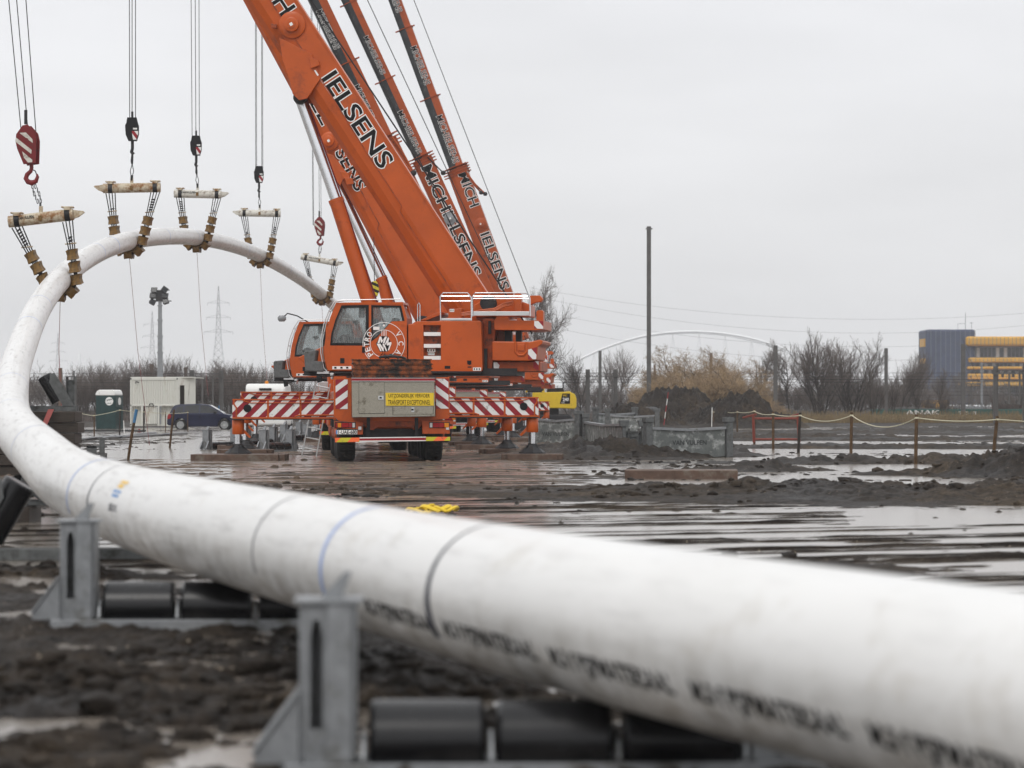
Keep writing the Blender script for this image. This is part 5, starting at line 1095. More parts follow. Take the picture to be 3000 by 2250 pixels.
# ---- timber stacks that carry cradles under the rising pipe
def tstack(loc, w, layers, label, rz=0, dark='timber'):
    n = 0; z = 0
    for k in range(layers):
        b = MB(); h = .21
        if k % 2 == 0: b.box((-w/2 + rnd.uniform(-.06, .06), -.45, z), (w/2 + rnd.uniform(-.06, .06), .45, z + h - .01))
        else:
            for q in range(4): b.box((-w/2 + q * (w - .5) / 3, -.5, z), (-w/2 + q * (w - .5) / 3 + .5, .42 + rnd.uniform(0, .08), z + h - .01))
        put(b, 'timber_beam', M[dark], loc, label % ['bottom', 'second', 'third', 'fourth', 'fifth', 'topmost'][k if k < layers - 1 else 5], 'timber', 'timber beams stacked under the cradles', rz, bevel=.015); z += h
    return z
pa, _ = at_len(at_y(58)); sx = -9.56
zt = tstack((sx + .12, 58, gz(sx, 58)), 2.05, 6, 'dark timber layer, %s of the tall stack beside the pipe bend'); vee_cradle('roller_cradle', (sx, 58, gz(sx, 58) + zt), 0, 'v shaped roller cradle on top of the tall dark timber stack')
o = put(MB().add([(-.11, 0, .0), (.0, 0, .0), (-.33, -.02, -.75), (-.42, -.02, -.75), (-.11, .02, .0), (.0, .02, .0), (-.33, .01, -.75), (-.42, .01, -.75)], [(0, 1, 2, 3), (4, 7, 6, 5), (0, 4, 5, 1), (1, 5, 6, 2), (2, 6, 7, 3), (3, 7, 4, 0)]), 'strap', mat('faded_red_webbing', (.42, .12, .11), .8), P(158, 1199, 57.4), 'faded red strap slanting down the front of the tall timber stack', 'strap')
pa, _ = at_len(at_y(35)); sx = pa.x - .62
zt = tstack((sx - .3, 35, -.02), 2.0, 1, 'flat dark timber, %s beam under the low cradle at the left edge', R(0)); vq = vee_cradle('roller_cradle', (sx, 35, zt - .02), 0, 'v shaped roller cradle on low timbers at the left edge of the photo'); vq.scale = (.85, 1, .5)
# steel channel stool near the pipe
g = P(284, 1345, 66); b = MB(); b.box((-.20, -.2, .26), (.2, .2, .3)); b.box((-.2, -.2, 0), (-.17, .2, .26)); b.box((.1, -.2, 0), (.2, .2, .26)); b.box((-.2, -.2, .3), (.02, -.17, .46)); b.box((-.2, -.2, .42), (.2, .2, .46)); b.box((.08, -.21, .3), (.2, -.18, .64)); b.box((-.2, -.205, -.1), (.2, -.2, .2))
put(b, 'steel_stool', M['galv_dark'], (g.x, 66, 0), 'low grey steel stool on the mud behind the white pipe', 'steel stool', bevel=.006)
# spare cradles lying left of the cranes
for k, (x, Y, lb) in enumerate(((648, 92, 'leftmost'), (762, 98, 'second'), (812, 88, 'third'), (866, 110, 'fourth'), (905, 124, 'rightmost'))):
    X = (x - 1500) / F * Y; q = flat_cradle('roller_cradle', (X, Y, gz(X, Y) - .02), R(rnd.uniform(58, 74)), 'spare steel roller cradle under the left outrigger beams, %s of that row' % lb); q.scale = (.9, .9, 1.0)
    q['group'] = 'spare roller cradles beside the cranes'
# ---- stakes and rope
def stake(x, ytop, ybot, lean, m, label, grp, r=.035, top=None, rope_y=None):
    Y = CH * F / (ybot - HY); g = Vector(((x - 1500) / F * Y, Y, gz((x - 1500) / F * Y, Y))); h = (HY - ytop) / F * Y + CH - g.z
    b = MB(); lx = lean / F * Y; b.tube([(0, 0, -.2), (lx * .5, 0, h * .5), (lx, 0, h)], [r, r * 1.05, r * .95], 7)
    if top:
        t = put(b, 'stake', m, g, label, 'stake', grp); MB().tube([(lx * .74, 0, h * .74), (lx, 0, h + .003)], r * 1.12, 8).build('painted_top', top, t); return g + Vector((lx, 0, h))
    put(b, 'stake', m, g, label, 'stake', grp); return g + Vector((lx, 0, h))
LS = [(276, 1212, 1282, 0, 'stake', 'thin stake left of the green toilet cabin', None), (350, 1196, 1278, 2, 'stakedark', 'dark stake in front of the green toilet cabin', None), (421, 1202, 1272, 0, 'stakedark', 'dark stake in front of the white container', None),
      (485, 1206, 1264, 0, 'stake', 'short thin stake between container and blue car', None), (550, 1204, 1263, 0, 'stake', 'thin stake before the rear door of the blue car', None),
      (372, 1200, 1348, 28, 'stake', 'leaning stake with blue top left of the blue car', 'b'), (495, 1200, 1312, 15, 'stake', 'leaning wooden stake before the rear wheel of the blue car', None), (636, 1188, 1250, 6, 'stake', 'stake with blue top before the front wheel of the blue car', 'b')]
M['bluetop'] = mat('blue_paint', (.05, .16, .30), .5, var=.1)
LT = []
for x, a_, c_, ln, m, lb, tp in LS: LT.append(stake(x, a_, c_, ln, M[m], lb, 'stakes on the left', .035 if x not in (276, 485, 550) else .028, M['bluetop'] if tp else None))
RS = [(2068, 1206, 1252, 'dark stake behind the zinc panel, first of the right fence line'), (2090, 1203, 1255, 'stake beside the white marker rod'), (2122, 1200, 1250, 'dark stake left of the red pipe rack'), (2160, 1202, 1268, 'thin stake just left of the red pipe rack'), (2210, 1198, 1300, 'light stake at the left end of the red pipe rack'), (2265, 1206, 1316, 'light stake in the middle of the red pipe rack'), (2338, 1209, 1327, 'dark stake at the right end of the red pipe rack'), (2492, 1208, 1340, 'stake right of the red rack, rope knot at its top'), (2682, 1214, 1360, 'dark stake between the knotted stake and the rightmost one'), (2908, 1219, 1356, 'rightmost stake, standing on the mud heap')]
RT = []
for k, (x, a_, c_, lb) in enumerate(RS): RT.append(stake(x, a_, c_, [0, 0, 0, 0, 0, 0, 6, 3, 3, 14][k], M['stakedark'] if k in (0, 2, 6) else M['stake'], lb, 'stakes of the rope fence', .042))
def ropeline(pts, sags, label, rr_=.012, dz=-.08):
    b = MB(); o0 = pts[0]
    for (p, q), s in zip(zip(pts[:-1], pts[1:]), sags): b.tube([p.lerp(q, t / 10) + Vector((0, 0, dz - s * 4 * (t/10) * (1 - t/10))) - o0 for t in range(11)], rr_, 6)
    for p in pts: b.lathe([(-.02, .046), (.02, .046)], p + Vector((0, 0, dz)) - o0, (0, 0, 1), 8)
    return put(b, 'rope', M['rope'], o0, label, 'rope', smooth=True)
ropeline([P(238, 1206, 128), LT[0], LT[1], LT[2], LT[3], LT[4]], [.01, .02, .02, .02, .03], 'thin cream rope strung between the stakes on the left')
ropeline(RT[:1] + RT[1:] + [P(3300, 1236, 74)], [.05, .05, .08, .05, .06, .04, .16, .26, .06, .03], 'cream rope sagging between the stakes on the right', .013)
# red and white ranging rods
def rod(x, yt, yb, Y, ln, label, both=True):
    g = P(x, yb, Y); h = (yb - yt) / F * Y; t = empty('ranging_rod', g, 0, label, 'ranging rod', 'ranging rods'); n = 5 if both else 2
    for k in range(n):
        p0, p1 = (ln * k / n, 0, h * k / n), (ln * (k+1) / n, 0, h * (k+1) / n); MB().cyl(p0, p1, .018, n=8).build('painted_segment', M['redpaint'] if (k % 2 == 0 and both) else M['white'], t)
rod(1945, 1149, 1245, 150, .22, 'leaning red and white rod in front of the dirt heap'); rod(2085, 1194, 1250, 140, .02, 'short white rod right of the dirt heap', False); rod(364, 1232, 1268, 145, -.03, 'short white rod at the foot of the green toilet cabin', False)
# red tubular rack
g0 = P(2205, 1298, 105); x1_ = (2345 - 2205) / F * 105; t = empty('pipe_rack', (g0.x, 105, 0), 0, 'rack of rust red steel tubes standing inside the rope fence', 'pipe rack'); M['redrust'] = mat('red_oxide_tube', (.17, .035, .022), .5, var=.3)
def zc(y): return CH + (HY - y) / F * 105
MB().tube([(0, 0, zc(1226)), (x1_, .0, zc(1226))], .04).build('rail', M['redrust'], t, smooth=True); MB().tube([(0, 0, zc(1287)), (x1_, 0, zc(1287))], .04).build('rail', M['redrust'], t, smooth=True)
MB().tube([(.05, 0, zc(1296)), (.02, 0, zc(1215))], .05).build('upright', M['redrust'], t, smooth=True); MB().tube([(x1_ - .04, 0, zc(1296)), (x1_ - .1, 0, zc(1212))], .05).build('upright', M['redrust'], t, smooth=True)
MB().tube([(-.3, .5, zc(1224)), (.12, .0, zc(1214))], .04).build('brace', M['redrust'], t, smooth=True); MB().tube([(x1_ - .35, .5, zc(1222)), (x1_, 0, zc(1212))], .04).build('brace', M['redrust'], t, smooth=True)
# ---- zinc containment panels
def zpanel(p0, p1, h, label, text=None, ends=(1, 1), z0=None):
    t = empty('zinc_barrier', p0, math.atan2(p1.y - p0.y, p1.x - p0.x), label, 'steel panel', 'zinc steel panels round the pit'); L = (p1 - p0).length; z0 = 0
    b = MB(); b.add([(.12, -.02, 0), (L - .12, -.02, 0), (L - .12, -.02, h), (L * .5, -.02, h - .05), (.12, -.02, h), (.12, .04, 0), (L - .12, .04, 0), (L - .12, .04, h), (L*.5, .04, h - .05), (.12, .04, h)], [(0, 1, 2, 3, 4), (9, 8, 7, 6, 5), (0, 5, 6, 1), (1, 6, 7, 2), (2, 7, 8, 3), (3, 8, 9, 4), (4, 9, 5, 0)])
    b.build('sheet', M['spangle'], t); b = MB(); b.add([(.1, -.07, h - .045), (L*.5, -.07, h - .095), (L - .1, -.07, h - .045), (L - .1, -.07, h + .02), (L*.5, -.07, h - .03), (.1, -.07, h + .02)] + [(.1, .06, h - .045), (L*.5, .06, h - .095), (L - .1, .06, h - .045), (L - .1, .06, h + .02), (L*.5, .06, h - .03), (.1, .06, h + .02)],
      [(0, 1, 4, 5), (1, 2, 3, 4), (6, 11, 10, 7), (7, 10, 9, 8), (5, 4, 10, 11), (4, 3, 9, 10), (0, 6, 7, 1), (1, 7, 8, 2), (0, 5, 11, 6), (2, 8, 9, 3)]); b.build('top_rail', M['galv'], t)
    for e, x in zip(ends, (0, L)):
        if e: b = MB(); b.box((x - .09, -.1, -.1), (x + .09, .1, h + .14)); b.box((x - .12, -.12, h + .14), (x + .12, .12, h + .26)); b.build('post', M['galv_dark'], t, bevel=.01)
    if text: lettering('lettering', text, (L*.5 - .48, -.021, h * .50), (1, 0, 0), (0, 0, 1), 1.0, .12, M['boomgrey'], t, thick=.005)
    return t
def gp(x, y, Y): return Vector(((x - 1500) / F * Y, Y, 0))
zpanel(gp(1898, 0, 77), gp(2134, 0, 78), .78, 'large zinc panel with the lettering, nearest of all panels', 'VAN VULPEN')
zpanel(gp(1715, 0, 92), gp(1832, 0, 81), .84, 'slanting zinc panel between the mud heap and the nearest panel', None, (1, 0))
zpanel(gp(1560, 0, 93), gp(1695, 0, 92), .93, 'zinc panel directly behind the right jack of the nearest crane', 'VAN VULPEN')
zpanel(gp(1780, 0, 112), gp(1925, 0, 112), .98, 'farther zinc panel in front of the dirt heap', None)
zpanel(gp(1745, 0, 125), gp(1860, 0, 128), 1.02, 'farthest zinc panel, behind all the others', None)
g = gp(1828, 0, 78); t = empty('gate_frame', g, R(2), 'zinc gate frame with two lugged posts left of the nearest panel', 'gate frame')
for x, w in ((0, .10), (.52, .12)): b = MB(); b.box((x - w/2, -.1, -.1), (x + w/2, .12, .80)); b.prism([(x - w, .80), (x + w, .80), (x + w*1.4, .97), (x - w*1.4, .97)], -.13, .13); b.build('post', M['galv_dark'], t, bevel=.01)
b = MB(); b.box((.06, .05, .0), (.46, .09, .68)); b.box((.08, .03, .52), (.44, .05, .58)); b.box((.10, .0, .02), (.14, .05, .75)); b.box((.36, .0, .02), (.40, .05, .75)); b.build('gate_plate', M['galv_dark'], t, bevel=.004)
b = MB(); b.tube([(.12, -.02, .62), (.14, -.1, .76), (.20, -.1, .84)], .018, 6); b.tube([(.38, -.02, .62), (.42, -.1, .76), (.46, -.1, .84)], .018, 6); b.tube([(.14, -.05, .1), (.2, -.12, .32)], .012, 6); b.box((.25, -.06, .05), (.33, -.01, .3)); b.build('hooks', M['alu'], t)
# ---- spoil heap
def heap(cx, cy, rx, ry, h, label, seed):
    n = 90; vs = []; fs = []
    for i in range(n):
        for j in range(n):
            u = -1.25 + 2.5 * i / (n-1); v = -1.25 + 2.5 * j / (n-1); vs.append((u * rx, v * ry, 0))
    A_ = np.array(vs); X = A_[:, 0] + seed; Y = A_[:, 1] + cy; u = A_[:, 0] / rx; v = A_[:, 1] / ry
    prof = np.exp(-(u*u*.9 + v*v*1.4)) * (1 + .35 * vn(X * .7, Y * .7, 3)) - .22
    z = h * 1.28 * prof + (fbm(X, Y, 1.6, 6, 9, .68) * .6 + bil(X, Y, 1.5, 5, 3, .6) * .22) * sm(0, .3, prof)
    vs = [(a[0], a[1], float(zz)) for a, zz in zip(A_, z)]
    for i in range(n-1):
        for j in range(n-1): fs.append((i*n+j, (i+1)*n+j, (i+1)*n+j+1, i*n+j+1))
    o = put(MB().add(vs, fs), 'spoil_heap', M['mud'], (cx, cy, .1), label, 'dirt heap', None, smooth=True); return o
heap(10.2, 186, 4.6, 5, 2.1, 'tall heap of dug dark soil behind the zinc panels', 0); heap(13.6, 178, 3.2, 4, 1.75, 'lower dark soil heap, right of the tall one', 5)
heap(7.3, 172.5, 2.6, 4.5, 1.25, 'low flat soil heap under the two open steel tubes', 11)
for k, (x, y) in enumerate(((1840, 1206), (1856, 1206))):
    c = P(x, y, 171); b = MB(); b.lathe([(0, .32), (.0, .28), (3, .28), (3, .32)], (0, 0, 0), (.5, 1, 0), 20); put(b, 'steel_tube', M['darksteel'], c, ['dark open steel tube lying on the heap, left of two', 'dark open steel tube lying on the heap, right of two'][k], 'steel tube', 'tubes on the heap', smooth=True)
# ---- toilet cabin
Y = 172; sx_ = F / Y; g = P(281, 1257, Y); t = empty('toilet_cabin', (g.x, Y, gz(g.x, Y)), R(-14), 'dark green portable toilet cabin with white rounded roof', 'portable toilet')
M['toilet'] = mat('dark_green_plastic', (.010, .035, .035), .4, var=.3, scale=3)
w, d, h = 1.22, 1.15, 1.95; b = MB(); b.box((0, 0, 0), (w, d, h)); b.box((.06, -.02, .06), (w - .06, 0, h - .08)); b.build('body', M['toilet'], t, bevel=.04)
b = MB(); b.prism([(0, h), (w, h), (w, h + .1), (w*.96, h + .26), (w*.88, h + .33), (w*.2, h + .33), (w*.07, h + .25), (0, h + .1)], -.03, d + .03); b.move(Matrix.Translation((-.03, 0, 0))).build('roof', M['white'], t, bevel=.05)
b = MB(); b.lathe([(0, .24), (.01, .24)], (w*.68, -.021, 1.62), (0, -1, 0), 28); rl = b.build('round_label', M['white'], t)
lettering('lettering', 'L.Johansen', (w*.68 - .2, -.031, 1.66), Vector((1, 0, .22)), Vector((-.22, 0, 1)), .4, .13, M['toilet'], t, thick=.02); lettering('lettering', '078-56', (w*.68 - .13, -.031, 1.50), (1, 0, 0), (0, 0, 1), .26, .06, M['toilet'], t, thick=.01)
b = MB(); b.lathe([(0, .22), (.01, .22)], (w + .001, d*.5, 1.62), (1, 0, 0), 24); b.build('round_label', M['white'], t)
b = MB()
for k in range(7): b.box((w, .1 + k * .14, .2), (w + .015, .14 + k * .14, 1.3))
b.build('wall_rib', M['toilet'], t)
# ---- container
Y = 180; g0 = P(381, 1257, Y); k_ = Y / F; Wc = (519 - 381) * k_; t = empty('site_container', (g0.x, Y, gz(g0.x, Y) + .1), R(0), 'white corrugated site container with open side door, beside the blue car', 'container'); t.scale = (1, 1, 1.12)
M['cont'] = mat('cream_white_container', (.60, .60, .55), .5, var=.05, scale=1.5, dirt=((.25, .16, .09), .16, 1.6), stretch=(1, 1, .4))
Hc = 2.62; b = MB(); zz = []
def corr(x0, x1, z0, z1, y0):
    p = []; x = x0; st = .14; k = 0
    while x < x1 - 1e-6:
        for dx, dy in ((0, 0), (.05, 0), (.07, .035), (.12, .035)):
            if x + dx < x1: p.append((x + dx, y0 + dy))
        x += st
    p.append((x1, y0)); p += [(x1, y0 + .08), (x0, y0 + .08)]; b.prism(p, z0, z1, 2)
corr(.08, Wc - .06, 1.15, Hc - .14, .02); corr(.08, .66, .1, 1.12, .3); corr(.9, 1.62, .12, 1.05, .06); corr(1.85, Wc - .06, .1, 1.12, .3)
b.build('corrugated_wall', M['cont'], t)
b = MB(); b.box((0, 0, 0), (.09, .1, Hc)); b.box((Wc - .05, 0, 0), (Wc + .05, .1, Hc)); b.box((0, 0, Hc - .14), (Wc, .09, Hc)); b.box((0, .0, 1.08), (Wc, .07, 1.16)); b.box((.66, 0, .0), (.78, .3, 1.1)); b.box((1.66, 0, 0), (1.76, .3, 1.1)); b.box((0, .1, Hc - .02), (Wc + 1, 6, Hc + .03)); b.box((.0, .25, .0), (Wc, .33, .1)); b.build('frame', M['cont'], t, bevel=.01)
We = (568 - 519) * k_; A = Matrix.Translation((Wc + .05, .02, 0)) @ Matrix.Rotation(R(25), 4, 'Z'); b = MB(); We = We / math.cos(R(25))
b.holed([(0, 0), (We, 0), (We, Hc), (0, Hc)], [[(.12, 1.0), (.42, 1.0), (.42, 2.2), (.12, 2.2)]], 0, .06); b.move(A).build('side_wall', M['cont'], t)
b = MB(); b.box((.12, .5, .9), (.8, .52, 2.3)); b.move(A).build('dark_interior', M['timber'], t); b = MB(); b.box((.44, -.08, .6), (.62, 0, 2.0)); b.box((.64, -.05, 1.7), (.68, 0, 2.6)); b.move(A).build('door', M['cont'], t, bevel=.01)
b = MB(); b.tube([(1.15, -.03, 1.1), (1.2, -.06, 1.2), (1.36, -.06, 1.21), (1.44, -.03, 1.08)], .025, 8); b.tube([(.35, -.06, 2.3), (.35, -.1, 2.4), (.55, -.1, 2.35)], .03, 8, ) ; b.build('handle', M['black'], t)
b = MB()
for x in (.05, Wc): 
    for z in (.08, Hc - .07): b.box((x - .035, -.005, z - .035), (x + .035, .0, z + .035))
b.build('corner_casting', M['black'], t)
# ---- light mast
Y = 190; g = P(469, 1257, Y); kx = Y / F; H_ = lambda y: CH + (HY - y) * kx
t = empty('light_mast', (g.x, Y, 0), 0, 'tall telescopic light mast with six dark floodlights behind the container', 'light mast')
b = MB(); ys_ = [1257, 1085, 1033, 985, 938, 895, 880]
for k in range(6): b.box((-.17 + .014*k, -.1, H_(ys_[k])), (.17 - .014*k, .1, H_(ys_[k+1]))); b.box((-.2 + .014*k, -.13, H_(ys_[k+1]) - .05), (.2 - .014*k, .13, H_(ys_[k+1]) + .04))
b.build('mast', M['galv'], t); b = MB(); b.box((-.26, -.2, H_(881)), (.26, .2, H_(850))); b.tube([(-.7, 0, H_(882)), (.72, 0, H_(882))], .035, 6); b.tube([(-.6, 0, H_(852)), (.6, 0, H_(850))], .03, 6); b.build('lamp_frame', M['darksteel'], t)
for (x, y, an) in ((453, 852, 0), (449, 868, 5), (448, 886, 28), (483, 850, 35), (485, 868, 8), (487, 884, -18)):
    c = Vector(((x - 469) * kx, -.15, H_(y))); A = Matrix.Translation(c) @ Matrix.Rotation(R(an), 4, 'Y') @ Matrix.Rotation(R(-20), 4, 'X')
    b = MB(); b.box((-.17, -.1, -.15), (.17, .1, .15)); b.box((-.2, -.14, -.18), (.2, -.1, .18)); o = b.move(A).build('floodlight', M['darksteel'], t, bevel=.02); b = MB(); b.box((-.15, -.145, -.13), (.15, -.141, .13)); b.move(A).build('lens', M['darkglass'], o)
# ---- blue car
def car(loc, rz):
    t = empty('parked_car', loc, rz, 'dark blue hatchback parked in front of the white container', 'car'); M['carblue'] = mat('dark_blue_car_paint', (.006, .009, .035), .3, var=.15, coat=.1, spec=.2)
    lo = [(-1.98, .35), (-1.97, .6), (-1.92, .84), (-1.80, .93), (1.25, .92), (1.75, .82), (1.92, .66), (1.97, .48), (1.95, .27), (1.66, .2), (-1.7, .2)]
    def arch(x0): return [(x0 + .36 * math.cos(a_), .30 + .36 * math.sin(a_)) for a_ in [math.pi * q / 10 for q in range(11)]]
    poly = [(-1.98, .35), (-1.97, .6), (-1.92, .84), (-1.80, .93), (1.10, .94), (1.65, .84), (1.90, .68), (1.97, .48), (1.95, .27), (1.62, .22)] + [p for p in arch(1.24)] + [(.86, .2), (-.84, .2)] + [p for p in arch(-1.22)] + [(-1.62, .24), (-1.9, .27)]
    b = MB(); b.prism(poly, -.84, .84); b.build('body', M['carblue'], t, bevel=.06, seg=3)
    gh = [(-1.86, .90), (-1.72, 1.22), (-1.55, 1.40), (-1.3, 1.45), (-.2, 1.48), (.35, 1.42), (.95, 1.10), (1.2, .92)]
    n = len(gh); vs = [(x, -.80 + max(0, z - .9) * .34, z) for x, z in gh] + [(x, .80 - max(0, z - .9) * .34, z) for x, z in gh]; fs = [(i, i+1, n+i+1, n+i) for i in range(n-1)] + [tuple(range(n)), tuple(reversed(range(n, 2*n))), (0, n, 2*n-1, n-1)]
    MB().add(vs, fs).build('cabin', M['carblue'], t, bevel=.03)
    def win(pts, name='side_window'):
        b = MB(); vs = [(x, -.80 + max(0, z - .9) * .34 - .006, z) for x, z in pts]; b.add(vs, [tuple(range(len(vs)))]); b.build(name, M['darkglass'], t)
        b = MB(); vs = [(x, .80 - max(0, z - .9) * .34 + .006, z) for x, z in pts]; b.add(vs, [tuple(range(len(vs)))]); b.build(name, M['darkglass'], t)
    win([(-.12, .97), (.82, .97), (.86, 1.08), (.30, 1.36), (-.12, 1.41)]); win([(-1.02, .97), (-.2, .97), (-.2, 1.41), (-.98, 1.38)]); win([(-1.55, 1.0), (-1.1, .97), (-1.08, 1.36), (-1.42, 1.28)])
    b = MB(); b.add([(.40, -.6, 1.40), (.40, .6, 1.40), (1.14, .68, .96), (1.14, -.68, .96)], [(0, 1, 2, 3)]); b.move(Matrix.Translation((.012, 0, .015))).build('windscreen', M['clear'], t)
    for x in (-1.22, 1.24):
        for s in (-1, 1):
            b = MB(); b.lathe([(0, .2), (.02, .29), (.05, .305), (.16, .305), (.2, .2)], (x, s * .85, .30), (0, -s, 0), 28); o = b.build('wheel', M['rubber'], t, smooth=True)
            b = MB(); A = Matrix.Translation((x, s * .853, .30)) @ Matrix.Rotation(0 if s < 0 else math.pi, 4, 'Z')
            b.lathe([(0, .205), (.012, .205), (.012, .18), (0, .18)], (0, 0, 0), (0, -1, 0), 24)
            for k in range(7): b.box((-.02, -.012, .03), (.02, 0, .19), Matrix.Rotation(2*math.pi*k/7, 4, 'Y'))
            b.lathe([(0, .045), (.015, .04)], (0, 0, 0), (0, -1, 0), 12); b.move(A).build('rim', M['alu'], o)
    b = MB(); b.prism([(-1.95, .78), (-1.97, .62), (-1.78, .66), (-1.72, .80), (-1.80, .92), (-1.90, .9)], -.850, -.80); b.build('tail_light', M['redlens'], t, bevel=.01)
    b = MB(); b.prism([(1.55, .72), (1.84, .62), (1.88, .68), (1.66, .82)], -.850, -.78); b.build('headlight', M['clear'], t, bevel=.01)
    b = MB(); b.cbox((.72, -.9, 1.0), (.14, .14, .12)); b.build('wing_mirror', M['black'], t, bevel=.03); b = MB(); b.box((-.165, -.846, .28), (-.158, -.842, .94)); b.box((.86, -.846, .30), (.867, -.842, .92)); b.box((-1.0, -.846, .28), (.86, -.842, .285)); b.build('door_gap', M['text'], t)
    MB().box((-.9, -.862, .80), (-.74, -.845, .83)).build('door_handle', M['carblue'], t); MB().box((-.1, -.862, .80), (.06, -.845, .83)).build('door_handle', M['carblue'], t)
Y = 168; g = P(597, 1256, Y); car((g.x, Y, gz(g.x, Y) + .02), 0)
# ---- white van behind the left outrigger beams
Y = 150; g = P(790, 1250, Y); t = empty('white_van', (g.x, Y, 0), R(90), 'white van with an orange beacon behind the left outrigger beams', 'van')
b = MB(); b.prism([(-2.6, .35), (-2.6, 2.2), (-2.4, 2.42), (.9, 2.42), (1.3, 2.25), (1.9, 1.45), (2.6, 1.15), (2.7, .9), (2.7, .35)], -.98, .98); b.build('body', M['white'], t, bevel=.12, seg=3)
b = MB(); b.add([(1.42, -.85, 2.12), (1.42, .85, 2.12), (1.98, .88, 1.40), (1.98, -.88, 1.40)], [(0, 1, 2, 3)]); b.move(Matrix.Translation((.03, 0, .03))).build('windscreen', M['darkglass'], t); b = MB(); b.box((-2.7, -.3, 2.1), (-2.58, .3, 2.2)); b.build('brake_light', M['black'], t)
b = MB(); b.lathe([(0, .1), (.12, .09), (.15, .02)], (-1.8, 0, 2.42), (0, 0, 1), 12); b.build('beacon', M['amber'], t)
for s in (-1, 1): b = MB(); b.cbox((1.5, s * 1.15, 1.45), (.12, .2, .35)); b.build('wing_mirror', M['black'], t, bevel=.03)
for x in (-1.7, 1.8):
    for s in (-1, 1): b = MB(); b.lathe([(0, .2), (.02, .32), (.2, .34), (.22, .2)], (x, s * .99, .34), (0, -s, 0), 20); b.build('wheel', M['rubber'], t, smooth=True)
b = MB(); b.box((-2.62, -.8, 1.3), (-2.605, -.05, 1.95)); b.box((-2.62, .05, 1.3), (-2.605, .8, 1.95)); b.build('rear_window', M['darkglass'], t)
# ---- excavator
Y = 165; kx = Y / F; X0 = (1600 - 1500) * kx; t = empty('excavator', (X0, Y, 0), 0, 'yellow excavator with black side panel behind the crane tails', 'excavator')
def ex(x, y): return ((x - 1600) * kx, CH + (HY - y) * kx)
b = MB(); b.prism([ex(1560, 1150), ex(1655, 1148), ex(1668, 1146), ex(1674, 1150), ex(1684, 1154), ex(1689, 1168), ex(1689, 1192), ex(1684, 1198), ex(1640, 1196), ex(1560, 1196)], 0, 2.6); b.build('body', M['yellow'], t, bevel=.08, seg=3)
b = MB(); b.prism([ex(1648, 1153), ex(1670, 1153), ex(1670, 1183), ex(1640, 1183)], -.012, -.002); pn = b.build('side_panel', M['black'], t)
q = ex(1652, 1160); lettering('lettering', 'PC', (q[0] - .02, -.014, q[1] + .02), (1, 0, 0), (0, 0, 1), .2, .1, M['yellow'], pn, thick=.02); q = ex(1650, 1170); lettering('lettering', '240', (q[0] - .02, -.014, q[1]), (1, 0, 0), (0, 0, 1), .32, .17, M['decal'], pn, thick=.03); q = ex(1646, 1179); lettering('lettering', 'LC', (q[0], -.014, q[1]), (1, 0, 0), (0, 0, 1), .16, .09, M['decal'], pn, thick=.02)
b = MB(); b.prism([ex(1602, 1149), ex(1606, 1137), ex(1650, 1136), ex(1654, 1149)], .3, 2.2)
for k in range(10): b.box((.35 + k*.06, .2, ex(0, 1140)[1]), (.38 + k*.06, .3, ex(0, 1137)[1]))
b.build('engine_hood', M['darksteel'], t, bevel=.05); b = MB(); b.prism([ex(1590, 1108), ex(1596, 1108), ex(1596, 1150), ex(1588, 1150)], -.02, .06); b.prism([ex(1540, 1108), ex(1596, 1108), ex(1596, 1112), ex(1540, 1112)], -.02, 1.2); b.prism([ex(1540, 1108), ex(1545, 1108), ex(1545, 1150), ex(1540, 1150)], -.02, .06); b.build('cab_frame', M['yellow'], t, bevel=.02)
b = MB(); b.prism([ex(1545, 1112), ex(1590, 1112), ex(1588, 1150), ex(1545, 1150)], .02, 1.1); b.build('cab_glass', M['darkglass'], t); b = MB(); b.tube([(.95, .6, ex(0, 1138)[1]), (.95, .6, ex(0, 1122)[1]), (1.05, .6, ex(0, 1119)[1])], .04, 8); b.build('exhaust', M['black'], t)
for yy in (.1, 1.9): b = MB(); b.prism([(-1.9, .0), (1.3, .0), (1.6, .25), (1.6, .55), (1.3, .85), (-1.9, .85), (-2.1, .5), (-2.1, .25)], yy, yy + .6); b.build('track', M['darksteel'], t, bevel=.08)
b = MB(); b.box((-.9, .5, .8), (.7, 2.1, 1.25)); b.build('slewing_base', M['darksteel'], t)
# ---- drainage hoses
for k, (pts, lb) in enumerate((([(230, 1293, 112), (280, 1284, 118), (340, 1281, 122), (430, 1277, 128), (500, 1272, 134), (560, 1268, 140)], 'pale flat hose snaking over the mud before the container'), ([(300, 1290, 115), (330, 1278, 126), (370, 1284, 120), (400, 1276, 130), (470, 1272, 140)], 'second pale hose crossing the first one'), ([(230, 1266, 150), (330, 1267, 150), (450, 1268, 148)], 'black hose lying before the green toilet cabin'))):
    ps = []
    for x, y, Y in pts: X = (x - 1500) / F * Y; ps.append(Vector((X, Y, gz(X, Y) + .09)))
    pp = bspline(ps, 5); o0 = pp[0]; put(MB().tube([p - o0 for p in pp], .06, 8, flat=.7), 'drain_hose', M['galv'] if k < 2 else M['hose'], o0, lb, 'hose', 'hoses on the mud', smooth=True)
g = P(408, 1263, 150); b = MB(); b.cyl((0, 0, 0), (0, .2, .02), .1, n=12); b.cyl((0, 0, .05), (0, 0, .2), .05, n=8); put(b, 'hose_coupling', M['redpaint'], (g.x, 150, gz(g.x, 150)), 'small red hose coupling on the mud before the container', 'coupling')

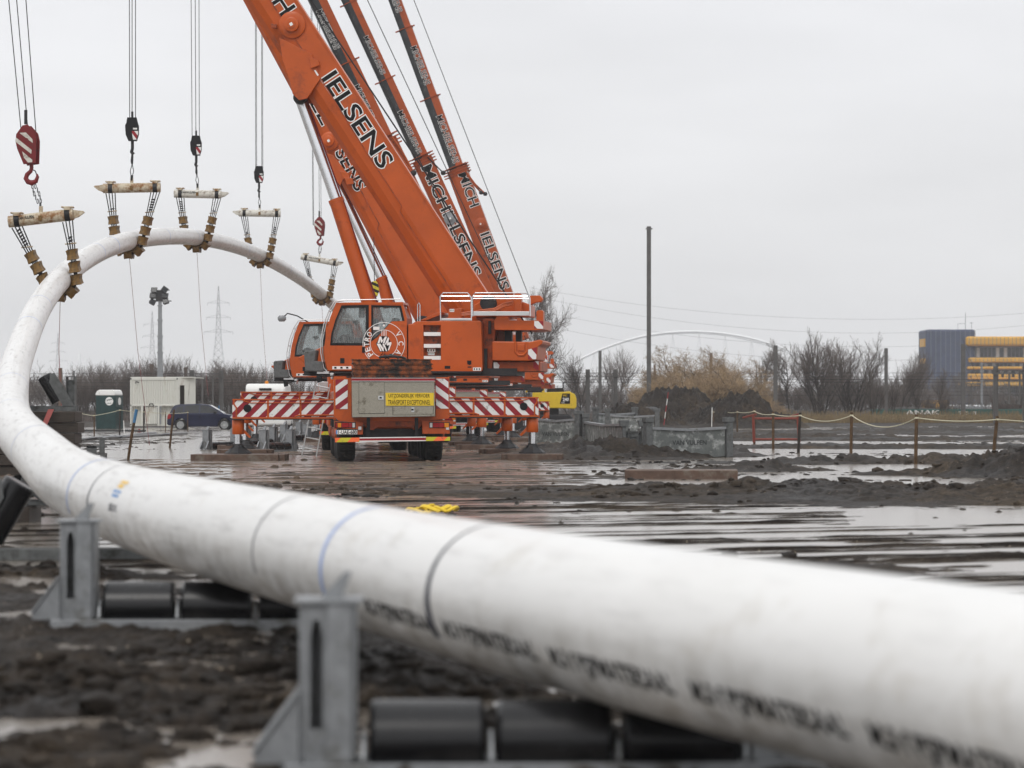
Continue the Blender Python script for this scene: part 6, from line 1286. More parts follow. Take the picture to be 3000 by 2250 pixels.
# loose clods lying on the mud and in the puddles
def clods():
    R_ = random.Random(77); base = [Vector((math.cos(a)*math.cos(e_), math.sin(a)*math.cos(e_), math.sin(e_))) for e_ in (-.2, .55) for a in [2*math.pi*k/6 + e_ for k in range(6)]] + [Vector((0, 0, 1))]
    fs0 = [(k, (k+1) % 6, 6 + (k+1) % 6, 6 + k) for k in range(6)] + [(6 + k, 6 + (k+1) % 6, 12) for k in range(6)]; pts = []
    for k in range(20000):
        u = R_.random(); Y = 9 * (110 / 9) ** u; X = R_.uniform(-.19, .20) * Y
        if -12 < X < 1.5 and Y > 50: 
            if R_.random() > .12: continue
        if X > pipeX(min(Y, 34)) + .6 and 17 < Y < 43 and R_.random() > .06: continue
        if abs(X - at_len(at_y(Y))[0].x) < .5 and Y < 30 and False: continue
        pts.append((X, Y))
    A_ = np.array(pts); cl = vn(A_[:, 0] * 1.1, A_[:, 1] * .8, 91) ; H = ground(A_[:, 0], A_[:, 1]); b = MB(); vs = []; fs = []
    for (X, Y), c, h in zip(pts, cl, H):
        if c < -.02: continue
        s = R_.lognormvariate(-3.45, .5) * (1 if Y < 25 else 1.35); s = min(s, .10); q = [R_.uniform(.6, 1.25) for _ in range(13)]; sx, sy = R_.uniform(.8, 1.6), R_.uniform(.8, 1.3); o = len(vs)
        for v, k in zip(base, q): vs.append((X + v.x * s * k * sx, Y + v.y * s * k * sy, h + v.z * s * k * .75))
        fs += [tuple(i + o for i in f) for f in fs0]
    me = bpy.data.meshes.new('mud_clods'); me.from_pydata(vs, [], fs); me.polygons.foreach_set('use_smooth', [True] * len(fs)); me.materials.append(M['mud']); o = bpy.data.objects.new('mud_clods', me); COL.objects.link(o); o['kind'] = 'stuff'; tag(o, 'loose clods of dark mud scattered over the site', 'clods')
clods()
# ------------------------------------------------------------------ background: railway gear, trees, building, bridge, pylons
M['pole'] = mat('weathered_steel_mast', (.11, .105, .10), .7, .2, var=.2); M['rustpole'] = mat('rusty_mast', (.13, .09, .07), .8, var=.2)
def pole(x, yt, Y, w, label, m='pole', grp='line masts along the railway', cap=None):
    X = (x - 1500) / F * Y; h = (HY - yt) / F * Y + CH; hw = w / 2
    b = MB(); f_ = .018; b.box((-hw, -hw, 0), (hw, -hw + f_, h)); b.box((-hw, hw - f_, 0), (hw, hw, h)); b.box((-.01, -hw + f_, 0), (.01, hw - f_, h)); b.box((-hw, -hw - .01, h*.62), (hw, hw + .01, h*.62 + .06))
    if cap: b.box((-hw - .08, -hw, h), (hw + .1, hw, h + .08)); b.box((-hw, -.05, h + .08), (hw, .05, h + .22))
    return put(b, 'line_mast', M[m], (X, Y, 0), label, 'mast', grp)
pole(1901, 672, 215, .30, 'very tall grey mast standing alone against the sky', cap=1, grp='line masts along the railway')
pole(1758, 1028, 235, .24, 'grey mast behind the left portal frame on the right'); pole(2083, 1034, 240, .22, 'mast rising from the brown willow', 'rustpole'); pole(2272, 1012, 215, .27, 'thick grey mast between willow and bare trees'); pole(2596, 1020, 225, .24, 'grey mast right of the broad bare tree')
pole(2822, 1008, 230, .30, 'mast in front of the blue and yellow building'); pole(2368, 1072, 300, .2, 'pale thin mast left of the broad bare tree', 'galv'); pole(2442, 1072, 320, .2, 'pale thin mast within the broad bare tree', 'galv'); pole(2876, 1062, 300, .2, 'pale thin mast before the yellow facade', 'galv')
pole(1918, 1068, 260, .16, 'thin mast just right of the tall mast', 'rustpole'); pole(444, 1066, 240, .3, 'rusty mast left of the light mast', 'rustpole'); pole(544, 1076, 250, .28, 'rusty mast right of the light mast', 'rustpole'); pole(177, 1078, 175, .2, 'thin rusty mast near the tall timber stack', 'rustpole')
def portal(x0, x1, yt, Y, label, arms=((.35, 'l'), (.75, 's')), drop=.5):
    k = Y / F; X = (x0 - 1500) * k; w = (x1 - x0) * k; h = CH + (HY - yt) * k; t = empty('portal_frame', (X, Y, 0), 0, label, 'portal frame', 'railway portal frames')
    for x in (0, w): b = MB(); b.box((x-.16, -.12, 0), (x-.13, .12, h + .2)); b.box((x+.13, -.12, 0), (x+.16, .12, h+.2)); b.box((x-.13, -.015, 0), (x+.13, .015, h + .2)); b.box((x-.2, -.15, h-.35), (x+.2, .15, h-.2)); b.build('post', M['pole'], t)
    b = MB(); b.box((-.2, -.12, h - .10), (w+.2, .12, h - .05)); b.box((-.2, -.12, h - .34), (w+.2, .12, h - .29)); n = 6
    for q in range(n): b.tube([(w*q/n, 0, h-.3), (w*(q+.5)/n, 0, h-.08), (w*(q+1)/n, 0, h-.3)], .025, 4)
    b.build('truss', M['pole'], t)
    for f_, a in arms:
        b = MB(); x = w * f_; b.box((x - .06, -.05, h - 2.4), (x + .06, .05, h - .3)); b.tube([(x, 0, h - 2.3), (x - .2, 0, h - 2.35), (x - .25, 0, h - 2.25)], .04, 6); b.ball((x - .24, 0, h - 2.2), (.09, .09, .13), 8); b.lathe([(0, .06), (.1, .1), (.2, .1), (.25, .04)], (x - .45, 0, h - .3), (0, 0, -1), 8); b.build('insulator_arm', M['pole'], t)
    return t
portal(1722, 1803, 1090, 222, 'steel portal frame left of the very tall mast', ((.88, 'l'),)); portal(562, 648, 1092, 222, 'steel portal frame behind the blue car', ((.36, 'l'), (.72, 'l'))); portal(2917, 3003, 1082, 205, 'steel portal frame at the right edge before the yellow building', ((.46, 'l'), (.82, 's')))
g = P(2876, 1138, 230); b = MB(); b.box((-1.45, -.05, 2.95), (.05, .05, 3.05)); b.tube([(0, 0, 3), (-.7, 0, 3.0), (-.7, 0, 1.6), (-.6, 0, 1.5)], .05, 6); b.tube([(-1.4, 0, 6.5), (-.1, 0, 3.1)], .025, 4); put(b, 'cantilever_arm', M['pole'], (P(2872, 0, 230).x, 230, .0), 'steel cantilever arm beside the mast before the building', 'cantilever')
g = P(2950, 1140, 206); b = MB()
for k in range(16): a0, a1 = 2*math.pi*k/16, 2*math.pi*(k+1)/16; b.tube([(.36*math.cos(a0), 0, .36*math.sin(a0)), (.36*math.cos(a1), 0, .36*math.sin(a1))], .02, 4)
for k in range(4): a0 = math.pi*k/4; b.tube([(.36*math.cos(a0), 0, .36*math.sin(a0)), (-.36*math.cos(a0), 0, -.36*math.sin(a0))], .012, 4)
b.tube([(-.36, 0, 0), (-.8, 0, .05)], .03, 4); put(b, 'tension_wheel', M['pole'], g, 'spoked tension wheel on the rightmost portal frame', 'wheel')
# wires
def wire(x0, y0, x1, y1, Y, sag, r, label, grp, m='wire', ya=None):
    Y1 = ya or Y; p, q = P(x0, y0, Y), P(x1, y1, Y1); n = 24; b = MB(); b.tube([p.lerp(q, t/n) - p + Vector((0, 0, -sag * 4 * (t/n) * (1-t/n))) for t in range(n+1)], r, 4)
    put(b, 'overhead_wire', M[m], p, label, 'overhead wire', grp)
M['hvwire'] = mat('grey_wire', (.2, .2, .2), .7, var=.05)
for k, (y, r) in enumerate(((1092, .011), (1103, .008), (1111, .014), (1119, .012), (1130, .008), (1136, .008), (1147, .006), (1157, .012))):
    wire(-500, y + 4, 1640, y + 1, 228 + k, .05, r, None, None) if False else None
    wire(-900, y + 3, 3900, y, 226 + k * 1.5, 0, r * 1.5, 'railway overhead wire, %s from the top' % ['topmost', 'second', 'third', 'fourth', 'fifth', 'sixth', 'seventh', 'lowest'][k], 'railway overhead wires')
for k, (ya_, yb, sg) in enumerate(((865, 905, 6), (905, 945, 6), (945, 985, 6), (842, 868, 5))):
    wire(1550, ya_, 3500, ya_ + 12, 700, sg * 1.4, .035, 'faint high voltage line above the bridge, %s of four' % ['second', 'third', 'lowest', 'topmost'][k], 'high voltage lines', 'hvwire')
# ---- trees
M['bark'] = mat('dark_bark', (.045, .036, .030), .9, var=.3, scale=2); M['twig'] = mat('grey_brown_twigs', (.12, .098, .086), .9, var=.25, scale=.6); M['willow'] = mat('ochre_willow_twigs', (.27, .19, .11), .9, var=.3, scale=.5); M['brush'] = mat('brown_brush_twigs', (.56, .385, .26), .9, var=.3, scale=.5)
def grow(b, p, d, L, r, lev, maxlev, R_, spread, up, nb, leaf):
    n = 4; pts = [p]; dd = d.copy(); q = p.copy()
    for k in range(n):
        dd = (dd + Vector((R_.gauss(0, .15), R_.gauss(0, .15), R_.gauss(0, .10) + up * .10))).normalized(); q = q + dd * (L / n); pts.append(q.copy())
    rs = [r * (1 - .2 * k) for k in range(n + 1)]; tgt = b if lev < 2 else leaf
    tgt.tube(pts, rs, 5 if lev < 1 else 3, caps=False)
    if lev >= maxlev: return
    m = nb[min(lev, len(nb)-1)]
    for k in range(m):
        f = (.22 if lev == 0 else .12) + (.98 - (.22 if lev == 0 else .12)) * (k + R_.random()) / m; i = min(n - 1, int(f * n)); base = pts[i].lerp(pts[i+1], f * n - i)
        side = dd.cross(Vector((R_.gauss(0, 1), R_.gauss(0, 1), R_.gauss(0, 1)))).normalized(); nd = (dd * math.cos(spread) + side * math.sin(spread) + Vector((0, 0, up * .18))).normalized()
        grow(b, base, nd, L * R_.uniform(.42, .62) * (1.25 - f * .55), max(RMIN, r * .5), lev + 1, maxlev, R_, spread * R_.uniform(.8, 1.15), up, nb, leaf)
RMIN = .007
def tree_mesh(seed, h, stems, spread, up, nb, maxlev, r0, lean=.15, droop=0, tmat='twig', base=.12, rmin=.007):
    global RMIN
    RMIN = rmin; R_ = random.Random(seed); b = MB(); lf = MB()
    for s in range(stems):
        ga = 2 * math.pi * s / stems + R_.uniform(-.4, .4); le = lean * (R_.uniform(.3, 1.5) if stems > 1 else 1)
        d = Vector((math.cos(ga) * le, math.sin(ga) * le, 1)).normalized(); p = Vector((math.cos(ga) * base * stems ** .5 * R_.random(), math.sin(ga) * base * stems ** .5 * R_.random(), -.1)) if stems > 1 else Vector((0, 0, -.1))
        grow(b, p, d, h * R_.uniform(.55, .8), r0 * R_.uniform(.7, 1), 0, maxlev, R_, spread, up, nb, lf)
    if droop:
        def dr(v): rr_ = math.hypot(v[0], v[1]); return (v[0], v[1], max(.1, v[2] - droop * rr_ ** 1.7))
        lf.v = [dr(v) for v in lf.v]; b.v = [dr(v) for v in b.v]
    zs = sorted(v[2] for v in lf.v); zm = zs[int(len(zs) * .998)]; k = h / zm; b.v = [(v[0]*k, v[1]*k, v[2]*k) for v in b.v]; lf.v = [(v[0]*k, v[1]*k, v[2]*k) for v in lf.v]
    t = empty('bare_tree', (0, -60, 0)); b.build('trunk', M['bark'], t, smooth=True); lf.build('crown', M[tmat], t); return t
PT = {'broad': tree_mesh(2, 7, 1, .75, .5, (12, 7, 6, 5), 4, .15), 'slim': tree_mesh(5, 7, 1, .50, .9, (20, 7, 5), 3, .08), 'multi': tree_mesh(9, 6, 6, .55, .6, (8, 6, 5), 3, .06, .30), 'vase': tree_mesh(12, 7, 8, .55, .7, (7, 6, 5, 3), 4, .10, .42),
      'willow': tree_mesh(21, 6, 14, .80, .15, (9, 8, 7, 3), 4, .08, .85, .06, 'willow', .2, .010), 'brush': tree_mesh(31, 4.5, 46, .30, 1.0, (6, 5, 3), 3, .018, .35, 0, 'brush', .28, .0065)}
used = set()
def plant(kind, x, ytop, Y, label, grp, name='bare_tree', cat='tree', wf=1.0, mt=None):
    k = Y / F; h = (HY - ytop) * k + CH; base = {'broad': 7, 'slim': 7, 'multi': 6, 'vase': 7, 'willow': 6, 'brush': 4.5}[kind]; src = PT[kind]
    t = src if kind not in used else copy_tree(src); used.add(kind); t.name = name; t.location = ((x - 1500) * k, Y, 0); s = h / base; t.scale = (s * wf, s * wf, s); t.rotation_euler = (0, 0, rnd.uniform(0, 6.28)); tag(t, label, cat, grp)
    if mt:
        for c in t.children:
            if c.name.startswith('crown'): c.material_slots[0].link = 'OBJECT'; c.material_slots[0].material = M[mt]
    return t
TG = 'bare trees beyond the railway'
plant('broad', 1578, 778, 238, 'bare tree rising behind the tails of the cranes', TG, wf=.5); plant('multi', 1560, 830, 240, 'bare tree partly hidden by the crane counterweights', TG)
plant('slim', 1690, 1030, 250, 'bare tree at the left foot of the white arch', TG, wf=1.3); plant('multi', 1672, 1085, 240, 'low bare tree right of the yellow excavator', TG)
plant('slim', 1790, 1025, 330, 'pale slim birch left of the very tall mast', TG, wf=1.1); plant('slim', 1830, 1012, 335, 'pale slim birch nearest the very tall mast', TG, wf=1.1); plant('slim', 1730, 1060, 330, 'pale birch behind the left portal frame on the right', TG, wf=1.3)
plant('willow', 1985, 1022, 225, 'brown weeping willow, left half of the ochre clump', TG, 'willow_tree', wf=1.15); plant('willow', 2105, 1026, 230, 'brown weeping willow, right half of the ochre clump', TG, 'willow_tree', wf=1.1); plant('willow', 2040, 1070, 218, 'low brown willow in front of the two larger ones', TG, 'willow_tree', wf=1.6); plant('willow', 2190, 1150, 215, 'low ochre willow bush right of the dirt heap', TG, 'willow_tree', wf=1.9)
plant('slim', 2215, 1018, 280, 'slim birch right of the willow', TG, wf=1.1); plant('multi', 2170, 1060, 290, 'grey bare tree behind the right willow', TG, wf=1.2)
plant('broad', 2325, 992, 250, 'wide bare tree right of the thick grey mast', TG, wf=1.0); plant('vase', 2405, 972, 240, 'broad bare tree, left of two large ones', TG, wf=1.05); plant('vase', 2490, 985, 246, 'broad bare tree, right of two large ones', TG, wf=1.1)
for k, (x, yt, kd) in enumerate(((2560, 1048, 'multi'), (2640, 1030, 'slim'), (2655, 1022, 'slim'), (2700, 1018, 'slim'), (2610, 1062, 'multi'), (2745, 1078, 'slim'), (2680, 1045, 'slim'), (2770, 1110, 'multi'), (2915, 1120, 'multi'), (2975, 1090, 'slim'))):
    plant(kd, x, yt, 222 + (k * 7) % 23, 'thin bare sapling near the building, %s' % ['beside the mast', 'in the middle of the row', 'just right of the middle one', 'touching the blue wall', 'low and leaning', 'before the blue wall', 'taller in the row gap', 'low before the blue wall', 'before the yellow facade', 'within the right portal frame'][k], 'thin saplings before the building', wf=.8)
for k, (x, yt, Y, w) in enumerate(((2250, 1130, 260, 1.6), (2330, 1120, 262, 1.6), (2420, 1115, 258, 1.6), (2510, 1110, 262, 1.6), (2590, 1120, 258, 1.6), (2670, 1130, 260, 1.6), (1850, 1130, 270, 1.6), (1740, 1125, 268, 1.6), (2760, 1165, 262, 1.7), (2960, 1150, 262, 1.6))):
    plant('brush', x, yt, Y, 'grey thicket filling the gap beyond the railway, %s' % ['right of the willow', 'below the wide bare tree', 'below the left broad tree', 'below the right broad tree', 'left of the saplings', 'below the saplings', 'behind the very tall mast', 'behind the portal frame', 'under the blue building', 'under the yellow building'][k], 'thickets beyond the railway', 'thicket', 'thicket', w, 'twig')
for k, (x, yt, Y, w) in enumerate(((215, 1105, 240, 1.2), (270, 1085, 236, 1.2), (325, 1075, 240, 1.15), (385, 1062, 236, 1.1), (445, 1070, 242, 1.1), (510, 1052, 238, 1.1), (575, 1085, 240, 1.2), (640, 1090, 244, 1.2), (690, 1078, 238, 1.2), (745, 1082, 242, 1.2), (800, 1095, 240, 1.2), (860, 1100, 240, 1.2))):
    plant('brush', x, yt - 14, Y, 'brown leafless bush in the hedge, %s from the left' % ['first', 'second', 'third', 'fourth', 'fifth', 'sixth', 'seventh', 'eighth', 'ninth', 'tenth', 'eleventh', 'twelfth'][k], 'brown bushes of the hedge on the left', 'bare_bush', 'bush', w)
for k, (x, yt, Y) in enumerate(((120, 1062, 300), (165, 1070, 310), (690, 1052, 330), (730, 1045, 335), (250, 1060, 420), (600, 1070, 330))):
    plant('slim' if k > 1 else 'multi', x, yt, Y, 'faint bare tree behind the brown hedge, %s' % ['leftmost', 'beside the pipe', 'left of the cranes', 'nearest the cranes', 'behind the toilet cabin', 'behind the car'][k], 'faint trees behind the hedge', wf=1.4)
# low vegetation and litter along the far edge of the field
def strip(name, m, x0, x1, Y0, Y1, n, h0, h1, label, cat, seed):
    R_ = random.Random(seed); b = MB()
    for k in range(n):
        Y = R_.uniform(Y0, Y1); X = R_.uniform(x0, x1); z = .1; h = R_.uniform(h0, h1); w = R_.uniform(.012, .03); lx = R_.gauss(0, .18) * h; ly = R_.gauss(0, .1)
        b.add([(X-w, Y, z), (X+w, Y, z), (X + lx + w*.4, Y+ly, z+h), (X + lx - w*.4, Y+ly, z+h)], [(0, 1, 2, 3)])
        if R_.random() < .5: b.add([(X + lx*.6, Y, z + h*.6), (X + lx*.6 + .12, Y, z + h*.62), (X + lx*.6 + .1, Y+.03, z + h*.7)], [(0, 1, 2)])
    o = b.build(name, M[m]); o['kind'] = 'stuff'; tag(o, label, cat); return o
M['drygrass'] = mat('dry_weeds', (.17, .125, .065), .9, var=.4, scale=2); M['dirtbank'] = mat('dark_bank_soil', (.035, .03, .026), .95, var=.3, bump=.6, bscale=3)
strip('dry_weeds', 'drygrass', 12, 46, 212, 222, 5000, .2, .9, 'low dry weeds along the far right edge of the mud', 'weeds', 4); strip('dark_undergrowth', 'twig', -46, 46, 226, 245, 4000, .2, .9, 'dark bare undergrowth beyond the railway', 'undergrowth', 5)
b = MB(); R_ = random.Random(8); n = 240; tp_ = []
vs = []; fs = []
for k in range(n + 1):
    X = -140 + 280 * k / n; hh = .9 + .5 * float(vn(np.array([X * .15]), np.array([3.]), 2)) + .3 * float(vn(np.array([X * .9]), np.array([7.]), 2)); vs += [(X, 244, -.3), (X, 250, hh), (X, 262, hh * .9), (X, 270, -.3)]
for k in range(n):
    for j in range(3): fs.append((k*4+j, (k+1)*4+j, (k+1)*4+j+1, k*4+j+1))
o = MB().add(vs, fs).build('railway_bank', M['dirtbank'], smooth=True); o['kind'] = 'structure'
# distant wood that closes the horizon
M['farwood'] = mat('distant_wood', (.13, .112, .10), .95, var=.3, scale=.1)
R_ = random.Random(3); vsw = []; fsw = []
ft_ = tree_mesh(44, 7, 3, .6, .6, (7, 6, 4), 3, .1, .25, rmin=.03); fm = [c for c in ft_.children]; src_v = []; src_f = []
for c in fm: o_n = len(src_v); src_v += [tuple(v.co) for v in c.data.vertices]; src_f += [tuple(i + o_n for i in p.vertices) for p in c.data.polygons]
SV = np.array(src_v); SF = src_f
for c in fm: bpy.data.objects.remove(c)
bpy.data.objects.remove(ft_)
for k in range(170):
    Y = R_.uniform(380, 520); X = (-.19 + .40 * (k + R_.random()) / 170) * Y * 1.15; s_ = R_.uniform(.45, .85) * (1 + .3 * math.sin(k * .11) + .15 * math.sin(k * .43)) * Y / 480; a_ = R_.uniform(0, 6.28); c_, s2 = math.cos(a_), math.sin(a_)
    Q = np.stack([(SV[:, 0]*c_ - SV[:, 1]*s2) * s_ * 1.3 + X, (SV[:, 0]*s2 + SV[:, 1]*c_) * s_ + Y, SV[:, 2] * s_], -1); o_n = len(vsw) * len(SV); vsw.append(Q)
VW = np.concatenate(vsw); fa = np.array([f if len(f) == 4 else tuple(f) + (f[-1],) for f in SF if len(f) in (3, 4)]); FW = np.concatenate([fa + k * len(SV) for k in range(len(vsw))])
mw = bpy.data.meshes.new('distant_wood'); mw.vertices.add(len(VW)); mw.vertices.foreach_set('co', VW.ravel()); mw.loops.add(FW.size); mw.loops.foreach_set('vertex_index', FW.ravel()); mw.polygons.add(len(FW)); mw.polygons.foreach_set('loop_start', np.arange(0, FW.size, 4)); mw.update(calc_edges=True); mw.materials.append(M['farwood'])
o = bpy.data.objects.new('distant_wood', mw); COL.objects.link(o); o['kind'] = 'stuff'; tag(o, 'hazy far wood along the whole horizon', 'wood')
# ---- blue and yellow building
Y = 640; k = Y / F; M['bblue'] = mat('blue_tile_cladding', (.040, .055, .105), .6, var=.25, scale=.6, dirt=((.07, .08, .10), .2, .5)); M['byel'] = mat('yellow_panel_cladding', (.62, .33, .035), .5, var=.1, scale=.3); M['bgrey'] = mat('grey_facade', (.16, .17, .18), .6, var=.1)
t = empty('office_building', ((2712 - 1500) * k, Y, 0), 0, 'blue windowless tower block with rounded yellow storeys, far right', 'building')
def bb(x0, x1, yt, yb, d0, d1, m, name, bev=0):
    b = MB(); b.box(((x0 - 2712) * k, d0, CH + (HY - yb) * k), ((x1 - 2712) * k, d1, CH + (HY - yt) * k)); return b.build(name, M[m], t, bevel=bev, seg=4)
bb(2713, 2857, 965, 1186, 0, 12, 'bblue', 'tower', .5)
b = MB()
for q in range(1, 11): x = (2713 + 14.4 * q - 2712) * k; b.box((x - .05, -.03, 1.5), (x + .05, -.002, CH + (HY - 968) * k))
b.build('cladding_joint', M['bgrey'], t)
for (yt, yb, x0, nm) in ((986, 1014, 2828, 'top'), (1048, 1062, 2836, 'mid'), (1074, 1082, 2832, 'a'), (1095, 1112, 2834, 'b'), (1119, 1132, 2800, 'low')):
    bb(x0, 3160, yt, yb, -1.5 if nm != 'low' else -4, 14, 'byel', 'yellow_storey', .6 if nm == 'top' else .3)
    b = MB(); x = x0 + 8
    while x < 3160: b.box(((x - 2712) * k - .05, -1.54 if nm != 'low' else -4.04, CH + (HY - yb + 3) * k), ((x - 2712) * k + .05, -1.5 if nm != 'low' else -4.0, CH + (HY - yt - 2) * k)); x += 11.5
    b.build('panel_joint', M['bgrey'], t)
bb(2858, 3150, 1010, 1186, 1.5, 13, 'bgrey', 'facade')
for row, (yt, yb) in enumerate(((1018, 1046), (1064, 1073), (1084, 1094), (1134, 1150))):
    x = 2864
    while x < 3140:
        o = bb(x, x + 9, yt, yb, 1.40, 1.49, 'darkglass' if (row + int(x / 9)) % 3 else 'clear', 'window'); x += 11.5
b = MB(); b.box((2832*k - 2712*k + .0, 2, CH + (HY - 965)*k), (2832*k - 2712*k + .1, 2.1, CH + (HY - 916)*k)); b.box((2810*k - 2712*k, 2, CH + (HY - 965)*k), (2810*k - 2712*k + .06, 2.06, CH + (HY - 948)*k)); b.box((2810*k - 2712*k, 2, CH + (HY - 948)*k), (2832*k - 2712*k, 2.06, CH + (HY - 947)*k)); b.box((2850*k-2712*k, 2, CH + (HY - 965)*k), (2850*k-2712*k + .07, 2.07, CH + (HY-942)*k)); b.box((2844*k-2712*k, 2, CH + (HY - 946)*k), (2856*k-2712*k, 2.05, CH + (HY-945)*k)); b.build('roof_antenna', M['bgrey'], t)
bb(2709, 2713, 992, 1015, 1, 8, 'byel', 'yellow_edge'); bb(2709, 2713, 1050, 1065, 1, 8, 'byel', 'yellow_edge')
# sheds and wagons at its foot
Y2 = 300; k2 = Y2 / F
def shed(x0, x1, yt, yb, m, label, nm='shed', roof=None):
    X = (x0 - 1500) * k2; t = empty(nm, (X, Y2, 0), 0, label, 'shed'); w = (x1 - x0) * k2; h = CH + (HY - yt) * k2
    MB().box((0, 0, 0), (w, 4, h)).build('wall', M[m], t); MB().prism([(-.2, h + .004), (w + .2, h + .004), (w + .1, h + .2), (-.1, h + .24)], -.2, 4.2).build('roof', M[roof or 'galv'], t)
    b = MB(); q = .4
    while q < w - .6: b.box((q, -.02, h * .45), (q + .5, -.004, h * .8)); q += .9
    b.build('window', M['darkglass'], t)
shed(2798, 2880, 1196, 1225, 'cleanwhite', 'small white cabin with flat pale roof before the building'); shed(2925, 3030, 1186, 1226, 'redrust', 'low brick red shed at the right edge beyond the railway'); shed(2715, 2775, 1172, 1200, 'byel', 'low yellow annex at the foot of the blue tower')
M['green'] = mat('green_wagon', (.03, .09, .075), .6, var=.2); M['graf'] = M['decal']
Xw = (2560 - 1500) * 232 / F; t = empty('goods_wagon', (Xw, 232, 0), 0, 'long low green wagon with white graffiti beyond the weeds', 'wagon'); MB().box((0, 0, .5), (13.5, 2.5, 1.05)).build('body', M['green'], t, bevel=.03)
lettering('lettering', 'ANAK', (2.5, -.004, .8), (1, 0, 0), (0, 0, 1), 2.6, .32, M['decal'], t, thick=.03); lettering('lettering', '75 5', (6.6, -.004, .75), (1, 0, 0), (0, 0, 1), 1.4, .22, M['decal'], t, thick=.02)
for q in range(6): MB().lathe([(0, .3), (.1, .3)], (1 + q * 2.2, 0, .3), (0, -1, 0), 12).build('wheel', M['darksteel'], t)
# ---- white arch bridge far away
M['bridge'] = mat('white_bridge_steel', (.85, .86, .87), .4, var=.03)
Y = 1150; k = Y / F; A0 = ((1668, 1072), (1720, 1040), (1800, 1008), (1880, 984), (1960, 973), (2040, 970), (2120, 976), (2200, 989), (2280, 1015), (2370, 1050), (2440, 1088))
t = empty('arch_bridge', ((2050 - 1500) * k, Y, 0), 0, 'distant pale arch bridge with v shaped hangers', 'bridge'); c0 = Vector(((2050 - 1500) * k, Y, 0))
for dy in (0, 16):
    ps = [P(x, y, Y) - c0 + Vector((0, dy, 0)) for x, y in A0]; pp = bspline(ps, 6); MB().tube(pp, [.46 if i < 40 else .5 for i in range(len(pp))], 10).build('arch', M['bridge'], t, smooth=True)
MB().box((-60, 0, 6.4), (60, 16, 7.4)).build('deck', M['bridge'], t); b = MB()
for i in range(9):
    x = 1740 + i * 77; j = [q for q in range(len(A0) - 1) if A0[q][0] <= x <= A0[q+1][0]]
    if not j: continue
    j = j[0]; f_ = (x - A0[j][0]) / (A0[j+1][0] - A0[j][0]); y = A0[j][1] + f_ * (A0[j+1][1] - A0[j][1]); tp_ = P(x, y + 3, Y) - c0
    for dx in (-22, 0, 22): 
        if tp_.z > 9: b.tube([tp_, Vector((tp_.x + dx * k, 0, 7.0))], .17, 4)
b.build('hanger', M['bridge'], t)
for x in (-50, 52): MB().box((x - 2, 2, 0), (x + 2, 14, 6.4)).build('pier', M['bridge'], t)
# ---- lattice pylons
def pylon(x, yt, Y, label):
    k = Y / F; h = CH + (HY - yt) * k; b = MB(); w0 = h * .085; s = .0017 * h
    def W_(z): f_ = z / h; return w0 * (1 - f_ / .55 * .72) if f_ < .55 else w0 * .28 * (1 - (f_ - .55) / .45 * .9)
    n = 16
    for i in range(n):
        z0, z1 = h * i / n, h * (i + 1) / n; a0, a1 = W_(z0), W_(z1)
        for sx_ in (-1, 1):
            for sy in (-1, 1): b.tube([(sx_*a0, sy*a0, z0), (sx_*a1, sy*a1, z1)], s, 4)
            b.tube([(sx_*a0, -a0, z0), (-sx_*a1, -a1, z1)], s * .6, 4); b.tube([(sx_*a0, a0, z0), (-sx_*a1, a1, z1)], s * .6, 4)
        b.tube([(-a1, -a1, z1), (a1, -a1, z1)], s * .6, 4)
    for f_, wa in ((.62, .12), (.74, .10), (.86, .09)):
        z = h * f_; a = h * wa
        for sx_ in (-1, 1): b.tube([(0, 0, z + h * .025), (sx_ * a, 0, z)], s, 4); b.tube([(0, 0, z), (sx_ * a, 0, z)], s, 4); b.tube([(sx_*a, 0, z), (sx_*a, 0, z - h*.02)], s, 4)
    put(b, 'lattice_pylon', M['hvwire'], ((x - 1500) * k, Y, 0), label, 'pylon', 'lattice pylons in the haze')
pylon(640, 838, 2000, 'faint lattice pylon nearest the cranes'); pylon(446, 912, 2250, 'faint lattice pylon just left of the light mast'); pylon(170, 975, 2400, 'very faint lattice pylon beside the pipe, leftmost of three')
# hazy silos far left
Y = 1100; k = Y / F; b = MB()
for x, yt, w in ((232, 1040, 10), (206, 1062, 8), (250, 1056, 8)): X = (x - 1500) * k; b = MB(); b.lathe([(0, w*k*.5), (CH + (HY - yt)*k, w*k*.5), (CH + (HY - yt)*k + .8, w*k*.25)], (0, 0, 0), (0, 0, 1), 16); put(b, 'silo', M['bridge'], (X, Y, 0), 'hazy pale silo above the hedge, %s of three' % {232: 'tallest', 206: 'leftmost', 250: 'rightmost'}[x], 'silo', 'hazy silos', smooth=True)
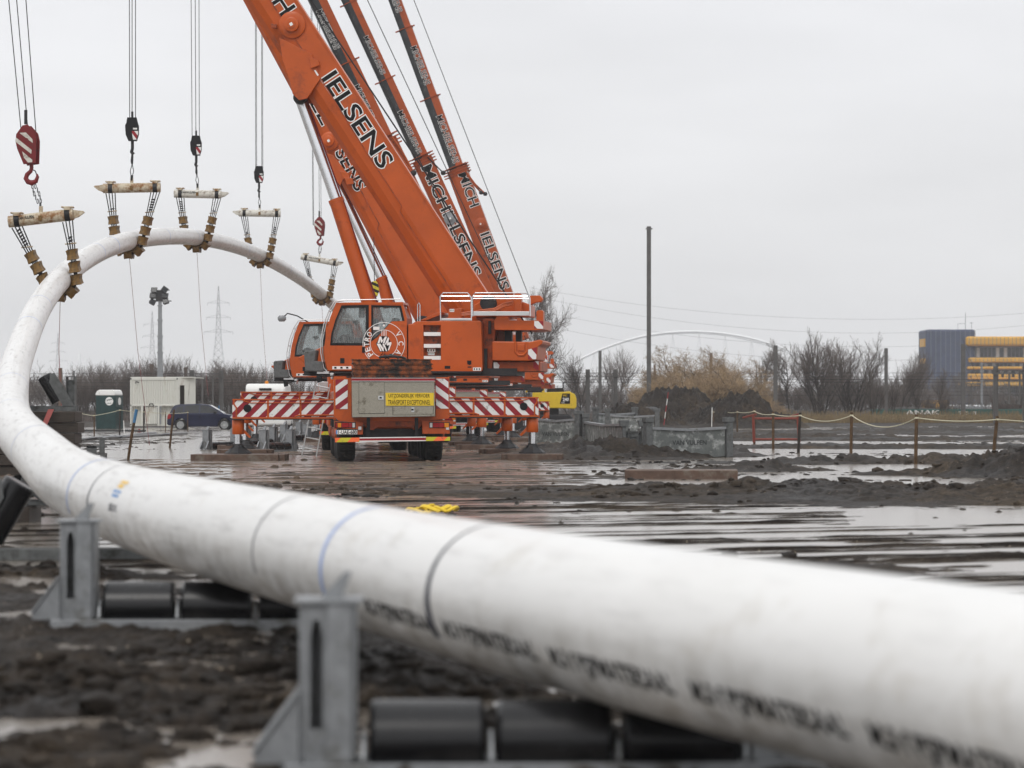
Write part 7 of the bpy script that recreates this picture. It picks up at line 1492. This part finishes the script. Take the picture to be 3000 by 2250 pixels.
# operator seated in the nearest crane
def person():
    Ms = Matrix.Translation((T1[0], T1[1], 0)) @ Matrix.Rotation(CR[0]['yaw'], 4, 'Z')
    sx_, sz_ = z3([(960, 560)], .85)[0]
    J = {'hip': (0, 0, 0), 'waist': (0, 0, .18), 'chest': (.02, 0, .38), 'neck': (.03, 0, .53), 'head': (.05, 0, .64), 'crown': (.05, 0, .74)}
    for s, n in ((-1, 'r'), (1, 'l')):
        J.update({n+'sh': (.02, s*.19, .46), n+'el': (.14, s*.24, .22), n+'wr': (.36, s*.18, .20), n+'ha': (.44, s*.16, .20), n+'hp': (.02, s*.1, -.02), n+'kn': (.44, s*.14, .06), n+'an': (.5, s*.14, -.34), n+'to': (.64, s*.14, -.38)})
    names = list(J); E = [('hip', 'waist'), ('waist', 'chest'), ('chest', 'neck'), ('neck', 'head'), ('head', 'crown')]
    for n in 'rl': E += [('chest', n+'sh'), (n+'sh', n+'el'), (n+'el', n+'wr'), (n+'wr', n+'ha'), ('hip', n+'hp'), (n+'hp', n+'kn'), (n+'kn', n+'an'), (n+'an', n+'to')]
    rad = {'hip': .14, 'waist': .13, 'chest': .15, 'neck': .06, 'head': .095, 'crown': .07}
    for n in 'rl': rad.update({n+'sh': .07, n+'el': .05, n+'wr': .035, n+'ha': .04, n+'hp': .1, n+'kn': .075, n+'an': .05, n+'to': .045})
    me = bpy.data.meshes.new('person'); me.from_pydata([J[n] for n in names], [(names.index(a), names.index(b_)) for a, b_ in E], []); o = bpy.data.objects.new('person', me); COL.objects.link(o)
    o.modifiers.new('skin', 'SKIN'); me.skin_vertices.new() if not me.skin_vertices else None
    for i, n in enumerate(names): me.skin_vertices[0].data[i].radius = (rad[n], rad[n]); me.skin_vertices[0].data[i].use_root = (n == 'hip')
    sb = o.modifiers.new('sub', 'SUBSURF'); sb.levels = 2; sb.render_levels = 2
    m = bpy.data.materials.new('blue_work_clothes'); m.use_nodes = True; m.node_tree.nodes['Principled BSDF'].inputs['Base Color'].default_value = (.05, .09, .15, 1); m.node_tree.nodes['Principled BSDF'].inputs['Roughness'].default_value = .8; me.materials.append(m)
    o.matrix_world = Ms @ Matrix.Translation((sx_, .85, sz_)); tag(o, 'person in blue trousers seated at the controls in the nearest crane cab', 'person')
person()
# ------------------------------------------------------------------ damp air
hz = MB().box((-1450, -60, -1.6), (1450, 2450, 75)).build('haze', [], None); m = bpy.data.materials.new('haze'); m.use_nodes = True; t = m.node_tree; t.nodes.clear()
o_ = N(t, 'ShaderNodeOutputMaterial'); v = N(t, 'ShaderNodeVolumePrincipled'); v.inputs['Color'].default_value = (.96, .97, 1, 1); v.inputs['Density'].default_value = .00027; v.inputs['Anisotropy'].default_value = .3; t.links.new(v.outputs[0], o_.inputs['Volume'])
hz.data.materials.clear(); hz.data.materials.append(m); hz['kind'] = 'stuff'; tag(hz, 'thin pale haze over the whole site', 'haze')
SC.cycles.volume_bounces = 1
for k_, s_src in PT.items():
    if k_ not in used:
        for c in list(s_src.children): bpy.data.objects.remove(c)
        bpy.data.objects.remove(s_src)
